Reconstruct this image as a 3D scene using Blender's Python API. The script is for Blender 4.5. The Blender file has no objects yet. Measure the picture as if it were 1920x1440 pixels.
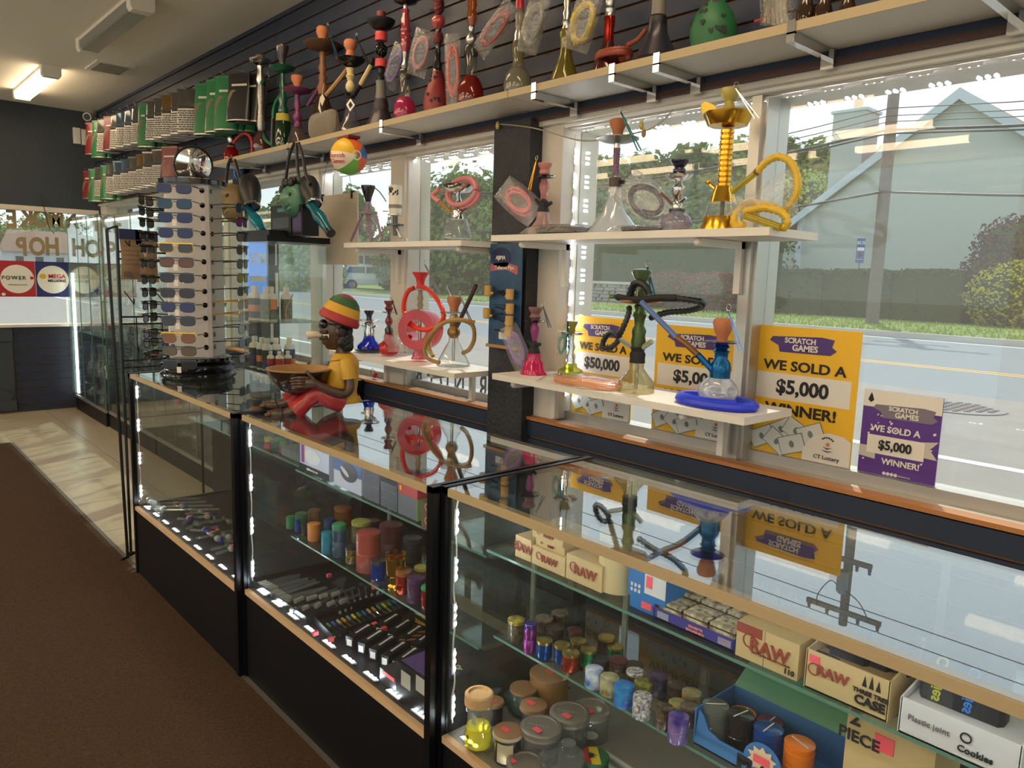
import bpy, bmesh, math, random
from mathutils import Vector as V, Matrix, noise
S = bpy.context.scene
COL = S.collection
rnd = random.Random(7)
PI = math.pi
# ---------------------------------------------------------------- camera
FPX = 1418.42
YAW, PITCH, ROLL = 0.734290, -0.142028, 0.029771
CAM = V((0, 0, 1.46))
_cy, _sy, _cp, _sp = math.cos(YAW), math.sin(YAW), math.cos(PITCH), math.sin(PITCH)
FW = V((_sy*_cp, _cy*_cp, _sp)); _r = V((_cy, -_sy, 0)); _u = _r.cross(FW)
RT = _r*math.cos(ROLL) + _u*math.sin(ROLL); UP = _u*math.cos(ROLL) - _r*math.sin(ROLL)
cd = bpy.data.cameras.new('camera'); cam = bpy.data.objects.new('camera', cd); COL.objects.link(cam)
cd.sensor_width = 36; cd.lens = FPX/1920*36; cd.clip_start = .05; cd.clip_end = 1200
M = Matrix((RT, UP, -FW)).transposed().to_4x4(); M.translation = CAM; cam.matrix_world = M
S.camera = cam
# ---------------------------------------------------------------- world, sun, exposure
S.view_settings.view_transform = 'Standard'; S.view_settings.look = 'None'
S.view_settings.gamma = 1; S.view_settings.use_curve_mapping = False
S.view_settings.exposure = 0.55
S.cycles.use_denoising = True
S.cycles.max_bounces = 10; S.cycles.diffuse_bounces = 4; S.cycles.glossy_bounces = 5
S.cycles.transmission_bounces = 6; S.cycles.transparent_max_bounces = 48
S.cycles.caustics_reflective = False; S.cycles.caustics_refractive = False
S.cycles.sample_clamp_indirect = 4.0
wd = bpy.data.worlds.new('world'); S.world = wd; wd.use_nodes = True
nt = wd.node_tree; nt.nodes.clear()
_o = nt.nodes.new('ShaderNodeOutputWorld'); _b = nt.nodes.new('ShaderNodeBackground')
_tc = nt.nodes.new('ShaderNodeTexCoord'); _sx = nt.nodes.new('ShaderNodeSeparateXYZ'); _cr = nt.nodes.new('ShaderNodeValToRGB')
nt.links.new(_tc.outputs['Generated'], _sx.inputs[0]); nt.links.new(_sx.outputs['Z'], _cr.inputs[0])
_cr.color_ramp.elements[0].position = 0.0; _cr.color_ramp.elements[0].color = (.90, .97, 1.0, 1)
_cr.color_ramp.elements[1].position = .8; _cr.color_ramp.elements[1].color = (.62, .76, .97, 1)
_b.inputs['Strength'].default_value = 1.1
nt.links.new(_cr.outputs[0], _b.inputs[0]); nt.links.new(_b.outputs[0], _o.inputs[0])
sl = bpy.data.lights.new('sun', 'SUN'); so = bpy.data.objects.new('sun', sl); COL.objects.link(so)
sl.energy = 2.6; sl.angle = .0095; sl.color = (1, .95, .86)
_el, _az = math.radians(52), math.atan2(.49, .87)
SUN = V((math.cos(_el)*math.cos(_az), math.cos(_el)*math.sin(_az), math.sin(_el)))
so.rotation_euler = SUN.to_track_quat('Z', 'Y').to_euler()
LAMP = 10.0
LED = 70.0      # radiance of a bare led chip
# ---------------------------------------------------------------- pixel <-> world helpers
def ray(px, py): return RT*((px-960)/FPX) - UP*((py-720)/FPX) + FW
def at(px, py, x=None, y=None, z=None):
    d = ray(px, py)
    t = (x-CAM.x)/d.x if x is not None else (y-CAM.y)/d.y if y is not None else (z-CAM.z)/d.z
    return CAM + d*t
def depth(P): return (V(P)-CAM).dot(FW)
def mpp(P): return depth(P)/FPX                     # metres per pixel at a point
def zrow(P, row):                                   # height at which the vertical through P crosses a pixel row
    a = V((P[0], P[1], 0)) - CAM; k = (720-row)/FPX
    return (k*a.dot(FW) - a.dot(UP)) / (UP.z - k*FW.z)
# ---------------------------------------------------------------- materials
def lin(c): return tuple((v/255/12.92 if v/255 <= .04045 else ((v/255+.055)/1.055)**2.4) for v in c[:3])
MT = {}
def nodes(name):
    m = bpy.data.materials.new(name); m.use_nodes = True; t = m.node_tree; t.nodes.clear()
    o = t.nodes.new('ShaderNodeOutputMaterial'); return m, t, o
def N(t, kind, **kw):
    n = t.nodes.new('ShaderNode'+kind)
    for k, v in kw.items():
        if k in n.inputs: n.inputs[k].default_value = v
        else: setattr(n, k, v)
    return n
def mat(name, col=(128, 128, 128), rough=.5, metal=0, spec=.5, var=None, bump=None, emit=0, coat=0, col2=None, pat='noise', sheen=0):
    """principled; var=(scale, amount) mottles towards col2; bump=(scale, strength)"""
    if name in MT: return MT[name]
    m, t, o = nodes(name); p = N(t, 'BsdfPrincipled', Roughness=rough, Metallic=metal)
    c = lin(col)+(1,); p.inputs['Base Color'].default_value = c
    p.inputs['Specular IOR Level'].default_value = spec
    if coat: p.inputs['Coat Weight'].default_value = coat; p.inputs['Coat Roughness'].default_value = .05
    if emit: p.inputs['Emission Color'].default_value = c; p.inputs['Emission Strength'].default_value = emit
    tc = None
    if var or bump: tc = N(t, 'TexCoord')
    if var:
        if pat == 'voronoi': n = N(t, 'TexVoronoi', Scale=var[0]); out = n.outputs['Distance']
        elif pat == 'wave':
            n = N(t, 'TexWave', Scale=var[0]); n.inputs['Distortion'].default_value = 6; n.inputs['Detail'].default_value = 3; out = n.outputs['Fac']
        elif pat == 'cell':
            n = N(t, 'TexVoronoi', Scale=var[0]); out = n.outputs['Color']
        else: n = N(t, 'TexNoise', Scale=var[0], Detail=5.0); out = n.outputs['Fac']
        t.links.new(tc.outputs['Object'], n.inputs['Vector'])
        r = N(t, 'ValToRGB'); h = .5*var[1]
        r.color_ramp.elements[0].position = .5-.25/max(var[1], .3); r.color_ramp.elements[1].position = .5+.25/max(var[1], .3)
        c2 = lin(col2)+(1,) if col2 else tuple(v*(1-h) for v in c[:3])+(1,)
        c1 = c if col2 else tuple(min(1, v*(1+h)) for v in c[:3])+(1,)
        r.color_ramp.elements[0].color = c1; r.color_ramp.elements[1].color = c2
        t.links.new(out, r.inputs[0]); t.links.new(r.outputs[0], p.inputs['Base Color'])
    if bump:
        n2 = N(t, 'TexNoise', Scale=bump[0], Detail=4.0); t.links.new(tc.outputs['Object'], n2.inputs['Vector'])
        b = N(t, 'Bump', Strength=bump[1], Distance=.01); t.links.new(n2.outputs['Fac'], b.inputs['Height']); t.links.new(b.outputs[0], p.inputs['Normal'])
    t.links.new(p.outputs[0], o.inputs[0]); MT[name] = m; return m
def schlick(t, r0):
    lw = N(t, 'LayerWeight'); lw.inputs['Blend'].default_value = .5
    a = N(t, 'Math', operation='POWER'); a.inputs[1].default_value = 5; t.links.new(lw.outputs['Facing'], a.inputs[0])
    b = N(t, 'Math', operation='MULTIPLY_ADD'); b.inputs[1].default_value = 1-r0; b.inputs[2].default_value = r0
    t.links.new(a.outputs[0], b.inputs[0]); return lw, b.outputs[0]
def glassy(name, tint=(255, 255, 255), haze=.03, edge=.55, r0=.05, rough=.02, hcol=None, bump=None):
    """thin clear or coloured glass / plastic: tinted see-through, Fresnel gloss, a little milky scatter"""
    if name in MT: return MT[name]
    m, t, o = nodes(name); c = lin(tint)
    lw, fr = schlick(t, r0)
    mx = N(t, 'Mix', data_type='RGBA'); mx.inputs[6].default_value = c+(1,); mx.inputs[7].default_value = tuple(v*edge for v in c)+(1,)
    sq = N(t, 'Math', operation='POWER'); sq.inputs[1].default_value = 3; t.links.new(lw.outputs['Facing'], sq.inputs[0])
    t.links.new(sq.outputs[0], mx.inputs[0])
    tr = N(t, 'BsdfTransparent'); t.links.new(mx.outputs[2], tr.inputs[0])
    hc = (lin(hcol) if hcol else c)+(1,)
    df = N(t, 'BsdfDiffuse'); df.inputs[0].default_value = hc; tl = N(t, 'BsdfTranslucent'); tl.inputs[0].default_value = hc
    h = N(t, 'MixShader'); h.inputs[0].default_value = .5; t.links.new(df.outputs[0], h.inputs[1]); t.links.new(tl.outputs[0], h.inputs[2])
    a = N(t, 'MixShader'); a.inputs[0].default_value = haze; t.links.new(tr.outputs[0], a.inputs[1]); t.links.new(h.outputs[0], a.inputs[2])
    gl = N(t, 'BsdfGlossy', Roughness=rough)
    if bump:
        tc = N(t, 'TexCoord'); n2 = N(t, 'TexNoise', Scale=bump[0], Detail=3.0); t.links.new(tc.outputs['Object'], n2.inputs['Vector'])
        b = N(t, 'Bump', Strength=bump[1], Distance=.01); t.links.new(n2.outputs['Fac'], b.inputs['Height']); t.links.new(b.outputs[0], gl.inputs['Normal'])
    e = N(t, 'MixShader'); t.links.new(fr, e.inputs[0]); t.links.new(a.outputs[0], e.inputs[1]); t.links.new(gl.outputs[0], e.inputs[2])
    t.links.new(e.outputs[0], o.inputs[0]); MT[name] = m; return m
def emis(name, col, k):
    if name in MT: return MT[name]
    m, t, o = nodes(name); e = N(t, 'Emission', Strength=k); e.inputs[0].default_value = lin(col)+(1,)
    t.links.new(e.outputs[0], o.inputs[0]); MT[name] = m; return m
# ---------------------------------------------------------------- mesh builder
class B:
    def __init__(s): s.v = []; s.f = []; s.mi = []; s.sm = []; s.k = 0
    def add(s, vs, fs, smooth=False):
        n = len(s.v); s.v += [V(p) for p in vs]
        for f in fs: s.f.append([i+n for i in f]); s.mi.append(s.k); s.sm.append(smooth)
        return s
    def box(s, x0, x1, y0, y1, z0, z1):
        return s.add([(x0,y0,z0),(x1,y0,z0),(x1,y1,z0),(x0,y1,z0),(x0,y0,z1),(x1,y0,z1),(x1,y1,z1),(x0,y1,z1)],
                     [(0,3,2,1),(4,5,6,7),(0,1,5,4),(1,2,6,5),(2,3,7,6),(3,0,4,7)])
    def bar(s, a, b, w, h=None, up=(0,0,1)):           # box beam from a to b
        a, b = V(a), V(b); d = (b-a).normalized(); h = h or w
        u = V(up)
        if abs(d.dot(u)) > .98: u = V((1,0,0))
        sd = d.cross(u).normalized()*(w/2); uu = sd.cross(d).normalized()*(h/2)
        vs = [p+i*sd+j*uu for p in (a,b) for i,j in ((-1,-1),(1,-1),(1,1),(-1,1))]
        return s.add(vs, [(0,1,2,3),(7,6,5,4),(0,4,5,1),(1,5,6,2),(2,6,7,3),(3,7,4,0)])
    def prism(s, pts, d, smooth=False):
        pts = [V(p) for p in pts]; d = V(d); n = len(pts)
        return s.add(pts+[p+d for p in pts], [tuple(range(n))[::-1], tuple(range(n,2*n))]+[(i,(i+1)%n,n+(i+1)%n,n+i) for i in range(n)], smooth)
    def lathe(s, prof, n=16, o=(0,0,0), mtx=None, caps=True, smooth=True, sx=1, sy=1, rib=None):
        vs = []; o = V(o)
        for r, z in prof:
            for i in range(n):
                a = 2*PI*i/n; rr = r*(1+rib[1]*math.cos(rib[0]*a)) if rib else r
                p = V((rr*math.cos(a)*sx, rr*math.sin(a)*sy, z)); vs.append((mtx@p if mtx else p)+o)
        fs = []; m = len(prof)
        for j in range(m-1):
            for i in range(n): fs.append((j*n+i, j*n+(i+1)%n, (j+1)*n+(i+1)%n, (j+1)*n+i))
        s.add(vs, fs, smooth)
        if caps:
            b = len(s.v)-n*m
            for j, rev in ((0, True), (m-1, False)):
                if prof[j][0] > 1e-5:
                    f = [b+j*n+i for i in range(n)]; s.f.append(f[::-1] if rev else f); s.mi.append(s.k); s.sm.append(False)
        return s
    def tube(s, pts, r, n=6, closed=False, caps=True):
        pts = [V(p) for p in pts]; m = len(pts); vs = []; pu = None
        for i, p in enumerate(pts):
            a = pts[(i-1) % m] if closed or i > 0 else p; b = pts[(i+1) % m] if closed or i < m-1 else p
            d = (b-a); d = d.normalized() if d.length > 1e-9 else V((0,0,1))
            if pu is None: pu = d.orthogonal().normalized()
            else:
                pu = pu - d*pu.dot(d); pu = pu.normalized() if pu.length > 1e-6 else d.orthogonal().normalized()
            w = d.cross(pu); rr = r[i] if isinstance(r, (list, tuple)) else r
            for k in range(n):
                t = 2*PI*k/n; vs.append(p+pu*(rr*math.cos(t))+w*(rr*math.sin(t)))
        fs = []
        for i in range(m if closed else m-1):
            j = (i+1) % m
            for k in range(n): fs.append((i*n+k, i*n+(k+1) % n, j*n+(k+1) % n, j*n+k))
        if caps and not closed: fs += [tuple(range(n))[::-1], tuple(range((m-1)*n, m*n))]
        return s.add(vs, fs, True)
    def ball(s, c, r, nu=10, nv=7, mtx=None):
        r = (r,r,r) if not isinstance(r, (tuple, list)) else r
        prof = [(max(math.sin(PI*j/nv), 0), -math.cos(PI*j/nv)) for j in range(nv+1)]
        n0 = len(s.v); s.lathe(prof, nu, caps=False)
        for i in range(n0, len(s.v)):
            p = s.v[i]; p = V((p.x*r[0], p.y*r[1], p.z*r[2])); s.v[i] = (mtx@p if mtx else p)+V(c)
        return s
    def grid(s, fn, nu, nv, smooth=True):
        vs = [fn(i/nu, j/nv) for j in range(nv+1) for i in range(nu+1)]; w = nu+1
        return s.add(vs, [(j*w+i, j*w+i+1, (j+1)*w+i+1, (j+1)*w+i) for j in range(nv) for i in range(nu)], smooth)
    def mesh(s, name, mats, fix=True):
        me = bpy.data.meshes.new(name); me.from_pydata([tuple(p) for p in s.v], [], s.f)
        for m in (mats if isinstance(mats, (list, tuple)) else [mats]): me.materials.append(m)
        me.polygons.foreach_set('material_index', s.mi); me.polygons.foreach_set('use_smooth', s.sm)
        if fix:
            b = bmesh.new(); b.from_mesh(me); bmesh.ops.remove_doubles(b, verts=b.verts, dist=1e-6)
            bmesh.ops.recalc_face_normals(b, faces=b.faces); b.to_mesh(me); b.free()
        me.set_sharp_from_angle(angle=.75)
        me.update(); return me
    def obj(s, name, mats, parent=None, fix=True, kind=None, label=None):
        return put(name, s.mesh(name, mats, fix), parent, kind=kind, label=label)
def put(name, me, parent=None, loc=None, rz=None, kind=None, label=None):
    o = bpy.data.objects.new(name, me); COL.objects.link(o)
    if parent: o.parent = parent
    if loc is not None: o.location = loc
    if rz is not None: o.rotation_euler = (0, 0, rz)
    if kind: o['kind'] = kind
    if label: o['label'] = label
    return o
def thing(name, label, cat, loc=(0,0,0), rz=0, group=None):
    o = put(name, None, None, loc, rz); return tag(o, label, cat, group)
def tag(o, label, cat, group=None, kind=None):
    o['label'] = label; o['category'] = cat
    if group: o['group'] = group
    if kind: o['kind'] = kind
    return o
def struct(o): o['kind'] = 'structure'; return o
def dup(r, loc, rz=None, label=None, group=None):
    c = r.copy(); COL.objects.link(c); c.location = loc
    if rz is not None: c.rotation_euler = (0, 0, rz)
    if label: c['label'] = label
    if group: c['group'] = group
    for ch in list(r.children):
        d = ch.copy(); COL.objects.link(d); d.parent = c
        for g in list(ch.children):
            e = g.copy(); COL.objects.link(e); e.parent = d
    return c
_tx = {}
def text(body, size, m, o, xd, yd, parent=None, name='lettering', align='CENTER', bold=0.0, ext=.0008, shear=0, sp=1.0, sx=1.0):
    """flat lettering: o centre of baseline, xd reading direction, yd up direction (in the parent's space)"""
    cu = bpy.data.curves.new('t', 'FONT'); cu.body = body; cu.size = size; cu.align_x = align; cu.align_y = 'CENTER'
    cu.offset = bold*size; cu.extrude = ext; cu.shear = shear; cu.space_character = sp; cu.resolution_u = 3; cu.space_line = .9
    ob = bpy.data.objects.new('t', cu); COL.objects.link(ob)
    dg = bpy.context.evaluated_depsgraph_get(); me = bpy.data.meshes.new_from_object(ob.evaluated_get(dg))
    bpy.data.objects.remove(ob); bpy.data.curves.remove(cu)
    xd = V(xd).normalized(); yd = V(yd).normalized(); zd = xd.cross(yd)
    R = Matrix((xd, yd, zd)).transposed().to_4x4(); R.translation = V(o)
    me.transform(R @ Matrix.Diagonal((sx, 1, 1, 1))); me.materials.clear(); me.materials.append(m); me.name = name
    return put(name, me, parent)
def ribtube(pts, r, n=7, pitch=.9, amp=.3):
    pts = [V(p) for p in pts]; out = [pts[0]]; acc = 0; st = r*pitch
    for a, b in zip(pts, pts[1:]):
        l = (b-a).length
        while acc+st <= l and l > 0: acc += st; out.append(a.lerp(b, acc/l))
        acc -= l
        if acc < -st: acc = 0
    if len(out) < 3: out = pts
    return B().tube(out, [r*(1+amp*(i % 2)) for i in range(len(out))], n)
def loop(c, u, v, a, b, turns=1, n=28, drift=(0,0,0), wob=0, seed=0):
    """points of an elongated coil"""
    c, u, v, dr = V(c), V(u), V(v), V(drift); r = random.Random(seed); ph = r.random()*6
    k = int(n*turns); out = []
    for i in range(k+1):
        t = 2*PI*i/n; w = 1+wob*math.sin(t*.37+ph)
        out.append(c + u*(a*math.cos(t)*w) + v*(b*math.sin(t)*w) + dr*(i/k))
    return out
def spline(pts, k=6):
    pts = [V(p) for p in pts]; out = []
    for i in range(len(pts)-1):
        p0 = pts[max(i-1, 0)]; p1 = pts[i]; p2 = pts[i+1]; p3 = pts[min(i+2, len(pts)-1)]
        for j in range(k):
            t = j/k; out.append(.5*((2*p1)+(p2-p0)*t+(2*p0-5*p1+4*p2-p3)*t*t+(3*p1-p0-3*p2+p3)*t**3))
    return out+[pts[-1]]
ORD = ['first','second','third','fourth','fifth','sixth','seventh','eighth','ninth','tenth','eleventh','twelfth','thirteenth','fourteenth','fifteenth','sixteenth','seventeenth','eighteenth','nineteenth','twentieth']
# shared materials
chrome = mat('chrome', (205, 205, 205), .12, 1); silver = mat('silver metal', (190, 190, 188), .28, 1); gold = mat('gold metal', (212, 165, 60), .2, 1)
black = mat('black plastic', (18, 18, 20), .35); blackmat = mat('matt black', (24, 24, 27), .7); white = mat('white plastic', (222, 218, 210), .45)
clear = glassy('clear glass', (250, 252, 250), .07, .4, .09); frost = glassy('frosted glass', (215, 215, 205), .5, .5, rough=.3)
film = glassy('clear plastic film', (248, 248, 246), .12, .7, .10, .08, bump=(60, .9)); terracotta = mat('terracotta', (188, 116, 76), .7)
pink_tag = mat('pink price sticker', (238, 84, 98), .6); paper = mat('white paper', (226, 222, 210), .7); darkwood = mat('dark wood', (62, 38, 24), .5)
ink = mat('black ink', (22, 22, 24), .6)
# ================================================================ THE ROOM
XW, XG, YF, HC = 2.08, 2.20, 8.60, 2.93
navy = mat('navy slat laminate', (44, 52, 70), .42, spec=.35, bump=(220, .08)); mdf = mat('raw mdf groove', (138, 100, 64), .75)
navyp = mat('navy painted wall', (52, 60, 68), .55, bump=(60, .25)); trimw = mat('aged white trim', (212, 203, 188), .55, var=(9, .25))
ceilm = mat('ceiling paint', (232, 226, 212), .8, bump=(14, .15)); alum = mat('brushed aluminium', (186, 182, 174), .38, .85)
conc = mat('polished floor tile', (176, 162, 138), .32, var=(2.2, .3), bump=(30, .03)); grout = mat('floor joint', (70, 62, 52), .8)
pane_m = glassy('dusty window glass', (247, 250, 248), .07, .8, .038, .0, hcol=(235, 228, 215)); pillar_m = mat('charcoal wood post', (46, 46, 50), .65, var=(14, .6), bump=(60, .7))
shelf_w = mat('white melamine', (226, 220, 208), .45); shelf_e = mat('cream shelf edge', (176, 158, 122), .5)
# floor: sub-floor slab with loose tiles; unseen ones past the runner added for bounce
fl = struct(B().box(-4.2, 2.3, -4.2, 8.8, -.12, -.004).obj('floor', grout)); tl = B().box(-.303, .303, -.303, .303, -.004, .0).mesh('tile', conc)
for i in range(-9, 3):
    for j in range(-6, 13):
        x, y = .9+.305+.61*i, .61*j+1.1
        if y < 8.6 and x < 2.2: put('tile', tl, fl, (x, y, 0))
carpet = mat('brown carpet', (86, 70, 56), .95, spec=.05, var=(180, .8), bump=(420, .8))
def carpetsurf(u, v): return V((-1.3+u*2.3, -4.0+v*11.12, .009+.002*noise.noise(V((u*16, v*40, 0)))))
cpt = B().grid(carpetsurf, 40, 90).obj('carpet', carpet, fix=False)
tag(cpt, 'worn brown carpet runner covering the shop floor in front of the cases', 'carpet')
B().box(.990, 1.02, -4.0, 7.12, 0, .008).obj('edge_strip', mat('grey carpet edge', (88, 84, 80), .6), cpt); B().box(-1.3, 1.0, 7.12, 7.15, 0, .008).obj('edge_strip', MT['grey carpet edge'], cpt)
# ceiling
ce = struct(B().box(-4.2, 2.4, -4.2, 8.8, HC, HC+.1).obj('ceiling', ceilm))
# far wall: painted upper part, slats and a board door below the window
fw = struct(B().box(-4.2, 2.4, YF, YF+.15, 1.985, HC).box(-4.2, 1.02, YF, YF+.15, 0, .83).box(-4.2, -1.6, YF, YF+.15, .83, 1.985).box(2.08, 2.3, YF, YF+.15, 0, 1.99).obj('wall_far', navyp))
B().box(1.02, 2.08, YF+.012, YF+.15, 0, .83).obj('groove_board', mdf, fw)
for k in range(11):
    B().box(1.285, 2.08, YF-.004, YF+.012, .012+.0762*k, .012+.0762*k+.066).obj('slat', navy, fw)
dr = B()
for k in range(5): dr.box(.2+.215*k, .2+.215*k+.21, YF-.02, YF, .02, .82)
door = struct(B().box(.2, 1.275, YF-.012, YF, .02, .82).obj('door_1', navyp))
for k in range(5): B().box(.2+.215*k, .2+.215*k+.211, YF-.024, YF-.012, .02, .82).obj('plank', navyp, door)
B().box(.2, 1.275, YF-.04, YF-.024, .70, .80).box(.2, 1.275, YF-.04, YF-.024, .03, .13).bar((.25, YF-.032, .68), (1.24, YF-.032, .15), .09, .016, up=(0,1,0)).obj('brace', navyp, door)
# left and rear walls: never in view; pale paint and big windows added to brighten the room
lw = struct(B().box(-4.3, -4.15, -4.2, 8.8, 0, .3).box(-4.3, -4.15, -4.2, 8.8, 2.75, HC).box(-4.3, -4.15, -4.2, -3.6, .3, 2.75).box(-4.3, -4.15, 2.0, 2.3, .3, 2.75).box(-4.3, -4.15, 8.2, 8.8, .3, 2.75).obj('wall_left', ceilm))
rw = struct(B().box(-4.2, 2.4, -4.3, -4.15, 0, .5).box(-4.2, 2.4, -4.3, -4.15, 2.3, HC).box(-4.2, -3.2, -4.3, -4.15, .5, 2.3).box(1.2, 2.4, -4.3, -4.15, .5, 2.3).obj('wall_back', ceilm))
struct(B().box(-4.235, -4.225, -3.6, 8.2, .3, 2.75).obj('window_9', pane_m)); struct(B().box(-3.2, 1.2, -4.235, -4.225, .5, 2.3).obj('window_10', pane_m))
# window wall: slats above and below the windows, white frame in between
wr = struct(B().box(XW+.004, 2.34, -4.2, 8.75, 2.065, HC).box(XW+.004, 2.34, -4.2, 8.75, 0, .885).obj('wall_right', mdf))
rows = [2.068+.0762*k for k in range(12)]
for k, z in enumerate(rows):
    for a, b in ((-4.2, -.42), (-.416, 2.02), (2.024, 4.46), (4.464, 8.6)):
        B().box(XW-.012, XW+.004, a, b, z+.0, min(z+.066, HC)).obj('slat', navy, wr)
for k in range(12):
    z = .888-.0762*(k+1)
    for a, b in ((-4.2, -.42), (-.416, 2.19), (2.41, 4.46), (4.464, 8.6)):
        B().box(XW-.012, XW+.004, a, b, max(z+.01, 0), z+.0762-(.006 if k == 0 else 0)).obj('slat', navy, wr)
# sill, header and wood nosing
struct(B().box(XW-.02, XW+.03, -4.2, 2.19, .888, .901).box(XW-.02, XW+.03, 2.41, 8.6, .888, .901).obj('trim_1', mat('orange wood nosing', (176, 116, 58), .45)))
struct(B().box(XW+.02, 2.34, -4.2, 8.6, .875, .897).box(2.165, 2.235, -4.2, 8.6, .895, .93).obj('trim_2', alum))
struct(B().box(XW-.02, XW+.01, -4.2, 8.6, 2.048, 2.066).obj('trim_3', mat('red brown wood strip', (70, 38, 28), .5)))
hd = struct(B().box(XW-.002, 2.34, -4.2, 8.6, 2.03, 2.048).box(2.12, 2.34, -4.2, 8.6, 2.015, 2.03).obj('trim_4', trimw))
B().tube([(XW+.03, -4, 2.028), (XW+.03, 2.15, 2.028)], .011, 8).obj('light_tube', mat('white tube', (235, 230, 218), .3), hd)
# posts, mullions and panes
struct(B().box(2.035, 2.30, 2.192, 2.405, .0, 2.06).obj('trim_5', pillar_m))
mull = [(1.255, 1.312), (3.15, 3.295), (4.02, 4.15), (5.35, 5.45), (6.9, 7.0)]
for k, (a, b) in enumerate(mull): struct(B().box(2.13, 2.26, a, b, .895, 2.03).box(2.115, 2.13, a+.012, b-.012, .9, 2.03).obj('trim_%d' % (6+k), alum if k == 0 else trimw))
struct(B().box(2.10, 2.3, 2.08, 2.192, .9, 2.03).box(2.14, 2.3, 2.405, 2.43, .9, 2.03).box(2.1, 2.3, 8.4, 8.62, .89, 2.03).obj('trim_11', trimw))
edges = [(-4.2, 1.255), (1.312, 2.08), (2.43, 3.15), (3.295, 4.02), (4.15, 5.35), (5.45, 6.9), (7.0, 8.4)]
for k, (a, b) in enumerate(edges):
    struct(B().box(2.197, 2.203, a, b, .925, 2.016).obj('window_%d' % (k+1), pane_m))
# far window pane, frame
struct(B().box(-1.6, 2.08, YF+.06, YF+.066, .84, 1.98).obj('window_8', pane_m))
struct(B().box(-1.6, 2.08, YF-.01, YF+.12, 1.94, 1.985).box(-1.6, 2.08, YF-.03, YF+.13, .83, .855).box(2.05, 2.09, YF-.01, YF+.12, .84, 1.95).obj('trim_12', trimw))
# shop fascia outside above the right-hand windows and pavement strip is part of the street
# ---- ceiling lamps
lamp_on = emis('lit lamp diffuser', (255, 224, 182), LAMP); lamp_off = glassy('unlit lamp diffuser', (225, 222, 214), .55, .8, rough=.2); fix_m = mat('lamp housing', (222, 216, 204), .5)
def prof(w, z0, z1): return [(-w, z1), (-w*.98, z0+.018), (-w*.8, z0), (w*.8, z0), (w*.98, z0+.018), (w, z1)]
def lamp(x, y0, label, on=True):
    t = thing('ceiling_lamp', label, 'ceiling lamp', (x, y0, HC))
    for a, b, w, z in ((0, .07, .066, -.083), (1.15, 1.22, .066, -.083)): B().prism([(p, a, q) for p, q in prof(w, z, 0)], (0, b-a, 0)).obj('end_cap', fix_m, t)
    B().box(-.06, .06, .07, 1.15, -.02, 0).obj('housing', fix_m, t)
    B().prism([(p, .07, q) for p, q in prof(.06, -.078, -.02)], (0, 1.08, 0)).obj('diffuser', lamp_on if on else lamp_off, t)
lamp(1.405, 4.69, 'unlit white wraparound ceiling lamp nearest the shelf', False)
lamp(1.375, 6.82, 'lit warm wraparound ceiling lamp near the far wall')
for i, x in enumerate((1.405, -.5, -1.7, -2.9, -3.8)):  # unseen rows: some mirrored in the panes, the rest added to brighten the room
    for j, y in enumerate((2.6, .5, -1.6, -3.7, 4.1, 5.6, 7.1) if i else (2.6, .5, -1.6, -3.7)):
        lamp(x, y, 'unseen lit warm ceiling lamp, %s in the %s row of the room' % (ORD[j], ('window side', 'second', 'middle', 'fourth', 'left wall')[i]))
vt = thing('ceiling_vent', 'square grey ceiling vent between the two lamps', 'vent', at(206, 126, z=HC))
B().box(-.13, .13, -.17, .17, -.012, 0).obj('frame', fix_m, vt)
for k in range(9): B().bar((-.1, -.13+.0325*k, -.014), (.1, -.13+.0325*k, -.014), .02, .004).obj('louvre', mat('vent louvre', (150, 144, 134), .5), vt)
# camera, thermostat boxes on the far wall
p = at(176, 215, y=8.5); sc = thing('security_camera', 'white bullet security camera high in the far corner', 'camera', p)
B().tube([(0,.1,.03), (0,.02,.03), (0,0,0)], .012, 8).obj('bracket', white, sc); B().tube([(.02,.03,-.0), (-.09,-.12,-.05)], .04, 12).obj('body', white, sc); B().tube([(-.09,-.12,-.05), (-.094,-.126,-.052)], .03, 12).obj('lens', black, sc)
B().tube([(0,.05,-.04), (.005,.06,-.25)], .006, 6).obj('cable', white, sc)
for (px, py, lb) in ((143, 255, 'small white sensor box high on the dark far wall'), (158, 258, 'white switch box beside the sensor on the far wall')):
    p = at(px, py, y=YF); w = thing('wall_box', lb, 'switch', p); B().box(-.03, .03, -.03, 0, -.075, .075).obj('cover', white, w); B().box(-.015, .015, -.036, -.03, -.05, -.01).obj('button', fix_m, w)
# SMOKE SHOP decals on the far window (read from outside), lottery posters
goldl = mat('tan vinyl letters', (150, 132, 98), .6); 
def decal(s, px, py, h, kind):
    p = at(px, py, y=YF+.055); o = text(s, h, goldl, p, (-1,0,0), (0,0,1), None, 'window_letter', bold=.04, sx=.73)
    tag(o, 'tan vinyl letter %s of the word %s on the far window, seen reversed' % (s, kind), 'letter')
for s, px in zip('EKOMS', (22, 50, 77, 105, 135)): decal(s, px, 411, .235, 'SMOKE')
for s, px, n in (('P', 41, 0), ('O', 70, 0), ('H', 98, 0)): decal(s, px, 464, .235, 'HOP')
def poster_mats(n, c): return mat(n, c, .5)
def far_poster(x0, x1, c, label):
    zc, z0, z1 = 1.29, 1.122, 1.462; t = thing('lottery_poster', label, 'poster', ((x0+x1)/2, YF-.012, zc)); w = (x1-x0)/2
    B().box(-w, w, 0, .006, z0-zc, z1-zc).obj('sheet', c, t)
    B().prism([(.137*math.cos(a)*w/.147, -.0012, .135*math.sin(a)) for a in [2*PI*i/28 for i in range(28)]], (0, .001, 0)).obj('white_disc', paper, t)
    return t
t = far_poster(1.2, 1.497, mat('red poster', (168, 36, 46), .5), 'red lottery poster with a white disc and word POWER on the far window')
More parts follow.
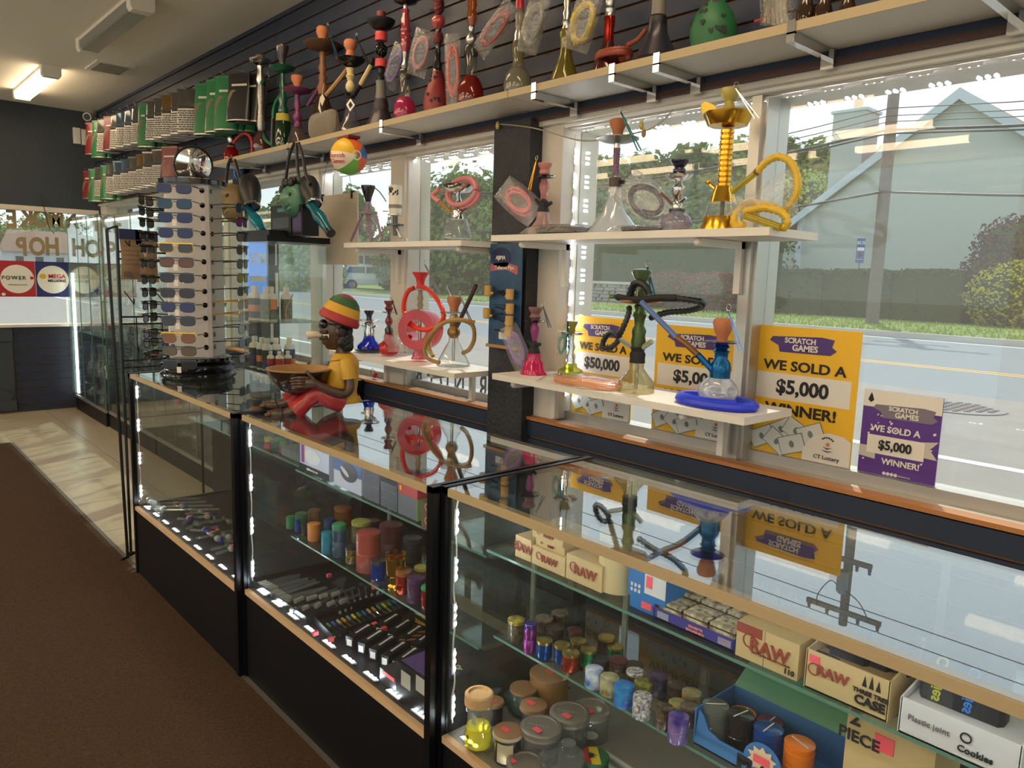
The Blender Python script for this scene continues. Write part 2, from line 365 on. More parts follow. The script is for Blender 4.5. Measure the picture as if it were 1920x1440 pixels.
text('POWER', .05, ink, (-.03, -.004, .01), (1,0,0), (0,0,1), t, bold=.012, sp=1.25); B().prism([(.118+.017*math.cos(a), -.004, .012+.015*math.sin(a)) for a in [PI*i/8 for i in range(16)]], (0,.001,0)).obj('red_ball', mat('red dot', (190,30,40),.5), t)
text('PRESENTED BY YOUR STATE', .012, ink, (0, -.004, -.055), (1,0,0), (0,0,1), t)
B().prism([(-.12+.017*math.cos(a), -.004, -.145+.015*math.sin(a)) for a in [PI*i/8 for i in range(16)]], (0,.001,0)).obj('seal', paper, t)
t = far_poster(1.5, 1.79, mat('blue poster', (34, 40, 96), .5), 'blue lottery poster with MEGA MILLIONS disc on the far window')
text('MEGA', .056, mat('red ink', (186, 36, 40), .5), (.035, -.004, .03), (1,0,0), (0,0,1), t, bold=.02); text('MILLIONS', .036, mat('navy ink', (36, 40, 90), .5), (.03, -.004, -.012), (1,0,0), (0,0,1), t, bold=.02, shear=.15)
B().prism([(-.085+.03*math.cos(a), -.003, .03+.025*math.sin(a)) for a in [PI*i/8 for i in range(16)]], (0,.001,0)).obj('gold_ball', mat('gold ink', (206, 170, 50), .5), t)
t = far_poster(1.8, 2.04, mat('tan poster', (176, 150, 92), .5), 'tan lottery poster with a pale disc behind the glass cabinet')
# hanging cables over the far window
B().tube(spline([at(75, 362, y=8.594), at(84, 395, y=8.57), at(92, 425, y=8.565), at(102, 438, y=8.565)]), .004, 5).obj('cable', black)
tag(bpy.data.objects['cable.001'], 'black cable hanging down in front of the far window', 'cable')
# ================================================================ THE STREET OUTSIDE
GZ = .2
def G(px, py): return at(px, py, z=GZ)
asph_l = mat('pale worn asphalt', (140, 133, 124), .9, var=(3.5, .35), bump=(40, .5)); asph = mat('blue grey asphalt', (120, 126, 128), .9, var=(1.2, .2), bump=(30, .4))
grassm = mat('lawn ground', (112, 130, 62), .95, var=(1.4, .5)); paint_w = mat('white road paint', (232, 230, 222), .7); paint_y = mat('yellow road paint', (224, 168, 72), .7)
gd = struct(B().box(2.36, 10.1, -40, 120, GZ-.3, GZ).obj('ground_street', asph_l))
struct(B().box(10.1, 20.1, -40, 120, GZ-.3, GZ).obj('ground_road', asph)); struct(B().box(-60, 2.36, 8.76, 120, GZ-.3, GZ).obj('ground_lot', asph_l))
struct(B().box(20.1, 20.28, -40, 44, GZ-.2, GZ+.14).obj('trim_20', mat('concrete kerb', (190, 184, 174), .9)))
def lawn(u, v):
    x = 20.28+u*140; y = -60+v*190
    return V((x, y, GZ+.1+max(0, x-28)*.012+.12*noise.noise(V((x*.3, y*.3, 0)))))
struct(B().grid(lawn, 50, 60).obj('ground_lawn', grassm, fix=False))
for k, (x, w, m_, lb) in enumerate(((6.1, .12, paint_w, 'white painted line nearest the shop'), (12.95, .1, paint_y, 'yellow centre line, its nearer stripe'), (13.2, .1, paint_y, 'yellow centre line, its farther stripe'), (19.6, .12, paint_w, 'white edge line along the far kerb'))):
    tag(B().box(x, x+w, -40, 110, GZ, GZ+.004).obj('road_line', m_), lb, 'road marking')
tag(B().box(-3, 2, 13.0, 13.12, GZ, GZ+.004).obj('road_line', paint_w), 'white line on the lot beyond the far window', 'road marking')
p = G(1795, 765); mh = thing('manhole_cover', 'round iron manhole cover in the pale asphalt', 'manhole', p)
B().lathe([(.0, .002), (.46, .002), (.46, .012), (.40, .012)], 28).obj('ring', mat('worn iron', (120, 116, 116), .6, .3), mh); mm = B()
for i in range(-4, 5):
    for j in range(-4, 5):
        if i*i+j*j < 18: mm.box(i*.085-.025, i*.085+.025, j*.085-.025, j*.085+.025, .008, .02)
mm.obj('studs', mat('iron studs', (88, 84, 86), .6, .3), mh)['kind'] = 'stuff'
# grass blades along the visible verge
gb = B(); r = random.Random(3)
for i in range(5200):
    x = 20.3+r.random()**1.5*7.2; y = r.uniform(-2, 32); h = r.uniform(.05, .13); a = r.random()*6.28; z = GZ+.1
    dx, dy = .03*math.cos(a), .03*math.sin(a); gb.add([(x-dx, y-dy, z), (x+dx, y+dy, z), (x+dy, y-dx, z+h)], [(0,1,2)])
# ---- foliage
def leafmat(name, c1, c2, trans=.35):
    if name in MT: return MT[name]
    m, t, o = nodes(name); g = N(t, 'NewGeometry'); r_ = N(t, 'ValToRGB'); oi = N(t, 'ObjectInfo')
    ad = N(t, 'Math', operation='MULTIPLY_ADD'); ad.inputs[1].default_value = .55; t.links.new(g.outputs['Random Per Island'], ad.inputs[0])
    m2 = N(t, 'Math', operation='MULTIPLY'); m2.inputs[1].default_value = .45; t.links.new(oi.outputs['Random'], m2.inputs[0]); t.links.new(m2.outputs[0], ad.inputs[2])
    r_.color_ramp.elements[0].color = lin(c1)+(1,); r_.color_ramp.elements[1].color = lin(c2)+(1,); t.links.new(ad.outputs[0], r_.inputs[0])
    d = N(t, 'BsdfDiffuse'); l = N(t, 'BsdfTranslucent'); mx = N(t, 'MixShader'); mx.inputs[0].default_value = trans
    t.links.new(r_.outputs[0], d.inputs[0]); t.links.new(r_.outputs[0], l.inputs[0]); t.links.new(d.outputs[0], mx.inputs[1]); t.links.new(l.outputs[0], mx.inputs[2])
    t.links.new(mx.outputs[0], o.inputs[0]); MT[name] = m; return m
gb.obj('grass_blades', leafmat('grass blade', (120, 142, 56), (176, 190, 96)), fix=False); tag(bpy.data.objects['grass_blades'], 'sunlit mown grass verge between the road and the hedge', 'grass', kind='stuff')
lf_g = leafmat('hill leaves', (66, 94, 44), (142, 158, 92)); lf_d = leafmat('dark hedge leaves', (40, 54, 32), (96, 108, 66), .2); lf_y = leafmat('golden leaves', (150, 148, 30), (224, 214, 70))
lf_r = leafmat('red barberry leaves', (96, 44, 48), (158, 92, 92)); lf_p = leafmat('purple leaves', (56, 30, 36), (110, 66, 70)); lf_t = leafmat('tree leaves', (74, 104, 46), (156, 170, 96)); bark = mat('grey bark', (92, 80, 68), .9, bump=(20, .6))
def crown(n, sz, seed, lobes, box=None):
    """unit crown of leaf clumps around several lobes: [(centre, radius)]"""
    b = B(); r = random.Random(seed)
    for i in range(n):
        if box: 
            c = V((r.uniform(-.5, .5), r.uniform(-.5, .5), r.uniform(0, 1))); k = r.randrange(3)
            if k == 0: c.x = -.5+r.random()*.12
            elif k == 1: c.z = 1-r.random()*.12
            q = 1-.15*(abs(c.y)*2)**6; c.z *= q; d = V((r.gauss(0,1), r.gauss(0,1), r.gauss(0,1))).normalized()
        else:
            (cc, rr) = lobes[r.randrange(len(lobes))]; d = V((r.gauss(0,1), r.gauss(0,1), r.gauss(0,1))).normalized()
            c = V(cc)+d*rr*(.72+.32*r.random())
        nrm = (d+V((r.gauss(0,.6), r.gauss(0,.6), r.gauss(0,.6)))).normalized(); a = nrm.orthogonal().normalized(); e = nrm.cross(a); s = sz*r.uniform(.6, 1.3)
        b.add([c+a*s, c+e*s*.7, c-a*s, c-e*s*.7], [(0,1,2,3)])
    return b
LOB = [[((0,0,.62), .3), ((.22,.1,.45), .24), ((-.2,.12,.5), .25), ((.05,-.22,.42), .25), ((-.05,.2,.3), .22)],
       [((0,0,.66), .26), ((.18,0,.42), .26), ((-.2,-.1,.40), .24), ((0,.2,.5), .24), ((.0,-.18,.28), .2)],
       [((0,0,.6), .34), ((.2,-.16,.38), .26), ((-.22,.1,.36), .26)]]
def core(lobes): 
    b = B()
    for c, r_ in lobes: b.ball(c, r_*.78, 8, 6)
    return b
CM = {}
def treemesh(kind, m, n=1100, sz=.045):
    k = (kind, m.name, n)
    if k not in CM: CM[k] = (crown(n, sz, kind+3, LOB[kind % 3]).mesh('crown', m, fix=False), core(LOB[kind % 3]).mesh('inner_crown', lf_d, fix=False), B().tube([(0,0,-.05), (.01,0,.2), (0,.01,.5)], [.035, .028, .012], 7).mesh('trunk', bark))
    return CM[k]
def tree(name, label, base, h, w, kind, m, cat='tree', group=None, n=1100, sz=.045):
    t = thing(name, label, cat, base, rnd.uniform(0, 6.28), group); c, k, tr = treemesh(kind, m, n, sz)
    for nm, me in (('crown', c), ('inner_crown', k), ('trunk', tr)): o = put(nm, me, t); o.scale = (w, w, h)
    return t
def far(px, py, dist):
    d = ray(px, py); return CAM+d*(dist/math.hypot(d.x, d.y))
# wooded hill: ranks of trees, skyline traced along the windows
hill = struct(B().grid(lambda u, v: V((60+u*120, -40+v*260, GZ+.5+u*u*26)), 10, 10).obj('ground_hill', grassm, fix=False))
sky = [(470, 380), (540, 350), (600, 350), (660, 340), (1040, 318), (1080, 305), (1120, 290), (1165, 286), (1210, 288), (1255, 284), (1300, 266), (1345, 272), (1390, 258), (1445, 285), (1485, 250), (1525, 258), (1560, 268), (1600, 262), (1640, 264)]
ln = ['top', 'second', 'third', 'lower']
for k, (dist, dy) in enumerate(((125, 0), (105, 52), (88, 104), (74, 150))):
    for i, (px, py) in enumerate(sky):
        if 690 < px < 1000: continue
        x = px+rnd.uniform(-14, 14)+k*9; top = far(x, py+dy+rnd.uniform(-8, 10), dist); h = rnd.uniform(9, 12)*dist/110
        tree('hill_tree', 'green broadleaf tree on the wooded hill, %s rank, %s from the left' % (ln[k], ORD[i]), (top.x, top.y, top.z-h*.93), h, h*1.0, (i+k) % 3, lf_g, group='trees on the wooded hill')
# nearer trees
def ntree(px, py, dist, h, w, kind, m, label, name='broadleaf_tree'):
    top = far(px, py, dist); tree(name, label, (top.x, top.y, top.z-h*.95), h, w, kind, m, n=7000, sz=.017)
ntree(872, 292, 46, 10.5, 9.5, 0, lf_t, 'tall leafy green tree seen left of the dark post')
ntree(792, 330, 52, 10, 8.5, 1, lf_t, 'leafy green tree behind the silver table hookah with pink hose')
ntree(940, 330, 50, 9.5, 8, 2, lf_t, 'leafy tree half hidden by the dark post')
ntree(540, 385, 48, 8, 8, 0, lf_t, 'leafy tree seen above the glass tower case')
ntree(470, 400, 60, 8, 8, 1, lf_t, 'green tree behind the hanging masks')
ntree(1905, 395, 31, 4.2, 4.6, 1, lf_p, 'dark purple leaved small tree at the right end of the house')
ntree(1515, 318, 60, 9, 9, 2, leafmat('bright leaves', (104, 128, 50), (176, 186, 104)), 'bright green round tree left of the house chimney')
for px, py, d, kk in ((25, 408, 105, 0), (-30, 385, 100, 2), (75, 386, 112, 1), (120, 392, 108, 0)): ntree(px, py, d, 15, 11, kk, lf_t, 'leafy green tree beyond the far window, %s' % {25: 'behind the letters K and E', -30: 'at the left picture edge', 75: 'behind the letter O', 120: 'behind the letter S'}[px])
# understorey behind the wall, hedges, bushes
def hedge(name, label, a, b, w, h, m, n=2600, sz=.05, cat='hedge', z0=None):
    a, b = V(a), V(b); L = (b-a).length; t = thing(name, label, cat, ((a.x+b.x)/2, (a.y+b.y)/2, GZ+.1 if z0 is None else z0), math.atan2(-(b-a).x, (b-a).y))
    me = crown(n, 1, 5, None, box=1); 
    for i in range(0, len(me.v), 4):
        c = (me.v[i]+me.v[i+2])/2; c2 = V((c.x*w, c.y*L, c.z*h))
        for j in range(4): me.v[i+j] = c2+(me.v[i+j]-c)*sz
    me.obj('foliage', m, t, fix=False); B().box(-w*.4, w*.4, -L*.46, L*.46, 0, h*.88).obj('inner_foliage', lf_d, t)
    return t
def bush(name, label, base, w, h, m, n=1500, sz=.05, squash=1):
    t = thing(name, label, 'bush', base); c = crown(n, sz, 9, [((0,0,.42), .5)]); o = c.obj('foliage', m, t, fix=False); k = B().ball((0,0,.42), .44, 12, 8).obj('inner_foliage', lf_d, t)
    for q in (o, k): q.scale = (w, w, h)
    return t
for k, (pxa, pxb) in enumerate(((1455, 1560), (1545, 1690), (1675, 1825))):
    a, b = at(pxa, 560, x=28.6+k*.15), at(pxb, 560, x=28.6+k*.15); z = at((pxa+pxb)/2, 505, x=28.6).z-GZ-.1
    hedge('clipped_hedge', 'dark green clipped hedge in front of the house, %s section' % ('left', 'middle', 'right')[k], a, b, 1.8, z, lf_d, sz=.075)
P = at(1880, 590, x=27.2); bush('golden_bush', 'round golden yellow bush at the right edge of the verge', (28.4, P.y-.2, GZ), 3.3, 2.45, lf_y, 5000, .02)
for k, (px, w, dd) in enumerate(((1290, 3.2, 0), (1370, 3.4, .4), (1425, 2.6, 1.2))):
    P = at(px, 560, x=27.5+dd); bush('barberry_bush', 'red leaved barberry bush by the stone wall, %s of three' % ('left', 'middle', 'right')[k], (26.3+dd*.6, P.y, GZ), w*.93, 1.8, lf_r, 3600, .02)
P0, P1 = at(1000, 560, x=31), at(1460, 560, x=31); hedge('thicket', 'thicket behind the stone wall, shade put into its dark leaves', P0, P1, 3, at(1200, 440, x=31).z-GZ, lf_d, 4200, .13)  # dark leaf colour stands in for the shaded understorey
P0, P1 = at(770, 560, x=38), at(1000, 560, x=38); hedge('shrub_row', 'shrubs coloured dark for the shade under the tall trees left of the post', P0, P1, 3, 4.0, lf_d, 2600, .13)  # dark leaves paint the shade below the tree crowns
# dry stone wall
sw0, sw1 = at(1010, 560, x=27.9), at(1250, 560, x=27.9); z1 = at(1120, 527, x=27.9).z
st = thing('stone_wall', 'grey field stone wall with a pale coping across the lawn', 'wall', (28.1, (sw0.y+sw1.y)/2, GZ)); L = abs(sw1.y-sw0.y); r = random.Random(5); sm = mat('field stone', (148, 142, 134), .9, var=(1.3, .8)); b = B(); nrow = 6; hh = z1-GZ-.12
for j in range(nrow):
    y = -L/2
    while y < L/2:
        w = r.uniform(.35, .9); q = [(-.0-r.random()*.06, y+.03+r.random()*.06, (j+.08)/nrow*hh), (-.02-r.random()*.06, y+w-.04, (j+.06)/nrow*hh), (-.02-r.random()*.06, y+w-.05-r.random()*.05, (j+.94)/nrow*hh), (-.0-r.random()*.06, y+.06, (j+.9)/nrow*hh)]
        b.prism(q, (.15, 0, 0)); y += w
b.obj('stones', sm, st)['kind'] = 'stuff'
B().box(.03, .3, -L/2, L/2, 0, hh).obj('mortar', mat('dark mortar', (84, 80, 76), .9), st); B().box(-.12, .4, -L/2, L/2, hh, hh+.12).obj('coping', mat('pale coping', (196, 188, 176), .8), st)
# house with a big gable
HX = 34; pk = at(1807, 168, x=HX); lf = at(1478, 422, x=HX); ry = 2*pk.y-lf.y; wl = at(1497, 430, x=HX).y
hs = thing('gabled_house', 'sage grey clapboard house with a tall steep gable behind the hedge', 'house', (HX, pk.y, GZ)); ho = V((HX, pk.y, GZ))
def hp(y, z, x=0): return (x, y-pk.y, z-GZ)
sid, t_, o_ = nodes('clapboard siding'); pb = N(t_, 'BsdfPrincipled', Roughness=.7); pb.inputs['Base Color'].default_value = lin((204, 212, 208))+(1,); wv = N(t_, 'TexWave', Scale=3.2); wv.bands_direction = 'Z'; wv.wave_profile = 'SAW'; tc_ = N(t_, 'TexCoord'); bp = N(t_, 'Bump', Strength=.8, Distance=.05)
t_.links.new(tc_.outputs['Object'], wv.inputs['Vector']); t_.links.new(wv.outputs['Fac'], bp.inputs['Height']); t_.links.new(bp.outputs[0], pb.inputs['Normal']); t_.links.new(pb.outputs[0], o_.inputs[0])
wr_ = 2*pk.y-wl; ez = lf.z+.35
B().prism([hp(wl, GZ), hp(wl, ez), hp(pk.y, pk.z-.25), hp(wr_, ez), hp(wr_, GZ)], (9, 0, 0)).obj('gable_wall', sid, hs)
roofm = mat('brown shingles', (134, 104, 92), .9, var=(3, .3)); tr_h = mat('pale blue grey trim', (190, 202, 206), .7)
for nm, ye in (('left', lf.y), ('right', ry)):
    B().prism([hp(pk.y, pk.z, -.35), hp(ye, lf.z, -.35), hp(ye, lf.z-.22, -.35), hp(pk.y, pk.z-.3, -.35)], (9.6, 0, 0)).obj('roof_slope', roofm, hs)
    B().prism([hp(pk.y, pk.z+.02, -.42), hp(ye, lf.z+.02, -.42), hp(ye, lf.z-.35, -.42), hp(pk.y, pk.z-.42, -.42)], (.1, 0, 0)).obj('barge_board', tr_h, hs)
B().box(-.12, 0, wl-pk.y-.25, wl-pk.y, 0, ez-GZ).obj('corner_board', tr_h, hs)
ca, cb_, cz = at(1560, 205, x=HX).y, at(1620, 205, x=HX).y, at(1592, 205, x=HX).z
B().box(.2, 1.6, cb_-pk.y, ca-pk.y, lf.z-GZ-.5, cz-GZ).obj('chimney', sid, hs); B().box(.1, 1.7, cb_-pk.y-.08, ca-pk.y+.08, cz-GZ-.08, cz-GZ+.05).obj('chimney_cap', tr_h, hs)
py_ = at(1593, 190, x=HX).y-pk.y; B().lathe([(.2, 0), (.2, .75), (.26, .76), (.26, .95), (.2, .96)], 14, o=(.9, py_, cz-GZ)).obj('flue_pipe', mat('grey flue', (96, 98, 104), .6, .4), hs)
v = at(1731, 250, x=HX+2); B().box(1.6, 2.1, v.y-pk.y-.25, v.y-pk.y+.25, v.z-GZ-1.6, v.z-GZ+.2).obj('roof_vent', tr_h, hs)
a = at(1440, 455, x=HX+1.5); b2 = at(1500, 455, x=HX+1.5); B().box(1.5, 7, b2.y-pk.y, a.y-pk.y, 1.6, a.z-GZ).obj('side_wing', sid, hs)
# utility poles, cross arms, wires
polem = mat('weathered pole wood', (112, 102, 96), .9, var=(5, .5), bump=(12, .6)); pb1 = G(1634, 612); ptop = 11.6; wm = mat('wire black', (44, 44, 48), .6)
def upole(x, y, label, arm=True):
    t = thing('utility_pole', label, 'utility pole', (x, y, GZ)); B().tube([(0,0,-.2), (0,0,6), (0,0,ptop)], [.2, .17, .14], 12).obj('pole', polem, t)
    for z, l in ((ptop-.5, 1.25), (ptop-2.3, .8)):
        am = B().box(-.17, -.05, -l, l, z-.08, z+.08).obj('cross_arm', polem, t)
        for q in (-1, -.45, .45, 1): B().lathe([(.05, 0), (.07, .06), (.04, .12), (.06, .18), (.02, .22)], 8, o=(-.11, q*l*.93, z+.08)).obj('insulator', mat('insulator grey', (84, 80, 84), .4), am)
    B().lathe([(.16, 0), (.18, .05), (.18, .7), (.1, .8)], 10, o=(-.35, 0, ptop-2.0)).obj('transformer', mat('transformer grey', (120, 124, 126), .5), t)
    B().tube(spline([(-.1,.9,ptop-.4), (-.5,.7,ptop-1.0), (-.5,.3,ptop-1.6), (-.3,0,ptop-1.2)]), .018, 5).tube(spline([(-.1,-.9,ptop-.4), (-.6,-.7,ptop-1.2), (-.35,0,ptop-1.4)]), .018, 5).obj('jumper_wires', wm, t)
    return t
upole(pb1.x, pb1.y, 'tall weathered wooden utility pole on the verge in front of the house')
P2 = at(758, 450, x=pb1.x+.4); upole(P2.x, P2.y, 'second utility pole farther left, behind the window mullion'); upole(pb1.x, pb1.y-38, 'utility pole farther right along the verge, out of direct view')
pd = V((pb1.x, pb1.y, 0))
for k, (row, r_) in enumerate(((205, .016), (219, .014), (230, .014), (245, .045), (252, .03), (361, .04))):
    z = zrow(pd, row); pts = []
    for seg in ((P2.y, pb1.y), (pb1.y, pb1.y-38)):
        for i in range(12): t = i/12; pts.append((pb1.x-.2, seg[0]+(seg[1]-seg[0])*t, z-.9*4*t*(1-t)+(1-t if seg[0] == P2.y else 0)*.0))
    tag(B().tube(pts, r_, 5).obj('overhead_wire', wm), 'dark overhead wire strung past the pole, %s from the top' % ORD[k], 'wire')
for k in range(4):
    z = ptop+GZ-.2-.6*(k//2); yy = [1.1, -1.1, .5, -.5][k]
    tag(B().tube([(pb1.x-.1+yy*0, pb1.y-38, z), (pb1.x-.1, pb1.y, z-.0), (P2.x-.1, P2.y, z), (P2.x-.1, P2.y+40, z)], .016, 5).obj('overhead_wire', wm), 'high wire on the pole cross arms, mirrored in the case tops, %s of four' % ORD[k], 'wire')
# bus stop sign, bent marker
p = G(1601, 600); bs = thing('bus_stop_sign', 'blue and white bus stop sign on a thin post left of the utility pole', 'sign', (p.x, p.y, GZ)); pv = V((p.x, p.y, 0)); zt, zb = zrow(pv, 447)-GZ, zrow(pv, 493)-GZ; k = mpp(p)
B().tube([(0,0,0), (0,0,zt)], .035, 6).obj('post', mat('galvanised', (128, 132, 132), .4, .6), bs); blu = mat('transit blue', (52, 84, 158), .5); sd = V((.55, -.83, 0)); 
def plate(z0, z1, w, m_, off, nm='plate'): B().prism([sd*(-w)+V((0,0,z0)), sd*w+V((0,0,z0)), sd*w+V((0,0,z1)), sd*(-w)+V((0,0,z1))], V((-.83,-.55,0))*off).obj(nm, m_, bs)
plate(zb, zt, 7*k, blu, .05); plate(zb+.12, zt-.33, 6*k, paper, .06, 'white_panel'); plate(zrow(pv, 517)-GZ, zrow(pv, 508)-GZ, 6*k, blu, .05)
o0 = V((-.83,-.55,0))*.065; text('BUS', .16, paper, V((0,0,zt-.17))+o0, sd, (0,0,1), bs, bold=.02); B().prism([o0+sd*x_+V((0,0,z_)) for x_, z_ in ((-.12, zt-.75), (.12, zt-.75), (.12, zt-.45), (-.12, zt-.45))], o0*.1).obj('bus_symbol', blu, bs)
B().prism([o0+sd*(.09*math.cos(a))+V((0,0,zb+.3+.09*math.sin(a))) for a in [PI*i/8 for i in range(16)]], o0*.1).obj('red_symbol', mat('sign red', (190, 60, 60), .5), bs)
p = G(1648, 603); q = V((p.x, p.y, 0)); tag(B().tube(spline([(p.x, p.y, GZ), at(1648, 570, x=p.x), at(1655, 545, x=p.x), at(1662, 530, x=p.x)]), .035, 6).obj('marker_rod', mat('orange red plastic', (226, 66, 44), .5)), 'bent orange red guy wire marker beside the pole base', 'marker')
# white suv, low building
cp = at(694, 546, z=GZ); cd_ = 52/math.hypot(cp.x, cp.y); cp = V((cp.x*cd_, cp.y*cd_, GZ)); fwd = (RT*.92+FW*.35); fwd.z = 0; fwd.normalize()
car = thing('suv', 'white compact sport utility car parked across the road', 'car', cp, math.atan2(fwd.y, fwd.x)); cw = mat('white car paint', (222, 224, 226), .25, coat=.6); cg = mat('dark car glass', (52, 58, 64), .08); tyre = mat('tyre', (28, 28, 30), .8)
side = [(-2.2,.45),(-2.25,.9),(-2.1,1.1),(-1.7,1.62),(-1.2,1.7),(.2,1.68),(.95,1.15),(2.0,1.0),(2.2,.75),(2.2,.4)]
B().prism([(x, -.9, z) for x, z in side], (0, 1.8, 0)).obj('body', cw, car)
for s in (-.93, .9): B().prism([(x, s, z) for x, z in ((-1.75,1.15),(-1.5,1.55),(.15,1.56),(.75,1.15))], (0,.03,0)).obj('side_window', cg, car); B().box(-.5,-.42, s-.005, s+.035, 1.12, 1.58).obj('pillar', cw, car)
for x in (-1.35, 1.4):
    for s in (-.95, .75): w_ = B().lathe([(.1,-.1),(.34,-.1),(.36,-.05),(.36,.05),(.34,.1),(.1,.1)], 18, o=(x, s+.1, .36), mtx=Matrix.Rotation(PI/2, 3, 'X')).obj('wheel', tyre, car); B().lathe([(.0,-.105),(.2,-.105),(.22,.1),(0,.1)], 10, o=(x, s+.1, .36), mtx=Matrix.Rotation(PI/2, 3, 'X')).obj('rim', silver, w_)
B().box(-1.5,.0,-.75,-.7,1.7,1.75).box(-1.5,.0,.7,.75,1.7,1.75).obj('roof_rail', silver, car); B().box(2.1,2.22,-.8,-.5,.7,.85).box(2.1,2.22,.5,.8,.7,.85).obj('headlight', clear, car)
a, b2 = far(610, 500, 70), far(770, 500, 66); bd = thing('low_building', 'low pale building with a dark porch behind the parked car', 'building', (a.x, a.y, GZ)); dv = (b2-a); dv.z = 0; nn = V((-dv.y, dv.x, 0)).normalized(); nn = nn if nn.dot(FW) > 0 else -nn
def wallq(t0, t1, z0, z1, off, th, nm, m_): p0, p1 = dv*t0+nn*off, dv*t1+nn*off; B().prism([p0+V((0,0,z0)), p1+V((0,0,z0)), p1+V((0,0,z1)), p0+V((0,0,z1))], nn*th).obj(nm, m_, bd)
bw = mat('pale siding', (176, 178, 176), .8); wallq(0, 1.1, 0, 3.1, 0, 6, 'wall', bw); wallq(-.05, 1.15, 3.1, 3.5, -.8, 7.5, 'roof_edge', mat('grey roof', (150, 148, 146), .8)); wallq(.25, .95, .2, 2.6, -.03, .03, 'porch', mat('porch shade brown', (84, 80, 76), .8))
for t0 in (.3, .5, .7, .9): wallq(t0, t0+.012, .1, 2.7, -.7, .2, 'porch_post', bw)
# house beyond the far window
p = far(78, 470, 88); h2 = thing('roadside_house', 'house with a tan roof beyond the far window', 'house', (p.x, p.y, GZ)); B().box(-6, 6, 0, 6, 0, 3).obj('wall', bw, h2); B().prism([(-6.6,-.6,2.9),(6.6,-.6,2.9),(4.5,3,5.6),(-4.5,3,5.6)], (0,.2,.1)).obj('roof', mat('tan roof', (128, 100, 78), .9), h2)
for x in (-4, -1, 2.2): B().box(x, x+1.2, -.05, .02, 1, 2.3).obj('window', cg, h2)
h2.scale = (.55, .55, .75)
# ================================================================ DISPLAY CASES, SHELVES, CABINETS
blk = mat('black laminate', (13, 14, 19), .45, spec=.35); blk_al = mat('black aluminium', (26, 27, 32), .3, .5); cream = mat('cream rail', (176, 156, 118), .5); oak = mat('pale oak strip', (204, 170, 130), .5)
showglass = glassy('showcase glass', (251, 254, 252), .008, .9, .035, .0); topglass = glassy('showcase top glass', (242, 248, 246), .012, .85, .28, .0); shelfglass = glassy('shelf glass', (242, 250, 246), .015, .75, .05, .0); gedge = mat('green glass edge', (92, 128, 112), .2)
chip_m = emis('led chip', (236, 244, 255), LED); ledhous = mat('led housing', (228, 232, 236), .35)
chip_me = B().ball((0,0,0), (.0062,.0062,.003), 8, 5).mesh('led_chip', chip_m); hous_me = B().box(-.0075,.0075,-.031,.031,-.003,.0005).mesh('led_module', ledhous)
def led(parent, o, along, out, axis=None):
    a = V(along).normalized(); n = V(out).normalized(); s = a.cross(n); R = Matrix((s, a, n)).transposed().to_4x4(); R.translation = V(o)
    h = put('led_module', hous_me, parent); h.matrix_local = R
    for k in (-1, 0, 1): c = put('led_chip', chip_me, h); c.location = (0, .02*k, .001)
def case(label, y0, y1, x0, x1, shelves, deck_m, leds, zb=.335, zt=.965):
    cy_ = (y0+y1)/2; t = thing('display_case', label, 'display case', (x0, cy_, 0)); h = (y1-y0)/2; d = x1-x0
    B().box(.0, d, -h, h, 0, zb-.012).obj('base', blk, t); B().box(.012, d-.01, -h+.01, h-.01, zb-.012, zb).obj('deck', deck_m, t)
    B().box(-.004, .012, -h+.012, h-.012, zb-.016, zb+.002).obj('bottom_rail', oak, t)
    B().box(-.004, .02, -h+.018, h-.018, zt-.02, zt-.001).obj('top_rail', cream, t)
    B().box(.004, .009, -h+.012, h-.012, zb, zt-.02).obj('front_glass', showglass, t)
    B().box(.0, d, -h+.012, h-.012, zt-.006, zt).obj('top_glass', topglass, t)
    for s in (-1, 1):
        B().box(.01, d-.01, s*h-.003*s-.002, s*h-.003*s+.002, zb, zt-.01).obj('side_glass', showglass, t)
        B().box(-.006, .014, s*h-.012, s*h+.012, 0, zt).obj('front_post', blk_al, t); B().box(d-.016, d, s*h-.011, s*h+.011, 0, zt).obj('rear_post', blk_al, t)
        B().box(-.006, d, s*h-.012, s*h+.012, zt-.014, zt+.002).obj('side_rail', blk_al, t); B().box(0, d, s*h-.01, s*h+.01, zb-.02, zb+.004).obj('side_sill', blk_al, t)
    B().box(d-.014, d, -h, h, zt-.02, zt-.006).obj('rear_rail', alum, t)
    for z, xf in shelves:
        B().box(xf-x0, d-.02, -h+.02, h-.02, z-.006, z).obj('glass_shelf', shelfglass, t); B().box(xf-x0-.0015, xf-x0, -h+.02, h-.02, z-.006, z).obj('shelf_edge', gedge, t)
        for y in (-h+.03, 0, h-.03): B().prism([(d-.02, y-.006, z-.008), (xf-x0+.02, y-.006, z-.008), (xf-x0+.02, y-.006, z-.016), (d-.02, y-.006, z-.05)], (0,.012,0)).obj('shelf_bracket', clear, t)
    for y in (-h+.16, 0, h-.16): B().box(d-.012, d-.004, y-.008, y+.008, zb, zt-.02).obj('shelf_standard', alum, t)
    nv, nb, ntp = leds
    for k in range(nv): led(t, (.022, h-.022, zb+.075+(zt-zb-.16)*k/(nv-1)), (0,0,1), (.5,-.8,0))
    B().tube(spline([(.022, h-.02+.006*math.sin(i*2.3), zb+.03+(zt-zb-.06)*i/10) for i in range(11)], 3), .0022, 5).obj('led_wire', white, t)
    for k in range(nb): led(t, (.03, -h+.08+(2*h-.16)*k/(nb-1), zb+.006), (0,1,0), (.25,0,1))
    for k in range(ntp): led(t, (.026, -h+.1+(2*h-.2)*k/(ntp-1), zt-.024), (0,1,0), (.2,0,-1))
    return t
deckg = mat('grey deck', (120, 114, 106), .6)
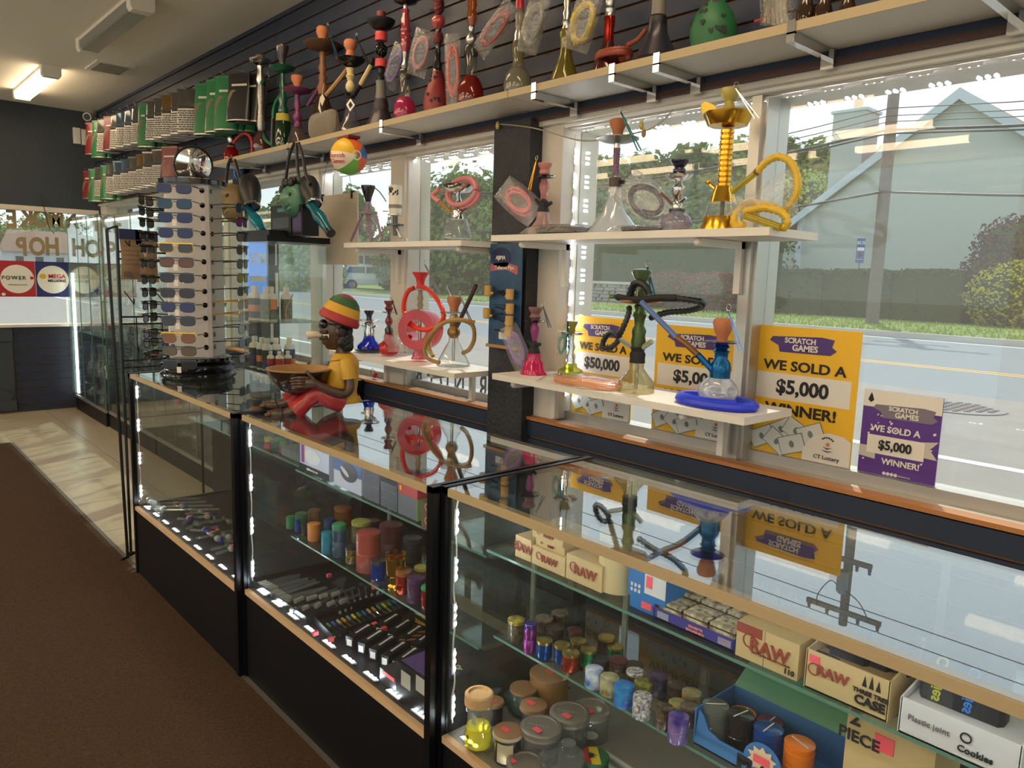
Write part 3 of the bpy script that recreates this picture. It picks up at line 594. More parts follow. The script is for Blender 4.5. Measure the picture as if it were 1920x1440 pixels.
c1 = case('farthest glass display case, under the sunglasses tower, led lit', 2.527, 3.73, 1.0, 1.508, [(.74, 1.25)], blk, (4, 9, 9)); 
B().box(.47, .49, -.58, .58, .34, .73).obj('sliding_back', mat('dark mirror back', (30, 34, 36), .08, .6), c1)
c2 = case('middle glass display case, under the bowl figurine, led lit', 1.398, 2.513, 1.02, 1.526, [(.745, 1.21), (.50, 1.19)], blk, (4, 9, 8))
c3 = case('nearest long glass display case with grinders and jars inside, led lit', -.46, 1.384, 1.045, 1.552, [(.79, 1.165), (.555, 1.195)], deckg, (5, 11, 11))
# dark service counter under the tower case
sc_ = thing('service_counter', 'low dark counter against the window wall under the bottle tower', 'counter', (1.84, 4.0, 0)); B().box(-.21, .21, -.55, .45, 0, .87).obj('body', blk, sc_); B().box(-.22, .22, -.56, .46, .87, .895).obj('counter_top', blk, sc_)
# square glass tower with bottles
tw = thing('tower_case', 'square glass tower case with a black lid, full of bottles', 'display case', (1.855, 3.935, .895)); w = .165
B().box(-w, w, -w, w, 0, .018).obj('base', blk, tw); B().box(-w-.012, w+.012, -w-.02, w+.02, .705, .735).obj('lid', blk, tw)
for a, b in (((-w, -w+.004), (-w, w)), ((w-.004, w), (-w, w)), ((-w, w), (-w, -w+.004)), ((-w, w), (w-.004, w))): B().box(a[0], a[1], b[0], b[1], .018, .705).obj('glass_pane', showglass, tw)
for z in (.28,): B().box(-w+.006, w-.006, -w+.006, w-.006, z, z+.005).obj('glass_shelf', shelfglass, tw)
# window shelves on white brackets
def wshelf(label, y0, y1, x0, x1, z, th=.022, brs=()):
    t = thing('window_shelf', label, 'shelf', (x0, (y0+y1)/2, z)); h = (y1-y0)/2; d = x1-x0
    B().box(0, d, -h, h, -th, 0).obj('board', shelf_w, t)
    for y in brs:
        yy = y-(y0+y1)/2; b = B(); b.bar((.03, yy, -th-.012), (d-.005, yy, -th-.012), .022, .022); b.bar((d-.012, yy, -th-.0), (d-.012, yy, -th-.16), .022, .022, up=(0,1,0)); b.ball((.03, yy, -th-.012), .013, 8, 6); b.obj('bracket', mat('white bracket', (224, 216, 204), .45), t)
    return t
wshelf('upper right white window shelf, carrying the tall gold hookah', 1.06, 2.19, 1.85, 2.12, 1.607, brs=(1.30, 2.05))
wshelf('upper left white window shelf, carrying the silver hookah with pink hose', 2.37, 3.28, 1.85, 2.12, 1.592, brs=(2.42, 3.2))
wshelf('lower right white window shelf, carrying the skull hookah', 1.08, 2.14, 1.83, 2.09, 1.096, brs=(1.3, 2.05))
wshelf('lower left white window shelf, carrying the red wheel hookah', 2.41, 3.45, 1.86, 2.12, 1.062, brs=(2.6, 3.3))
# long shelf over the windows
for a, b, lb in ((2.12, 4.95, 'far half of the long white shelf over the windows'), (-.9, 2.115, 'near half of the long white shelf over the windows')):
    t = thing('wall_shelf', lb, 'shelf', (1.85, (a+b)/2, 2.112)); m_ = (a+b)/2
    B().box(.003, .216, a-m_, b-m_, -.024, 0).obj('board', shelf_w, t); B().box(0, .003, a-m_, b-m_, -.024, 0).obj('edge_band', shelf_e, t)
    for y in (1.04, 1.46, 1.63, 1.98, 2.95, 3.86, 4.6, .6, .2, -.4):
        if a < y < b: B().box(-.004, .20, y-m_-.011, y-m_+.011, -.05, -.025).box(-.004, .004, y-m_-.011, y-m_+.011, -.03, .004).box(.196, .214, y-m_-.018, y-m_+.018, -.075, -.018).obj('bracket', chrome, t)
# tall glass cabinets along the far wall
strip = emis('white led strip', (236, 250, 240), 6); tubel = emis('warm strip light', (255, 238, 208), 3.5)
def cabinet(label, x0, y0, y1, zt, strips):
    t = thing('glass_cabinet', label, 'cabinet', (x0, (y0+y1)/2, 0)); h = (y1-y0)/2; d = 2.05-x0
    B().box(0, d, -h, h, 0, .125).obj('base', blk, t); B().box(-.004, .012, -h, h, .125, .15).obj('bottom_rail', alum, t)
    for k in range(3): B().box(0, .004, -h+k*2*h/3+.004, -h+(k+1)*2*h/3-.004, .15, zt).obj('glass_door', showglass, t)
    for s in (-1, 1): B().box(0, d, s*h-.003, s*h+.003, .125, zt).obj('side_glass', showglass, t)
    B().box(0, d, -h, h, zt, zt+.006).obj('top_glass', shelfglass, t)
    for z in (.42, .80, 1.12, 1.45): B().box(.01, d, -h+.01, h-.01, z, z+.005).obj('glass_shelf', shelfglass, t); 
    for z in (.42, .80, 1.12, 1.45): B().box(.008, .01, -h+.01, h-.01, z, z+.005).obj('shelf_edge', gedge, t)
    for k in range(4): B().box(-.002, .006, -h+k*2*h/3-.003, -h+k*2*h/3+.003, .15, zt).obj('door_edge', gedge, t)
    if strips: B().box(.012, .03, h-.05, h-.02, .16, 1.36).obj('led_strip', strip, t)
    B().tube([(.03, -h+.05, zt-.03), (.03, h-.05, zt-.03)], .011, 8).obj('strip_light', tubel, t)
    return t
cabinet('tall glass cabinet at the far wall with a bright white led strip', 1.78, 7.42, 8.55, 1.88, True)
cabinet('tall glass cabinet of glassware next to the far one', 1.80, 6.1, 7.39, 1.86, False)
cabinet('tall glass cabinet seen behind the sunglasses tower', 1.80, 4.75, 6.07, 1.86, False)
# glassware inside
cols = [clear, glassy('blue glass', (70, 110, 220), .15, .5), glassy('green glass', (120, 190, 130), .15, .5), glassy('amber glass', (220, 150, 60), .2, .5), glassy('pink glass', (240, 150, 170), .2, .5)]
def beaker(m2):
    t = thing('water_pipe', '', 'water pipe'); B().lathe([(.001,0),(.055,0),(.05,.02),(.02,.10),(.017,.24),(.021,.25),(.021,.262)], 14).obj('body', clear, t); B().tube([(.03,0,.06), (.055,0,.11)], .007, 6).lathe([(.004,0),(.013,.02)], 8, o=(.055,0,.11)).obj('bowl', m2, t); B().lathe([(.0215,.238),(.0215,.255)], 12, caps=False).obj('band', m2, t); return t
def straight(m2):
    t = thing('water_pipe', '', 'water pipe'); B().lathe([(.001,0),(.042,0),(.042,.006),(.02,.012),(.02,.2),(.024,.205),(.024,.215)], 14).obj('body', clear, t); B().lathe([(.0,.03),(.034,.05),(.036,.075),(.02,.1)], 12).obj('chamber', m2, t); return t
def bubbler(m2):
    t = thing('water_pipe', '', 'water pipe'); B().ball((0,0,.045), (.045,.045,.045), 12, 8).obj('body', clear, t); B().tube(spline([(0,0,.08),(-.005,0,.13),(-.05,0,.17)]), .012, 8).obj('neck', clear, t); B().lathe([(.006,.0),(.016,.03)], 8, o=(.03,0,.08)).obj('bowl', m2, t); return t
protos = [f(m2) for f in (beaker, straight, bubbler) for m2 in cols]; gi = 0; r = random.Random(11); cname = ['clear', 'blue accented', 'green accented', 'amber accented', 'pink accented']; knd = ['beaker', 'straight tube', 'round bubbler']
used = set()
for cab, (y0, y1) in enumerate(((7.5, 8.45), (6.2, 7.3), (5.0, 6.0))):
    for z, lv in ((.155, 'bottom'), (.425, 'second'), (.805, 'third'), (1.125, 'fourth'), (1.455, 'top')):
        nn = (9, 7, 5)[cab] if z > .5 else (5, 4, 3)[cab]
        for k in range(nn):
            pi = r.randrange(15) if r.random() < .6 else (0, 5, 10)[r.randrange(3)]; src = protos[pi]
            loc = (1.84+r.random()*.12+.0, y0+(y1-y0)*(k+.5)/nn+r.uniform(-.01, .01), z); lb = '%s %s pipe, %s shelf, %s cabinet, %s from the far end' % (cname[pi % 5], knd[pi//5], lv, ('far', 'next', 'nearest')[cab], ORD[nn-1-k])
            if pi not in used: used.add(pi); o = src; o.location = loc
            else: o = dup(src, loc)
            o.rotation_euler = (0, 0, r.uniform(0, 6)); o.scale = (.9,)*3 if z > 1 else (1,)*3; o['label'] = lb; o['group'] = 'glass water pipes in the tall cabinets'
for i, p_ in enumerate(protos):
    if i not in used:
        for ch in list(p_.children): bpy.data.objects.remove(ch)
        bpy.data.objects.remove(p_)
tag(B().ball((1.86, 5.75, .462), .03, 12, 8).obj('glass_ball', mat('glossy red', (190, 44, 40), .2)), 'red ball standing among the glassware behind the wire rack', 'ball')
# wire display rack with hooks beside the first case
wire = mat('black wire', (14, 14, 16), .4); rk = thing('wire_rack', 'black wire display rack with hooks beside the first case', 'display rack', (1.015, 3.95, 0)); 
def rl(p): return V(p)-V((1.015, 3.95, 0))
uA = [V((1.015, 3.95, 0)), at(200, 430, y=3.95)]; B().tube([rl(q) for q in uA], .007, 6).obj('upright', wire, rk)
A2 = V((1.045, 4.02, 0)); top2 = at(219, 424, y=4.02); B().tube([rl((top2.x, 4.02, 0)), rl(top2)], .0065, 6).obj('upright', wire, rk); B().tube([rl((1.42, 4.02, 0)), rl((1.42, 4.02, 1.62))], .0065, 6).obj('upright', wire, rk)
B().tube([rl(uA[1]), rl(top2)], .005, 6).tube([rl((.98, 3.93, .012)), rl((1.1, 4.02, .012)), rl((1.42, 4.02, .012))], .006, 6).tube([rl((1.015, 3.95, .03)), rl((1.2, 3.95, .03))], .006, 6).obj('foot', wire, rk)
for pz in (1.52, 1.485, 1.205, 1.17, .99, .955, .70): 
    B().tube([rl((top2.x, 4.02, pz)), rl((1.42, 4.02, pz))], .0045, 6).obj('cross_wire', wire, rk)
for x_ in (1.12, 1.24, 1.36): B().tube([rl((x_, 4.02, 1.205)), rl((x_, 4.02, .70))], .003, 5).obj('grid_wire', wire, rk)
for x_, z in ((1.06, 1.60), (1.2, 1.59), (1.07, 1.33), (1.22, 1.32), (1.36, 1.32), (1.08, 1.10), (1.3, 1.09), (1.08, .98), (1.3, .97)):
    B().tube([rl((x_, 4.02, z)), rl((x_+.0, 3.87, z-.055)), rl((x_, 3.865, z-.03))], .0035, 5).obj('hook', wire, rk)
navyc = mat('navy card header', (34, 42, 84), .5); kraft = mat('tan packed sticks', (150, 122, 92), .7, var=(40, .5))
for k, (px, py0, py1, lb) in enumerate(((248, 430, 524, 'blue headed bag of tan sticks on the wire rack, left one'), (278, 433, 529, 'blue headed bag of tan sticks on the wire rack, right one'))):
    a = at(px, py0, y=3.93); b = at(px, py1, y=3.93); t = thing('hanging_bag', lb, 'bag', b); hh = a.z-b.z; w = .05
    B().grid(lambda u, v: V(((u-.5)*2*w*(1-.12*math.sin(v*3)), -.012*math.sin(u*PI)*math.sin(min(v*1.2, 1)*PI), v*hh*.8)), 6, 8).obj('bag_body', kraft, t, fix=False)
    B().box(-w, w, -.004, .004, hh*.8, hh).obj('header_card', navyc, t); B().box(-w*.8, -w*.1, -.016, -.014, hh*.05, hh*.16).obj('barcode_label', mat('grey print', (110, 98, 86), .7), t)
    for q in range(5): B().box(-w*.8, w*.85, -.0155, -.0145, hh*(.3+.09*q), hh*(.3+.09*q)+.003).obj('print_line', MT['grey print'], t)
# ================================================================ HOOKAHS
def gl(n, c, h=.15, e=.5, r0=.06): return glassy(n, c, h, e, r0)
blackg = mat('glossy black', (16, 16, 18), .12, coat=.5); redc = mat('red clay', (122, 48, 40), .5); ravenr = mat('red acrylic ring', (196, 62, 64), .3); creamp = mat('cream bamboo', (206, 186, 136), .5)
woodb = mat('turned brown wood', (122, 78, 48), .45, var=(30, .5)); bead = mat('red blue beads', (150, 40, 56), .35, var=(60, 1), col2=(48, 52, 120)); greenp = mat('green lacquer', (22, 84, 62), .25, coat=.4); greenh = mat('green rubber hose', (30, 118, 72), .5)
def hookah(label, px, row, x, z, parts, group=None, n=18):
    P = V((x, at(px, row, x=x).y, z)); t = thing('hookah', label, 'hookah', P, 0, group); s = mpp(P)
    t_s[t.name] = (P, s)
    for it in parts:
        nm, m, pr = it[:3]; kw = it[3] if len(it) > 3 else {}
        b = B().lathe([(max(r_*s, 0), zrow(P, rw)-z) for r_, rw in pr], kw.get('n', n), sx=kw.get('sx', 1), rib=kw.get('rib'), caps=kw.get('caps', True)); b.obj(nm, m, t, label=kw.get('label'))
    return t
t_s = {}
def L(t, px, row, dx=0): P = t_s[t.name][0]; return at(px, row, x=P.x+dx)-P
def htube(t, pix, r, m, nm='hose', n=7, k=6, dx=0, rib=False):
    s = t_s[t.name][1]; pts = [L(t, p[0], p[1], dx+(p[2] if len(p) > 2 else 0)) for p in pix]; pts = spline(pts, k if not rib else k*4) if k else pts
    return (ribtube(pts, r*s, n) if rib else B().tube(pts, r*s, n)).obj(nm, m, t)
def ring_hose(t, c, rx, ry, r, m, turns=2, nm='hose', n=7, dxr=None, rib=False, drift=0):
    """coil seen as an ellipse: rx along the shelf, depth chosen from ry"""
    P, s = t_s[t.name]; o = L(t, *c); k = int((44 if not rib else 120)*turns); pts = []
    for i in range(k+1):
        a = 2*PI*i/(k/turns); f = 1+.05*math.sin(a*.31); pts.append(o+V(((dxr or rx)*s*math.sin(a)*f, -rx*s*math.cos(a)*f, drift*s*i/k+ry*s*.05*math.sin(a*.5))))
    return (ribtube(pts, r*s, n) if rib else B().tube(pts, r*s, n)).obj(nm, m, t)
def tongs(label, p0, p1, x, m=silver, w=4):
    a, b = at(*p0, x=x), at(*p1, x=x); t = thing('tongs', label, 'tongs', a, 0); s = mpp(a); d = b-a
    for k in (-1, 1): B().bar((0,0,0), d+V((0, k*w*s*.8, 0)), w*s*.5, w*s*.3).obj('arm', m, t)
    B().tube(loop((0,0,w*s), (0,1,0), (0,0,1), w*s*.8, w*s, 1, 10), .0012, 5).obj('hanging_ring', silver, t); return t
def hosebag(label, p0, p1, hw, x, m, r=3.5, turns=3, rib=False, tilt=0, film_=None, w2=None):
    """coiled hose sealed in a clear bag, long axis from pixel p0 to p1 on the plane x"""
    a, b = at(*p0, x=x), at(*p1, x=x-tilt); c = (a+b)/2; t = thing('bagged_hose', label, 'hose', c); s = mpp(c); u = (b-a)/2; al = u.length; u.normalize(); v = u.cross(V((-.8,-.6,0))).normalized(); nn = u.cross(v); w = hw*s
    pts = []; k = (26 if not rib else 90); 
    for i in range(int(k*turns)+1):
        q = 2*PI*i/k; f = 1-.13*(i/k); pts.append(u*(al*.82*f*math.cos(q))+v*(w*.78*f*math.sin(q))+nn*(r*s*1.4*math.sin(i*.19)))
    (ribtube(pts, r*s, 6) if rib else B().tube(pts, r*s*.72, 6)).obj('hose', m, t)
    def sh(sg):
        def f(i, j):
            p = (i-.5)*2; q = (j-.5)*2; e = max(0, 1-(abs(p)**4+abs(q)**4)); return u*(al*1.12*p)+v*(w*1.1*q*(1-.12*p*p))+nn*(sg*(r*s*2.6*e**.5+.003*noise.noise(V((p*4, q*4, sg+al*9)))))
        return f
    B().grid(sh(1), 10, 8).grid(sh(-1), 10, 8).obj('clear_bag', film_ or film, t, fix=False)
    return t
SX, SZ = 1.965, 2.112
hearts = {}
def heartbase(t, m, n, prof, r0):
    """little raised hearts on the base"""
    P, s = t_s[t.name]; b = B(); r = random.Random(4)
    hp_ = [(.0,-.5),(.42,-.05),(.45,.25),(.25,.45),(0,.22),(-.25,.45),(-.45,.25),(-.42,-.05)]
    for i in range(n):
        a = PI+.3+r.uniform(-1.5, 1.5)-.5; k = r.random()*.9; z0, z1 = zrow(P, prof[0][1])-P.z, zrow(P, prof[-1][1])-P.z; z = z0+(z1-z0)*k
        for (ra, wa), (rb, wb) in zip(prof, prof[1:]):
            za, zb = zrow(P, wa)-P.z, zrow(P, wb)-P.z
            if min(za, zb) <= z <= max(za, zb): rr = (ra+(rb-ra)*(z-za)/(zb-za))*s; break
        h = r0*s; n_ = V((math.cos(a), math.sin(a), 0)); sdv = V((-math.sin(a), math.cos(a), 0))
        b.prism([n_*(rr*.985)+sdv*(x_*h)+V((0,0,z+y_*h)) for x_, y_ in hp_], n_*(rr*.015+.0018))
    return b
# --- long wall shelf, from the far end to the near end
t = hookah('small red hookah with a red hose at the far end of the long shelf', 434, 285, SX, SZ, [('bowl', redc, [(4,243),(8,238),(9,228),(7,227)]), ('tray', blackg, [(3,252),(14,247),(16,244),(14,244)]), ('stem', silver, [(6,278),(8,274),(5,268),(7,262),(4,252)]), ('glass_base', gl('red glass', (210,52,40), .45), [(15,304),(15,296),(12,282),(7,276)])])
htube(t, [(438,268),(446,258),(458,250),(470,258),(473,278),(470,296)], 2.6, mat('red hose', (186, 50, 52), .5))
t = hookah('tall silver hookah with a green hose near the far end of the shelf', 490, 250, SX, SZ, [('bowl', mat('grey clay', (120,108,100), .6), [(5,116),(8,110),(8,104),(6,103)]), ('tray', chrome, [(4,124),(18,117),(20,112),(18,112)]), ('stem', silver, [(5,160),(8,150),(5,135),(6,124)]), ('column', mat('patterned silver', (150,146,140), .3, .7, var=(90,.9)), [(6,246),(8,236),(5,200),(7,180),(6,160)]), ('glass_base', gl('smoky rose glass', (170,120,120), .25), [(15,288),(17,276),(13,258),(7,246)])])
htube(t, [(492,153),(487,170),(486,205),(490,240),(498,262),(512,272)], 3.2, greenh)
t = hookah('dark green hookah with a yellow label on its bottle', 531, 240, SX, SZ, [('bowl', mat('dark glazed bowl', (58,40,34), .2, coat=.5), [(5,118),(8,104),(12,90),(12,86),(9,87)]), ('tray', greenp, [(6,138),(20,132),(24,126),(22,126)]), ('stem', greenp, [(8,212),(9,205),(6,195),(9,186),(5,175),(7,160),(4,150),(5,118)]), ('bottle', gl('green bottle glass', (40,110,60), .3), [(15,282),(16,268),(14,240),(13,228),(11,212)]), ('paper_label', mat('yellow label', (178,164,60), .6), [(13.6,228),(12.4,214)], {'caps': False})])
htube(t, [(527,178),(518,190),(513,205),(512,222)], 3, greenh); htube(t, [(512,222),(511,250),(511,272)], 3.4, black, 'hose_handle')
t = hookah('beaded red and blue hookah with an orange clay bowl', 558, 225, SX, SZ, [('bowl', terracotta, [(7,166),(6,160),(11,150),(11,143),(8,141)]), ('tray', bead, [(4,178),(24,172),(27,168),(24,167)]), ('stem', bead, [(5,240),(7,234),(5,228),(8,222),(8,216),(4,208),(6,196),(4,186),(5,178)]), ('glass_base', gl('clear rose glass', (226,206,204), .08), [(20,276),(18,262),(13,244),(8,238)])])
t = hookah('brown turned wood hookah with a wide brown tray', 605, 170, SX+.02, SZ, [('bowl', terracotta, [(8,82),(7,72),(11,62),(11,54),(8,50)]), ('tray', mat('brown metal tray', (98,70,54), .35, .4), [(6,98),(30,90),(35,83),(33,81)]), ('stem', woodb, [(8,178),(10,165),(6,152),(8,145),(5,138),(8,128),(5,118),(6,96)]), ('glass_base', gl('brown glass', (120,86,60), .3), [(26,256),(28,235),(18,205),(9,180)])])
htube(t, [(660,118),(640,145),(612,178)], 4, mat('tan bamboo', (176, 140, 92), .5, var=(60,.5)), 'hose_handle', k=2); htube(t, [(603,152),(592,175),(577,198)], 3.2, bead, 'hose_handle', k=2)
tg = thing('price_tag', 'square cream tag hanging on the brown wood hookah', 'tag', at(604, 187, x=SX-.06)); k_ = mpp(tg.location); B().prism([V((0,-10*k_,0)), V((0,0,-11*k_)), V((0,10*k_,0)), V((0,0,11*k_))], (.002,0,0)).obj('card', mat('cream card', (206,194,168), .6), tg); B().tube([(0,0,10*k_), (.01,.0,30*k_)], .0008, 4).obj('string', paper, tg)
# bubble wrapped bundle
bp_ = at(607, 226, x=SX-.05); bb = thing('wrapped_bundle', 'bubble wrapped bundle lying between the wooden hookah and the cream hookah', 'package', (bp_.x, bp_.y, SZ)); k_ = mpp(bp_)
def bund(i, j):
    a = 2*PI*i; p = j*2-1; e = (1-abs(p)**3)**.5 if abs(p) < 1 else 0; zz = .07*(1+.25*p*p)
    return V((-.05*math.cos(a)*e+.004*noise.noise(V((i*8, p*9, 0))), -p*46*k_, .062+zz*math.sin(a)*(.35+.65*e)+.012*p*p+.006*noise.noise(V((i*9, p*7, 3)))))
B().grid(bund, 24, 20).obj('bubble_wrap', glassy('bubble wrap', (196,186,168), .55, .7, .06, .15, bump=(260, 1)), bb, fix=False); B().tube([(0, 38*k_, .05), (0,-38*k_,.06)], .022, 10).obj('contents', mat('dim contents', (110,100,88), .6), bb)
t = hookah('cream hookah with an orange clay bowl and a black tray', 657, 215, SX, SZ, [('bowl', terracotta, [(8,108),(9,103),(7,95),(12,86),(12,79),(9,75)]), ('tray', blackg, [(6,126),(14,124),(26,115),(28,111),(10,110)]), ('stem', creamp, [(5,153),(7,146),(9,143),(6,139),(8,128)]), ('ball', creamp, [(4,173),(9,166),(9,160),(5,152)]), ('collar', blackg, [(10,184),(8,181),(11,176),(5,172)]), ('glass_base', gl('clear lilac glass', (232,226,236), .06), [(29,250),(26,243),(15,228),(9,205),(7,184)])])
htube(t, [(702,112),(697,120)], 4.6, black, 'handle_tip', k=0); htube(t, [(697,120),(676,158)], 4, creamp, 'hose_handle', k=0); htube(t, [(676,158),(664,178)], 4.4, black, 'handle_socket', k=0)
B().prism([L(t,657,185,-.04), L(t,649,196,-.04), L(t,656,209,-.04), L(t,665,197,-.04)], (.002,0,0)).obj('hang_tag', paper, t); B().prism([L(t,657,190,-.042), L(t,653,196,-.042), L(t,656,203,-.042), L(t,661,197,-.042)], (.001,0,0)).obj('tag_emblem', ink, t)
tongs('black tongs hanging from the cream hookah bowl', (668,69), (691,121), SX-.03, black, 3.5)
tongs('blue tongs hanging from the brown wood hookah bowl', (614,50), (632,106), SX-.03, mat('blue metal', (72,110,150), .3, .8), 3.5)
t = hookah('black hookah with two red rings', 714, 215, SX, SZ, [('bowl', redc, [(7,36),(8,30),(9,26),(9,23),(7,23)]), ('tray', mat('matt black tray', (26,26,28), .4), [(5,56),(16,53),(24,44),(26,38),(23,37)]), ('ring', ravenr, [(4,78),(11,77),(11.5,70),(11,61),(4,60)]), ('ring', ravenr, [(4,127),(11,126),(11.5,119),(11,112),(4,110)]), ('stem', blackg, [(8,152),(10,145),(6,138),(8,130),(4,126),(4,56)]), ('neck', mat('grey ombre', (110,106,98), .4), [(11,186),(9,172),(9,156),(10,152)]), ('glass_base', mat('dark mauve black base', (50,42,50), .35), [(34,252),(29,240),(20,220),(14,204),(15,198),(12,186)])])
P, s = t_s[t.name]; b = B()
for i in range(6): b.tube([V((11*s*math.sin(PI*q)*math.cos(i*PI/3+q*2.2), 11*s*math.sin(PI*q)*math.sin(i*PI/3+q*2.2), zrow(P, 109-30*q)-SZ)) for q in [j/10 for j in range(11)]], 2*s, 5)
b.obj('twisted_cage', blackg, t)
pinka = gl('pink acrylic', (226,110,124), .5)
t = hookah('pink acrylic hookah with a pink and clear base', 759, 190, SX, SZ, [('tray', blackg, [(5,10),(20,5),(23,0),(21,0)]), ('bowl', redc, [(7,0),(6,-8),(11,-20),(11,-28)]), ('stem', silver, [(5,132),(8,124),(4,115),(5,100),(4,20),(4,8)]), ('acrylic', pinka, [(4,101),(9,85),(8,76),(10,68),(8,62),(10,58),(8,50),(9,38),(6,30),(7,18)], {'rib': (8,.05)}), ('collar', gl('smoked glass', (140,136,126), .3), [(11,146),(12,136),(10,131)]), ('neck', gl('clear neck glass', (232,230,222), .04), [(11,184),(10,165),(11,146)]), ('glass_base', gl('pink frosted glass', (206,62,120), .8), [(19,226),(21,215),(20,200),(16,188),(11,183)])])
hosebag('purple hose in a clear bag hanging beside the pink hookah', (752,88), (728,162), 15, SX+.03, mat('purple hose', (84,44,140), .5)); hosebag('dusty pink hose in a clear bag right of the pink hookah', (797,60), (780,138), 19, SX-.01, mat('dusty pink hose', (182,116,122), .5))
reds = mat('knobbly dark red', (96,24,28), .35, bump=(90,1)); prof = [(24,212),(26,196),(24,178),(15,152),(10,134)]
t = hookah('red hookah base with black hearts', 820, 170, SX, SZ, [('knit_ball', reds, [(4,28),(10,20),(11,12),(10,2),(5,-6)]), ('joint', blackg, [(5,62),(6,56),(4,30)]), ('red_ball', mat('glossy red ball', (170,62,58), .15, coat=.6), [(5,55),(11,46),(13,38),(10,31),(5,29)]), ('knit_ball', reds, [(5,84),(9,78),(10,70),(8,62),(4,60)]), ('stem', blackg, [(10,134),(8,128),(9,122),(5,112),(6,100),(4,92),(6,84)]), ('bowl', redc, [(6,-20),(11,-34),(10,-42)]), ('glass_base', mat('matt red glass', (134,42,40), .45), prof)])
heartbase(t, ink, 18, prof[::-1], 7).obj('heart_print', ink, t)
hosebag('red orange hose in a clear bag leaning on the red heart hookah', (848,70), (851,192), 15, SX-.05, mat('red orange hose', (204,62,42), .5), 4)
t = hookah('orange acrylic hookah with a red base', 882, 170, SX, SZ, [('acrylic', gl('orange acrylic', (206,122,36), .5), [(5,50),(9,36),(9,26),(7,18),(9,10),(8,0),(6,-14)], {'rib': (8,.05)}), ('stem', silver, [(6,86),(10,80),(11,74),(8,66),(4,60),(6,54),(4,48)]), ('tray', blackg, [(5,-16),(24,-22),(26,-26)]), ('collar', gl('smoked glass', (1,1,1)), [(13,104),(13,92),(11,86)]), ('neck', gl('clear neck glass', (1,1,1)), [(12,145),(11,125),(12,104)]), ('glass_base', gl('deep red glass', (150,34,22), .8), [(24,198),(26,184),(24,165),(18,150),(12,144)])])
hosebag('red hose in a clear bag right of the orange hookah', (958,12), (900,94), 18, SX, mat('deep red hose', (168,54,38), .5), 4)
t = hookah('frosted grey hookah with a red top piece', 971, 140, SX, SZ, [('red_piece', mat('red plastic', (176,30,52), .3), [(8,18),(8,4),(6,-6)]), ('bowl', redc, [(6,-8),(11,-24),(11,-32)]), ('stem', gl('frosted stem', (206,200,186), .6), [(6,60),(8,50),(7,42),(8,30),(6,24),(9,19)]), ('collar', silver, [(11,80),(9,74),(9,66),(7,58)]), ('neck', gl('etched glass', (196,186,150), .35), [(11,128),(10,110),(12,95),(11,78)]), ('glass_base', gl('frosted grey glass', (150,146,128), .8), [(24,178),(27,162),(24,144),(15,130),(11,127)])])
hosebag('clear hose in a crinkled bag beside the frosted hookah', (1014,-4), (988,94), 20, SX-.02, gl('clear hose', (220,214,196), .5), 4, rib=True)
t = hookah('yellow glass hookah with a silver stem', 1060, 110, SX, SZ, [('stem', silver, [(9,56),(7,48),(9,42),(6,36),(8,26),(5,16),(7,6),(5,-6)]), ('tray', silver, [(4,-8),(22,-14),(24,-18)]), ('neck', gl('yellow bagged neck', (212,200,120), .3), [(10,92),(11,76),(13,62),(9,55)]), ('glass_base', gl('olive yellow glass', (178,164,62), .4), [(27,152),(25,142),(17,120),(12,104),(10,91)])])
hosebag('yellow ribbed hose coiled in a clear bag by the yellow hookah', (1107,-4), (1080,90), 24, SX-.05, mat('yellow ribbed hose', (196,172,62), .5), 5, 2, rib=True)
t = hookah('red metal hookah with a copper ribbed hose round its base', 1140, 100, SX, SZ, [('stem', silver, [(11,32),(9,26),(11,18),(7,12),(9,4),(6,-8)]), ('body', mat('red chrome', (150,34,24), .15, .8), [(10,82),(9,60),(11,40),(10,31)]), ('glass_base', gl('dark red glass', (96,26,28), .7), [(30,142),(27,128),(18,104),(10,80)])])
cop = mat('copper ribbed hose', (138,66,46), .45); ring_hose(t, (1150,112), 33, 10, 4.5, cop, 2.3, dxr=24, drift=14, rib=True, n=8); htube(t, [(1175,85,-.03),(1195,74),(1212,55)], 4, cop, n=7)
hookah('black hookah base with a grey neck', 1232, 70, SX, SZ, [('neck', mat('grey ombre', (1,1,1)), [(14,32),(13,12),(14,-8)]), ('collar', black, [(18,52),(17,44),(18,34),(15,30)]), ('glass_base', mat('navy black glass', (34,34,46), .3), [(42,112),(34,96),(24,76),(19,62),(18,50)]), ('stem', silver, [(6,-8),(5,-40)])])
prof = [(38,94),(43,72),(43,52),(34,26),(18,4),(13,-10)]
t = hookah('green hookah base with dark hearts', 1338, 50, SX, SZ, [('glass_base', mat('matt green glass', (28,92,52), .5), prof), ('stem', silver, [(8,-10),(7,-40)])]); heartbase(t, ink, 26, prof[::-1], 11).obj('heart_print', mat('dark green print', (16,34,26), .5), t)
bg = thing('bag_of_tubes', 'clear bag of pale tubes with red ends at the near end of the shelf', 'bag', V((SX, at(1458, 20, x=SX).y, SZ))); t_s[bg.name] = (bg.location.copy(), mpp(bg.location)); s = t_s[bg.name][1]
for k in range(6): htube(bg, [(1432+9*k, 44+0*k), (1436+7*k, 10), (1430+10*k, -40)], 4, gl('pale tube', (214,206,190), .5), 'tube', k=3)
htube(bg, [(1415,40),(1438,32),(1448,18)], 2.5, mat('red cord', (150,34,34), .5), 'red_cord')
B().grid(lambda i, j: L(bg, 1425+70*i, 48-100*j, -.04*math.sin(i*PI))+V((.003*noise.noise(V((i*6,j*6,0))),0,0)), 8, 8).obj('clear_bag', film, bg, fix=False)
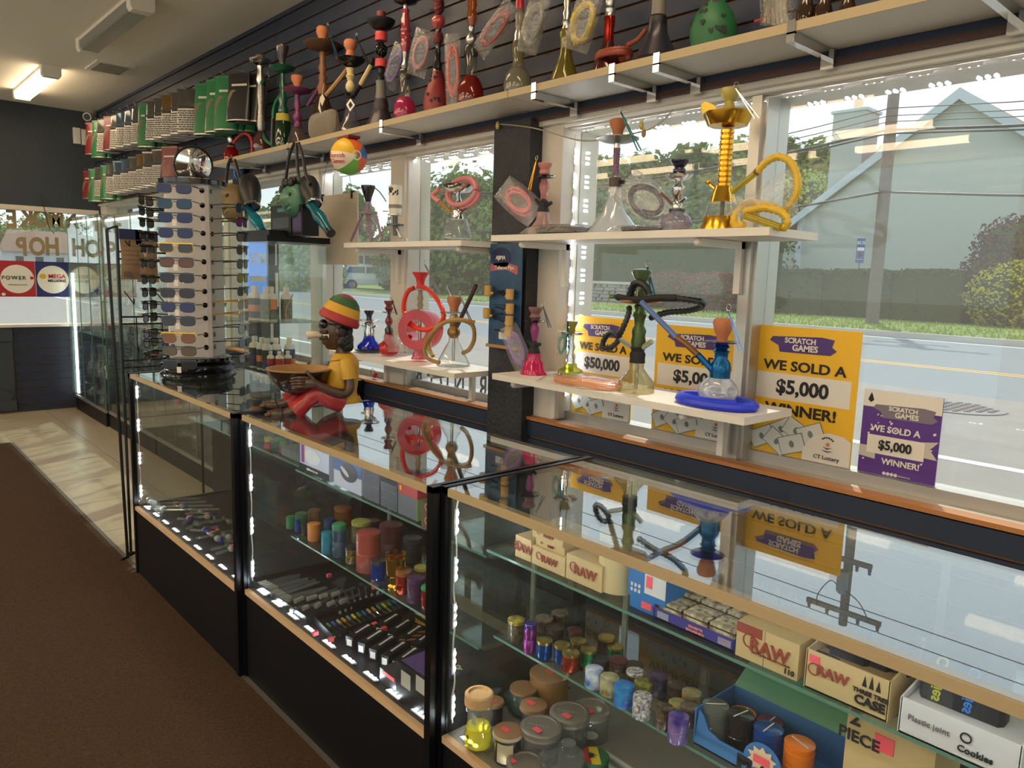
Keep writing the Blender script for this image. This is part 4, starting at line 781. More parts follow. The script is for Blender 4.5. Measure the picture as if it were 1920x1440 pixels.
for k, px in enumerate((1512, 1545, 1590)): hookah('brown hookah base cut off by the top edge, %s from the left' % ORD[k], px, 8, SX, SZ, [('glass_base', gl('brown glass', (1,1,1)), [(16,40+0*k),(17,22),(12,6),(8,-14)]), ('stem', silver, [(5,-14),(5,-60)])])
# --- upper left window shelf
SX = 1.975; ZU = 1.592
lil = mat('lilac camouflage', (150,118,138), .5, var=(160,.9)); 
t = hookah('lilac tripod hookah with a black funnel bowl', 690, 440, SX, ZU, [('bowl', blackg, [(5,379),(7,370),(13,352),(13,348),(9,349)]), ('stem', lil, [(3.5,436),(4,380)]), ('plate', lil, [(4,403),(17,402),(17,398),(4,397)])])
for a, b_ in (((680,401),(658,452)), ((692,402),(696,453)), ((704,401),(716,449))): htube(t, [a, b_], 2.6, lil, 'leg', k=0)
P, s = t_s[t.name]; B().ball(L(t, 691, 425), 15*s, 16, 12).obj('glass_globe', clear, t); htube(t, [(697,348),(712,360),(724,378)], 1, silver, 'tongs', k=2)
wc = mat('cream white cylinder', (222,214,196), .5); t = hookah('white cylinder tripod hookah with a black leaf pattern', 741, 440, SX, ZU, [('cylinder', wc, [(12,384),(12,348),(10,348)]), ('band', mat('grey band', (120,116,108), .4), [(12.4,391),(12.4,384)]), ('lower_cylinder', wc, [(11,403),(12,391)]), ('ring', silver, [(14,404),(14,402),(6,402)]), ('stem', mat('dark grey stem', (90,90,92), .4, .5), [(4,442),(5,405)]), ('platform', mat('dark grey stem', (1,1,1)), [(5,424),(16,423),(16,420),(5,419)])])
for a, b_ in (((731,423),(698,453)), ((748,423),(764,453)), ((742,423),(752,446))): htube(t, [a, b_], 2.6, silver, 'leg', k=0)
P, s = t_s[t.name]; b = B(); r = random.Random(2)
for i in range(16): a = PI+r.uniform(-1.4, 1.4); nn = V((math.cos(a), math.sin(a), 0)); z = zrow(P, r.uniform(352, 365))-P.z; b.prism([nn*(12*s)+V((0,0,z))+V((-nn.y,nn.x,0))*(q[0]*3.4*s)+V((0,0,q[1]*4*s)) for q in ((-.5,-.8),(.4,-.4),(.6,.7),(-.2,.5))], nn*.0012)
b.obj('leaf_print', ink, t)['kind'] = 'stuff'; htube(t, [(728,396),(718,396)], 1.2, silver, 'side_pin', k=0)
pinkh = mat('salmon pink hose', (204,128,130), .5); t = hookah('small silver table hookah with a pink hose coiled on its dish', 858, 430, SX, ZU, [('glass_base', gl('pressed glass', (240,240,240), .1), [(28,447),(27,440),(18,413),(15,410)], {'n': 12, 'rib': (12,.03)}), ('stem', chrome, [(12,411),(9,402),(10,396),(5,388),(8,378),(4,370),(4,360)]), ('dish', chrome, [(5,362),(22,360),(29,352),(31,347),(29,346),(20,356)])])
P, s = t_s[t.name]; pts = loop(L(t, 864, 359), V((0,-1,.0)), V((.25,0,1)).normalized(), 41*s, 24*s, 3, 26, (.02,0,-.01), .06, 3); B().tube(pts, 5*s, 8).obj('hose', pinkh, t)
htube(t, [(824,355,-.03),(812,366,-.03),(818,374,-.03),(824,379,-.03)], 4.6, pinkh, n=8); htube(t, [(824,379,-.03),(846,398)], 4, mat('gold brown handle', (176,130,66), .4), 'hose_handle', k=0); htube(t, [(846,398),(854,405)], 3, silver, 'handle_tip', k=0); htube(t, [(864,400),(874,391)], 3, chrome, 'valve', k=0)
# --- lower left window shelf
SX = 1.985; ZL = 1.062
t = hookah('small cobalt blue hookah with a silver tray', 692, 645, SX, ZL, [('bowl', mat('navy glaze', (22,24,56), .15, coat=.5), [(5,600),(5,592),(9,585),(9,582),(7,582)]), ('tray', chrome, [(5,604),(17,602),(21,599),(19,599)]), ('stem', chrome, [(9,630),(10,620),(7,612),(9,606),(5,603)]), ('glass_base', gl('cobalt glass', (24,62,210), .5), [(22,653),(22,648),(12,638),(9,629)], {'rib': (14,.02)}), ('base_plate', blackg, [(27,657),(28,654),(20,652)])])
for q in ((678,611),(706,611)): htube(t, [(692,616), q], 2, chrome, 'port', k=0)
t = hookah('small red hookah with a pumpkin shaped base in a bag', 729, 640, SX, ZL, [('bowl', redc, [(4,585),(8,578),(5,573),(9,567),(9,564),(7,564)]), ('tray', chrome, [(4,588),(12,586),(14,584)]), ('stem', blackg, [(7,626),(8,618),(4,612),(3,588)]), ('red_bead', gl('red crystal', (206,60,64), .4), [(3,612),(7,604),(7,600),(3,592)]), ('glass_base', gl('orange red glass', (226,62,32), .6), [(14,664),(19,656),(18,646),(9,638),(8,626)], {'n': 24, 'rib': (8,.06)})])
P, s = t_s[t.name]; B().grid(lambda i, j: L(t, 718+46*i, 660-34*j*(1-.3*i), -.03)+V((.004*noise.noise(V((i*5,j*5,1))),0,0)), 8, 6).obj('clear_bag', film, t, fix=False); tongs('thin dark tongs on the small red hookah', (735,562), (744,590), SX-.03, blackmat, 2.5)
redr = gl('red acrylic', (228,48,36), .55); t = hookah('big red hookah on a glass wheel with a red hose loop', 787, 655, SX, ZL, [('bowl', mat('red silicone', (206,52,46), .45), [(8,541),(7,532),(9,522),(15,513),(15,510),(12,511)]), ('tray', clear, [(5,545),(23,543),(25,541),(23,541)]), ('stem', gl('champagne twist', (206,188,150), .35), [(5,590),(6,584),(4,578),(6,572),(4,566),(6,560),(4,552),(4,544)]), ('inner_stem', silver, [(3,640),(3,590)]), ('pedestal', gl('rose glass foot', (232,140,160), .35), [(16,673),(14,668),(12,660),(11,655)])])
P, s = t_s[t.name]; c = L(t, 789, 618); R = Matrix.Rotation(PI/2, 3, 'Y') @ Matrix.Rotation(0, 3, 'Z'); R = Matrix.Rotation(.5, 3, 'Z') @ R
B().lathe([(20*s,-20*s),(37*s,-20*s),(38*s,-16*s),(38*s,16*s),(37*s,20*s),(20*s,20*s)], 30, c, R, caps=False).obj('wheel_base', redr, t); B().lathe([(38*s,-22*s),(40*s,-21*s),(38*s,-20*s)], 30, c, R, caps=False).lathe([(20*s,-21*s),(20*s,21*s)], 24, c, R, caps=False).obj('glass_rim', clear, t)
htube(t, [(776,540,-.03),(764,548,-.04),(757,575,-.04),(764,602,-.03),(790,618,-.03),(820,612,-.03),(832,592,-.03),(822,565,-.02),(805,545,-.01),(792,537,0)], 4.5, mat('bright red hose', (226,62,46), .35), n=8); htube(t, [(760,600,-.04),(752,622,-.05),(770,632,-.05)], 4, redr, n=8)
for q in (777, 800): htube(t, [(q,600),(q,590)], 4, chrome, 'port', k=0)
tongs('silver tongs hanging from the red wheel hookah bowl', (797,497), (824,548), SX-.03, silver, 4)
tanh = mat('tan leather hose', (164,128,74), .55); t = hookah('clear glass hookah with a terracotta bowl and tan hose', 850, 668, SX-.02, ZL, [('bowl', terracotta, [(8,585),(8,577),(13,566),(14,560),(12,556),(9,557)]), ('tray', clear, [(5,589),(25,588),(27,586),(24,586)]), ('stem', mat('cream metal', (190,172,140), .35, .4), [(8,604),(9,596),(6,588)]), ('collar', mat('brass brown', (158,124,74), .35, .7), [(7,634),(12,626),(12,620),(7,612),(9,604)]), ('glass_base', gl('clear pyramid glass', (246,246,244), .05), [(32,686),(31,680),(14,648),(9,640),(9,632)], {'n': 8}), ('down_stem', silver, [(3,676),(3,634)])])
htube(t, [(890,604,.0),(868,600,-.03),(835,604,-.06),(806,630,-.08),(796,655,-.08),(803,672,-.07),(824,680,-.05)], 4.2, tanh, n=8); htube(t, [(822,608,-.05),(812,625,-.07),(803,648,-.07),(812,668,-.07)], 4.2, tanh, n=8); htube(t, [(868,600,-.03),(886,610),(889,635,.02),(880,655,.03),(868,662,.03)], 4, tanh, n=8); htube(t, [(893,535,-.04),(857,612,-.02)], 4, mat('dark plum handle', (62,44,44), .3), 'hose_handle', k=0)
tongs('silver tongs hanging from the terracotta bowl of the pyramid hookah', (862,552), (882,600), SX-.04, silver, 3.5); tongs('thin silver tongs behind the terracotta bowl', (838,539), (848,562), SX+.03, silver, 2.5)
# --- upper right window shelf
SX = 1.975; ZU = 1.607; pinkc = mat('pink clay', (190,124,112), .55)
t = hookah('small pink hookah with a black collar beside the dark post', 1018, 420, SX, ZU, [('bowl', pinkc, [(6,330),(10,326),(10,320),(8,318),(13,309),(13,306),(10,307)]), ('tray', blackg, [(5,336),(18,333),(21,330),(19,330)]), ('acrylic', gl('pale pink acrylic', (232,176,172), .4), [(4,374),(9,352),(9,345),(5,337)], {'rib': (8,.05)}), ('collar', blackmat, [(12,398),(10,390),(8,384),(9,378),(4,373)]), ('glass_base', gl('pale pink frosted', (220,186,182), .6), [(28,440),(26,432),(13,412),(12,398)], {'n': 24, 'rib': (12,.02)})])
for q in ((1005,374),(1034,380)): htube(t, [(1017,390), q], 3.4, blackmat, 'port', k=0)
tongs('gold tongs hanging beside the small pink hookah', (1006,300), (993,356), SX-.03, gold, 4)
hosebag('pink hose in a clear bag tied to the dark post', (944,352), (1002,402), 26, 1.98, mat('pink hose', (226,112,130), .5), 4)
def flatbag(label, px0, px1, py, x, m, h, z):
    a, b = at(px0, py, x=x), at(px1, py, x=x); c = (a+b)/2; t = thing('bagged_hose', label, 'hose', (c.x, c.y, z)); L_ = abs(a.y-b.y)/2; r_ = random.Random(int(px0))
    B().tube([(.06*math.sin(q)*(1-.25*(i/26 % 1.3)), -L_*math.cos(q)*(.95-.2*(i/26 % 1.3)), h*.4+h*.2*math.sin(i*.3)) for i, q in ((i, 2*PI*i/26) for i in range(26*3+1))], h*.28, 6).obj('hose', m, t)
    B().grid(lambda i, j: V(((i-.5)*.17, -(j-.5)*2.15*L_, (h*1.05*max(0, 1-(2*i-1)**4)**.5*max(0, 1-(2*j-1)**6)**.5)+.002+.004*abs(noise.noise(V((i*7, j*9, px0))))*(1 if .02 < i < .98 else 0))), 12, 14).obj('clear_bag', film, t, fix=False); return t
flatbag('black hose in a clear bag lying beside the small pink hookah', 1010, 1104, 430, 1.92, mat('black hose', (26,26,30), .5), .03, ZU)
t = hookah('tall hookah with a cut crystal base and wide grey tray', 1150, 425, SX, ZU, [('bowl', terracotta, [(10,258),(10,246),(16,232),(15,225),(11,223)]), ('tray', mat('grey metal tray', (122,118,110), .3, .7), [(8,269),(26,266),(40,261),(40,259),(30,259)]), ('joint', silver, [(6,280),(6,268)]), ('sleeve', mat('purple floral sleeve', (66,34,58), .5, var=(140,1), col2=(150,110,140)), [(6.5,330),(5.5,305),(6.5,278)]), ('stem', silver, [(4,400),(4,328)]), ('collar', mat('brown collar', (74,54,44), .45), [(12,351),(12,334),(6,332)]), ('glass_base', gl('cut crystal', (246,248,250), .4, .3, .12), [(48,442),(50,436),(41,424),(24,402),(14,376),(11,360),(11,350)], {'n': 28, 'rib': (14,.025)})])
htube(t, [(1150,341),(1170,341)], 4, black, 'hose_port', k=0); tongs('teal tongs leaning on the grey tray', (1164,210), (1199,282), SX-.05, mat('teal metal', (16,92,98), .3, .6), 5)
flatbag('small black bagged hose lying right of the crystal hookah', 1172, 1236, 433, 1.92, MT['black hose'], .018, ZU)
hosebag('navy hose with wooden handles in a clear bag', (1174,346), (1252,408), 34, SX+.0, mat('navy hose', (44,42,72), .5), 4.5, 2.2)
t = hookah('silver hookah with a navy bowl and pumpkin glass base', 1268, 415, SX, ZU, [('bowl', mat('navy glaze', (1,1,1)), [(8,330),(12,324),(12,318),(9,314),(17,304),(17,300),(14,300)]), ('tray', chrome, [(6,340),(18,337),(25,331),(27,328),(22,331)]), ('stem', chrome, [(9,392),(10,384),(6,378),(8,370),(13,360),(13,352),(7,346),(6,338)]), ('neck_ring', gl('smoked glass', (1,1,1)), [(15,398),(15,392),(9,390)]), ('glass_base', gl('pale lilac glass', (236,222,232), .1), [(22,436),(28,428),(29,418),(24,406),(14,400),(14,396)], {'n': 32, 'rib': (10,.04)})])
htube(t, [(1274,380),(1286,371)], 3, chrome, 'port', k=0); htube(t, [(1262,384),(1240,362)], 2.6, mat('brown wood handle', (104,62,40), .5), 'hose_handle', k=0)
ylw = mat('pale yellow glaze', (206,186,92), .3); t = hookah('tall gold hookah with a ribbed stem', 1353, 410, SX, ZU, [('bowl', ylw, [(9,214),(13,205),(9,198),(8,190),(14,184),(17,172),(17,166),(13,167)]), ('tray', gold, [(12,240),(36,236),(45,216),(46,212),(40,214),(34,228)], {'n': 9}), ('stem', gold, [z for k in range(11) for z in ((10.5, 352-10*k), (12.5, 350-10*k), (12.5, 344-10*k), (10.5, 342.5-10*k))]), ('cone', gold, [(26,380),(17,350),(10,348)], {'n': 10}), ('clear_section', clear, [(33,406),(26,380)], {'caps': False}), ('down_stem', mat('dark grey stem', (1,1,1)), [(4,404),(4,378)]), ('gold_base', gold, [(40,436),(40,430),(33,406),(26,405)], {'n': 10})])
htube(t, [(1346,357),(1332,346)], 3.5, gold, 'port', k=0); P, s = t_s[t.name]; B().ball(L(t, 1328, 342), 5.5*s, 8, 6).obj('port_cap', gold, t)
B().prism([L(t, 1318, 218,-.02), L(t, 1314, 196,-.03), L(t, 1322, 190,-.03), L(t, 1338, 196,-.02), L(t, 1352, 214,0), L(t, 1340, 224,-.02)], (.006,.006,0)).obj('leaning_lid', gold, t)
tongs('chrome tongs hanging from the gold hookah bowl', (1380,166), (1420,222), SX-.03, chrome, 6)
yh = mat('yellow ribbed hose bright', (216,178,52), .45); hp0 = thing('ribbed_hose', 'yellow ribbed hose with clear yellow handles spilling from a bag', 'hose', V((SX-.03, at(1410, 410, x=SX-.03).y, ZU))); t_s[hp0.name] = (hp0.location.copy(), mpp(hp0.location)); t = hp0
htube(t, [(1420,322),(1438,303),(1460,294),(1482,304),(1494,330),(1494,360),(1480,385),(1470,398)], 6, yh, 'hose', 8, rib=True); htube(t, [(1470,398,.01),(1440,384,.03),(1400,382,.03),(1382,398,.0),(1376,415,-.02),(1382,424,-.05),(1396,420,-.06)], 6, yh, 'hose', 8, rib=True); htube(t, [(1396,398,-.05),(1430,390,-.06),(1460,396,-.06),(1476,410,-.06),(1474,424,-.06),(1464,428,-.06)], 6, yh, 'hose', 8, rib=True)
ycl = gl('clear yellow plastic', (222,206,40), .4); htube(t, [(1398,404,-.07),(1464,427,-.07)], 7, ycl, 'hose_handle', k=0, n=10); htube(t, [(1420,322),(1398,340),(1372,360)], 5.5, ycl, 'hose_handle', k=3, n=10); htube(t, [(1422,318),(1416,326)], 6.5, mat('brown cuff', (110,80,40), .5), 'cuff', k=0)
B().grid(lambda i, j: L(t, 1368+128*i, 418-100*j*(.55+.45*i)+14*math.sin(i*5), -.03*math.sin(i*PI)*math.sin(j*PI))+V((.012*noise.noise(V((i*4,j*4,7))),0,0)), 14, 12).obj('clear_bag', glassy('milky bag film', (246,246,244), .2, .75, .08, .1, bump=(40, .8)), t, fix=False)
# --- lower right window shelf
SX = 1.95; ZR = 1.096
t = hookah('hot pink hookah with a mauve bowl', 1001, 680, SX, ZR, [('bowl', mat('mauve clay', (134,92,92), .5), [(7,600),(11,594),(8,588),(13,580),(13,576),(10,577)]), ('tray', blackg, [(5,606),(18,603),(21,600)]), ('acrylic', gl('magenta acrylic', (206,92,180), .45), [(4,640),(8,620),(8,613),(5,606)], {'rib': (8,.05)}), ('collar', blackmat, [(12,662),(10,655),(7,650),(8,644),(4,639)]), ('glass_base', gl('hot pink glass', (236,32,130), .75), [(24,706),(25,700),(20,692),(18,680),(12,672),(13,662)], {'n': 36, 'rib': (18,.02)})])
for q in ((989,638),(1013,645)): htube(t, [(1000,652), q], 3.2, blackmat, 'port', k=0)
tongs('grey tongs hanging from the mauve bowl', (1018,574), (1031,614), SX-.02, mat('dark grey stem', (1,1,1)), 4)
hosebag('purple hose in a clear bag leaning against the hot pink hookah', (954,615), (982,690), 18, SX+.02, mat('violet hose', (134,84,170), .5), 4)
t = hookah('yellow green glass hookah with an olive bowl', 1070, 690, SX, ZR, [('bowl', mat('olive glaze', (150,142,62), .3), [(6,624),(6,614),(10,606),(10,602),(7,603)]), ('tray', chrome, [(5,629),(18,627),(23,622),(20,624)]), ('stem', chrome, [(10,682),(8,676),(9,668),(5,660),(8,650),(4,640),(5,628)]), ('glass_base', gl('lime yellow glass', (190,196,60), .4), [(20,710),(24,704),(22,694),(12,688),(11,681)], {'n': 30, 'rib': (10,.04)})])
tongs('teal tongs hanging from the olive bowl', (1065,602), (1064,656), SX-.03, MT['teal metal'], 4.5); hosebag('teal hose in a tiny clear bag hanging on the yellow green hookah', (1056,622), (1052,668), 9, SX-.02, mat('teal hose', (70,150,130), .5), 2.5)
flatbag('orange hose in a clear bag lying on the lower right shelf', 1040, 1162, 722, 1.90, mat('orange hose', (230,140,62), .5), .03, ZR)
t = hookah('tall green hookah wrapped with a black corrugated hose', 1192, 730, SX, ZR, [('bowl', mat('green glaze', (84,104,66), .25, coat=.4), [(13,555),(10,545),(7,533),(14,522),(19,510),(17,506),(8,504)]), ('tray', mat('copper tray', (172,116,80), .35, .5), [(8,571),(30,569),(40,565),(38,563)]), ('stem', mat('green metal', (78,96,52), .3, .6), [(12,650),(14,640),(12,630),(14,620),(9,610),(10,600),(13,590),(9,582),(11,574),(8,570)]), ('collar', blackmat, [(15,680),(14,672),(15,664),(12,658),(14,652),(11,648)]), ('glass_base', gl('champagne glass', (224,216,186), .1), [(30,748),(30,742),(35,728),(32,714),(20,700),(13,690),(13,678)]), ('down_stem', silver, [(3.5,728),(3.5,680)])])
bh = mat('black corrugated hose', (26,30,32), .4); htube(t, [(1158,557,-.04),(1176,560,-.05),(1202,562,-.06),(1232,559,-.06),(1268,559,-.04)], 6.5, blackmat, 'hose_handle', n=9); htube(t, [(1152,556,-.04),(1144,556,-.04)], 4, MT['green metal'], 'handle_tip', k=0)
htube(t, [(1268,559,-.04),(1292,562,-.02),(1314,566,0),(1316,574,.02),(1290,582,.04),(1250,586,.04),(1215,598,.03)], 5, bh, n=8, rib=True); htube(t, [(1180,575,-.04),(1178,590,-.05),(1168,615,-.06),(1160,632,-.05)], 4.5, bh, n=8, rib=True); htube(t, [(1160,632,-.05),(1148,624,-.05),(1136,632,-.05),(1130,648,-.05),(1140,654,-.06),(1154,645,-.06),(1160,636,-.06)], 4.5, bh, n=8, rib=True)
htube(t, [(1181,556,-.05),(1188,535,-.06),(1198,530,-.06),(1212,538,-.06),(1219,556,-.05)], 6, bh, n=8, rib=True)
for a, b_ in (((1188,652),(1160,635)), ((1205,652),(1222,640))): htube(t, [a, b_], 5, mat('cream green port', (160,164,136), .4), 'port', k=0)
tongs('dark teal tongs standing behind the green bowl', (1214,500), (1226,560), SX+.02, MT['teal metal'], 6)
bl = mat('blue anodised metal', (28,92,140), .25, .8); t = hookah('blue hookah with a skull shaped glass base', 1347, 740, SX-.02, ZR, [('bowl', terracotta, [(10,642),(10,632),(15,622),(19,606),(17,599),(13,597)]), ('tray', gl('violet tray glass', (90,80,200), .3), [(8,644),(28,643),(33,640),(30,640)]), ('stem', bl, [(19,708),(19,698),(20,692),(18,680),(12,672),(13,662),(16,658),(10,655),(15,650),(11,645)]), ('down_stem', silver, [(3.5,742),(3.5,708)])])
P, s = t_s[t.name]; c = L(t, 1346, 733)
def skull(i, j):
    a = 2*PI*i; q = j; zz = -26+52*q; rr = 37*math.sin(PI*(.16+.70*q))**.8; d = V((math.cos(a), math.sin(a), 0)); f = 1
    fa = d.dot(V((-.6,-.8,0)))
    for ex in (-.5, .5): 
        dd = (d-V((-.6*math.cos(ex)+.8*math.sin(ex), -.8*math.cos(ex)-.6*math.sin(ex), 0))).length; f -= .40*math.exp(-(dd/.26)**2-((q-.55)/.13)**2)
    f += .10*math.exp(-((1-fa)/.05)**2-((q-.38)/.1)**2); f += .04*math.sin(a*16)*math.exp(-((q-.15)/.09)**2)*(fa > .2)
    return c+V((d.x*rr*f*s, d.y*rr*f*s, zz*s))
B().grid(skull, 40, 22).obj('skull_base', gl('clear skull glass', (240,242,244), .4, .25, .12), t, fix=False)
htube(t, [(1336,694,-.02),(1308,665,-.05)], 6, bl, 'hose_port', k=0); htube(t, [(1308,665,-.05),(1290,648,-.06),(1268,632,-.07)], 6, mat('copper brown handle', (120,76,40), .35, .3), 'handle_grip', k=3, n=8); htube(t, [(1268,632,-.07),(1202,566,-.09)], 5.5, mat('steel blue handle', (84,110,168), .35), 'hose_handle', k=0, n=8)
ring_hose(t, (1342,757), 73, 12, 9, mat('royal blue hose', (24,52,206), .35), 1.9, dxr=42, drift=9, n=8)
tongs('silver blue tongs hanging from the skull hookah bowl', (1366,583), (1390,658), SX-.05, mat('steel blue metal', (130,150,180), .25, .8), 6)
tag(B().tube(spline([at(930,232,x=2.03), at(1000,240,x=2.03), at(1080,262,x=2.03), at(1130,262,x=2.03), at(1180,252,x=2.03), at(1215,243,x=2.03), at(1240,228,x=2.03), at(1262,206,x=2.03)]), .0025, 5).obj('string', mat('pale cord', (168,160,132), .7)), 'pale cord strung across the window head behind the crystal hookah', 'string')
for px, py, lb in ((1203, 236, 'small yellow flower bud on the window cord, upper one'), (1207, 250, 'small faded flower bud on the window cord, lower one'), (933, 236, 'small yellow plastic clip at the top of the dark post')):
    p = at(px, py, x=2.02); o = thing('cord_ornament', lb, 'ornament', p); B().ball((0,0,0), (.008,.008,.014), 8, 6).obj('bud', ylw if py < 240 else mat('faded pink', (170,140,110), .6), o); B().ball((0,0,.012), (.005,.005,.006), 6, 4).obj('cap', ylw, o)
# ================================================================ POSTERS, CARD, MASKS, PACKETS, SUNGLASSES, FIGURINE
yel = mat('poster yellow', (238, 184, 28), .45); pur = mat('poster purple', (88, 44, 132), .45); purd = mat('logo purple', (74, 48, 118), .5); whitep = mat('poster white', (226, 218, 204), .5); grey_b = mat('banknote grey green', (214, 214, 204), .6); grey_d = mat('banknote print', (120, 124, 120), .6); grey_e = mat('banknote edge', (84, 86, 82), .6)
XD, ZD = V((0,-1,0)), V((0,0,1))
class Board:
    def __init__(s, name, label, tl, tr, bl, x, m, lean=.0):
        a, b, c = at(*tl, x=x), at(*tr, x=x), at(*bl, x=x); s.w = a.y-b.y; z1 = (a.z+b.z)/2; z0 = c.z-.0; s.h = z1-z0
        s.t = thing(name, label, 'poster', V((x, (a.y+b.y)/2, max(z0, .931)))); s.h = z1-max(z0, .931)
        s.t.rotation_euler = (0, lean, 0)
        B().box(0, .005, -s.w/2, s.w/2, 0, s.h).obj('sheet', m, s.t)
    def p(s, u, v, d=.001): return V((-d, s.w/2-u*s.w, v*s.h))
    def rect(s, u0, v0, u1, v1, m, nm, d=.001): return s.poly([(u0,v0),(u1,v0),(u1,v1),(u0,v1)], m, nm, d)
    def poly(s, pts, m, nm, d=.001): return B().prism([s.p(u, v, d) for u, v in pts], (.0009,0,0)).obj(nm, m, s.t)
    def disc(s, u, v, r, m, nm, d=.001, ky=1, n=20): return B().prism([s.p(u, v, d)+V((0, r*math.cos(a), r*ky*math.sin(a))) for a in [2*PI*i/n for i in range(n)]], (.0009,0,0)).obj(nm, m, s.t)
    def txt(s, body, u, v, size, m, d=.002, **k): return text(body, size*s.h, m, s.p(u, v, d), XD, ZD, s.t, **k)
    def logo(s, u, v, k, fill, back):
        B().prism([s.p(u+du*k, v+dv*k, .0015) for du, dv in ((-.36,.02),(-.33,.055),(.2,.075),(.33,.06),(.31,.0),(.36,-.03),(.3,-.07),(-.24,-.075),(-.26,-.02))], (.0006,0,0)).obj('logo_blob', back, s.t)
        s.txt('SCRATCH', u-.02, v+.028*k, .062*k, fill, .0025, bold=.03); s.txt('GAMES', u+.03, v-.032*k, .072*k, fill, .0025, bold=.03)
def winner(name, label, tl, tr, bl, x, amount):
    b = Board(name, label, tl, tr, bl, x, yel); b.logo(.47, .87, .9, whitep, purd); W_ = b.w/b.h
    b.txt('WE SOLD A', .5, .695, .105, ink, bold=.022, sx=W_/.70); b.rect(.04, .43, .95, .635, whitep, 'white_band'); b.txt(amount, .5, .53, .15, ink, bold=.03, sx=.86*W_/.70); b.txt('WINNER!', .5, .355, .115, ink, bold=.028, sx=W_/.70)
    for i, (u, v, a) in enumerate(((.33,.2,.5),(.48,.21,-.5),(.62,.2,.4),(.14,.12,.45),(.3,.1,-.6),(.45,.1,.35))):
        c, s_ = math.cos(a), math.sin(a); hw, hh = .12*b.w, .055*b.h*1.2
        def q(x_, y_): pt = b.p(u, v, .0012+.0006*i); return pt+V((0, -(x_*c-y_*s_), x_*s_+y_*c))
        n = B().prism([q(-hw*1.05,-hh*1.07), q(hw*1.05,-hh*1.07), q(hw*1.05,hh*1.07), q(-hw*1.05,hh*1.07)], (.0006,0,0)).obj('banknote', grey_e, b.t); B().prism([q(-hw,-hh)-V((.0004,0,0)), q(hw,-hh)-V((.0004,0,0)), q(hw,hh)-V((.0004,0,0)), q(-hw,hh)-V((.0004,0,0))], (.0003,0,0)).obj('note_field', grey_b, n)
        B().prism([q(hw*.2*math.cos(g), hh*.42*math.sin(g))-V((.0008,0,0)) for g in [PI*j/6 for j in range(12)]], (.0003,0,0)).obj('portrait', grey_d, n)
    b.poly([(.56,.0),(1,0),(1,.19),(.93,.225),(.8,.235),(.68,.21),(.6,.15),(.56,.07)], whitep, 'white_ball', .005); b.txt('CT Lottery', .79, .045, .043, ink, .0066)
    b.poly([(.74,.105),(.79,.088),(.85,.105),(.79,.098)], purd, 'emblem_swoosh', .0066); b.poly([(.75,.13),(.79,.11),(.84,.13),(.79,.12)], ink, 'emblem_arms', .0066); b.disc(.795, .148, .006, mat('emblem orange', (210,120,50), .5), 'emblem_head', .0066)
    for i in range(6): a = 2.4-i*.36; b.disc(.79+.06*math.cos(a), .16+.04*math.sin(a), .0028, ink, 'emblem_dot', .0066, n=8)
    return b
winner('winner_poster', 'yellow scratch games poster reading $50,000, leftmost in the window', (1079,591), (1190,600), (1062,797), 2.188, '$50,000')
winner('winner_poster', 'yellow scratch games poster reading $5,000 behind the blue skull hookah', (1232,607), (1392,620), (1207,838), 2.186, '$5,000')
winner('winner_poster', 'largest yellow $5,000 winner poster, fully visible right of the mullion', (1420,608), (1617,623), (1386,857), 2.184, '$5,000')
b = Board('purple_poster', 'small purple and white $5,000 winner poster leaning on the window', (1622,729), (1770,747), (1597,908), 2.186, pur); b.rect(0, .80, 1, 1, whitep, 'white_top'); b.logo(.55, .77, 1.15, whitep, mat('logo grey', (120,110,120), .5))
b.txt('WE SOLD A', .45, .55, .105, mat('white outline', (230,224,214), .5), .002, bold=.022)
b.poly([(.72,.46),(1,.5),(.9,.4),(1,.29),(.72,.30)], mat('ribbon shade', (196,188,176), .5), 'ribbon_tail', .0012); b.poly([(0,.2),(.22,.18),(.22,.3),(.1,.33),(0,.33)], MT['ribbon shade'], 'ribbon_tail', .0012); b.rect(.1, .25, .84, .47, whitep, 'ribbon', .0022); b.txt('$5,000', .47, .36, .15, ink, .004, bold=.03, sx=.9)
b.txt('WINNER!', .56, .17, .10, MT['white outline'], .002, bold=.022); b.txt('ctlottery.org', .62, .03, .026, whitep, .002)
for i in range(4): b.disc(.36+.05*i, .03, .005, whitep, 'social_icon', n=8)
r = random.Random(8)
for i in range(34): u, v, k = r.random()*.92+.04, r.random()*.66+.06, r.uniform(.02, .042); b.poly([(u,v),(u+k*r.uniform(.3,1),v+k*.2),(u+k*.7,v+k*.9),(u-k*.2,v+k*.6)], whitep, 'confetti', .0011)
b.poly([(.06,.88),(.1,.85),(.14,.88),(.12,.93),(.1,.97),(.08,.93)], ink, 'person_emblem', .0015)
ls = thing('led_string', 'string of white led modules along the head of the right windows', 'light string', (2.13, .5, 2.005))
for i in range(23): led(ls, (.0, -1.05+.115*i, 0), (0,1,0), (.7,0,-.7))
B().tube([(0,-1.1,.004),(0,1.55,.004)], .002, 4).obj('wire', white, ls)
ls = thing('led_string', 'string of white led modules along the head of the left windows', 'light string', (2.16, 3.2, 2.005))
for i in range(14): led(ls, (.0, -.72+.115*i, 0), (0,1,0), (.7,0,-.7))
B().tube([(0,-.75,.004),(0,.85,.004)], .002, 4).obj('wire', white, ls)
ls = thing('led_string', 'upright string of white led modules on the white jamb right of the dark post', 'light string', (2.165, 2.076, 1.0))
for i in range(11): led(ls, (0, 0, .02+.09*i), (0,0,1), (.3,-1,0))
B().tube([(0,.002,0),(0,.002,1.0)], .002, 4).obj('wire', white, ls)
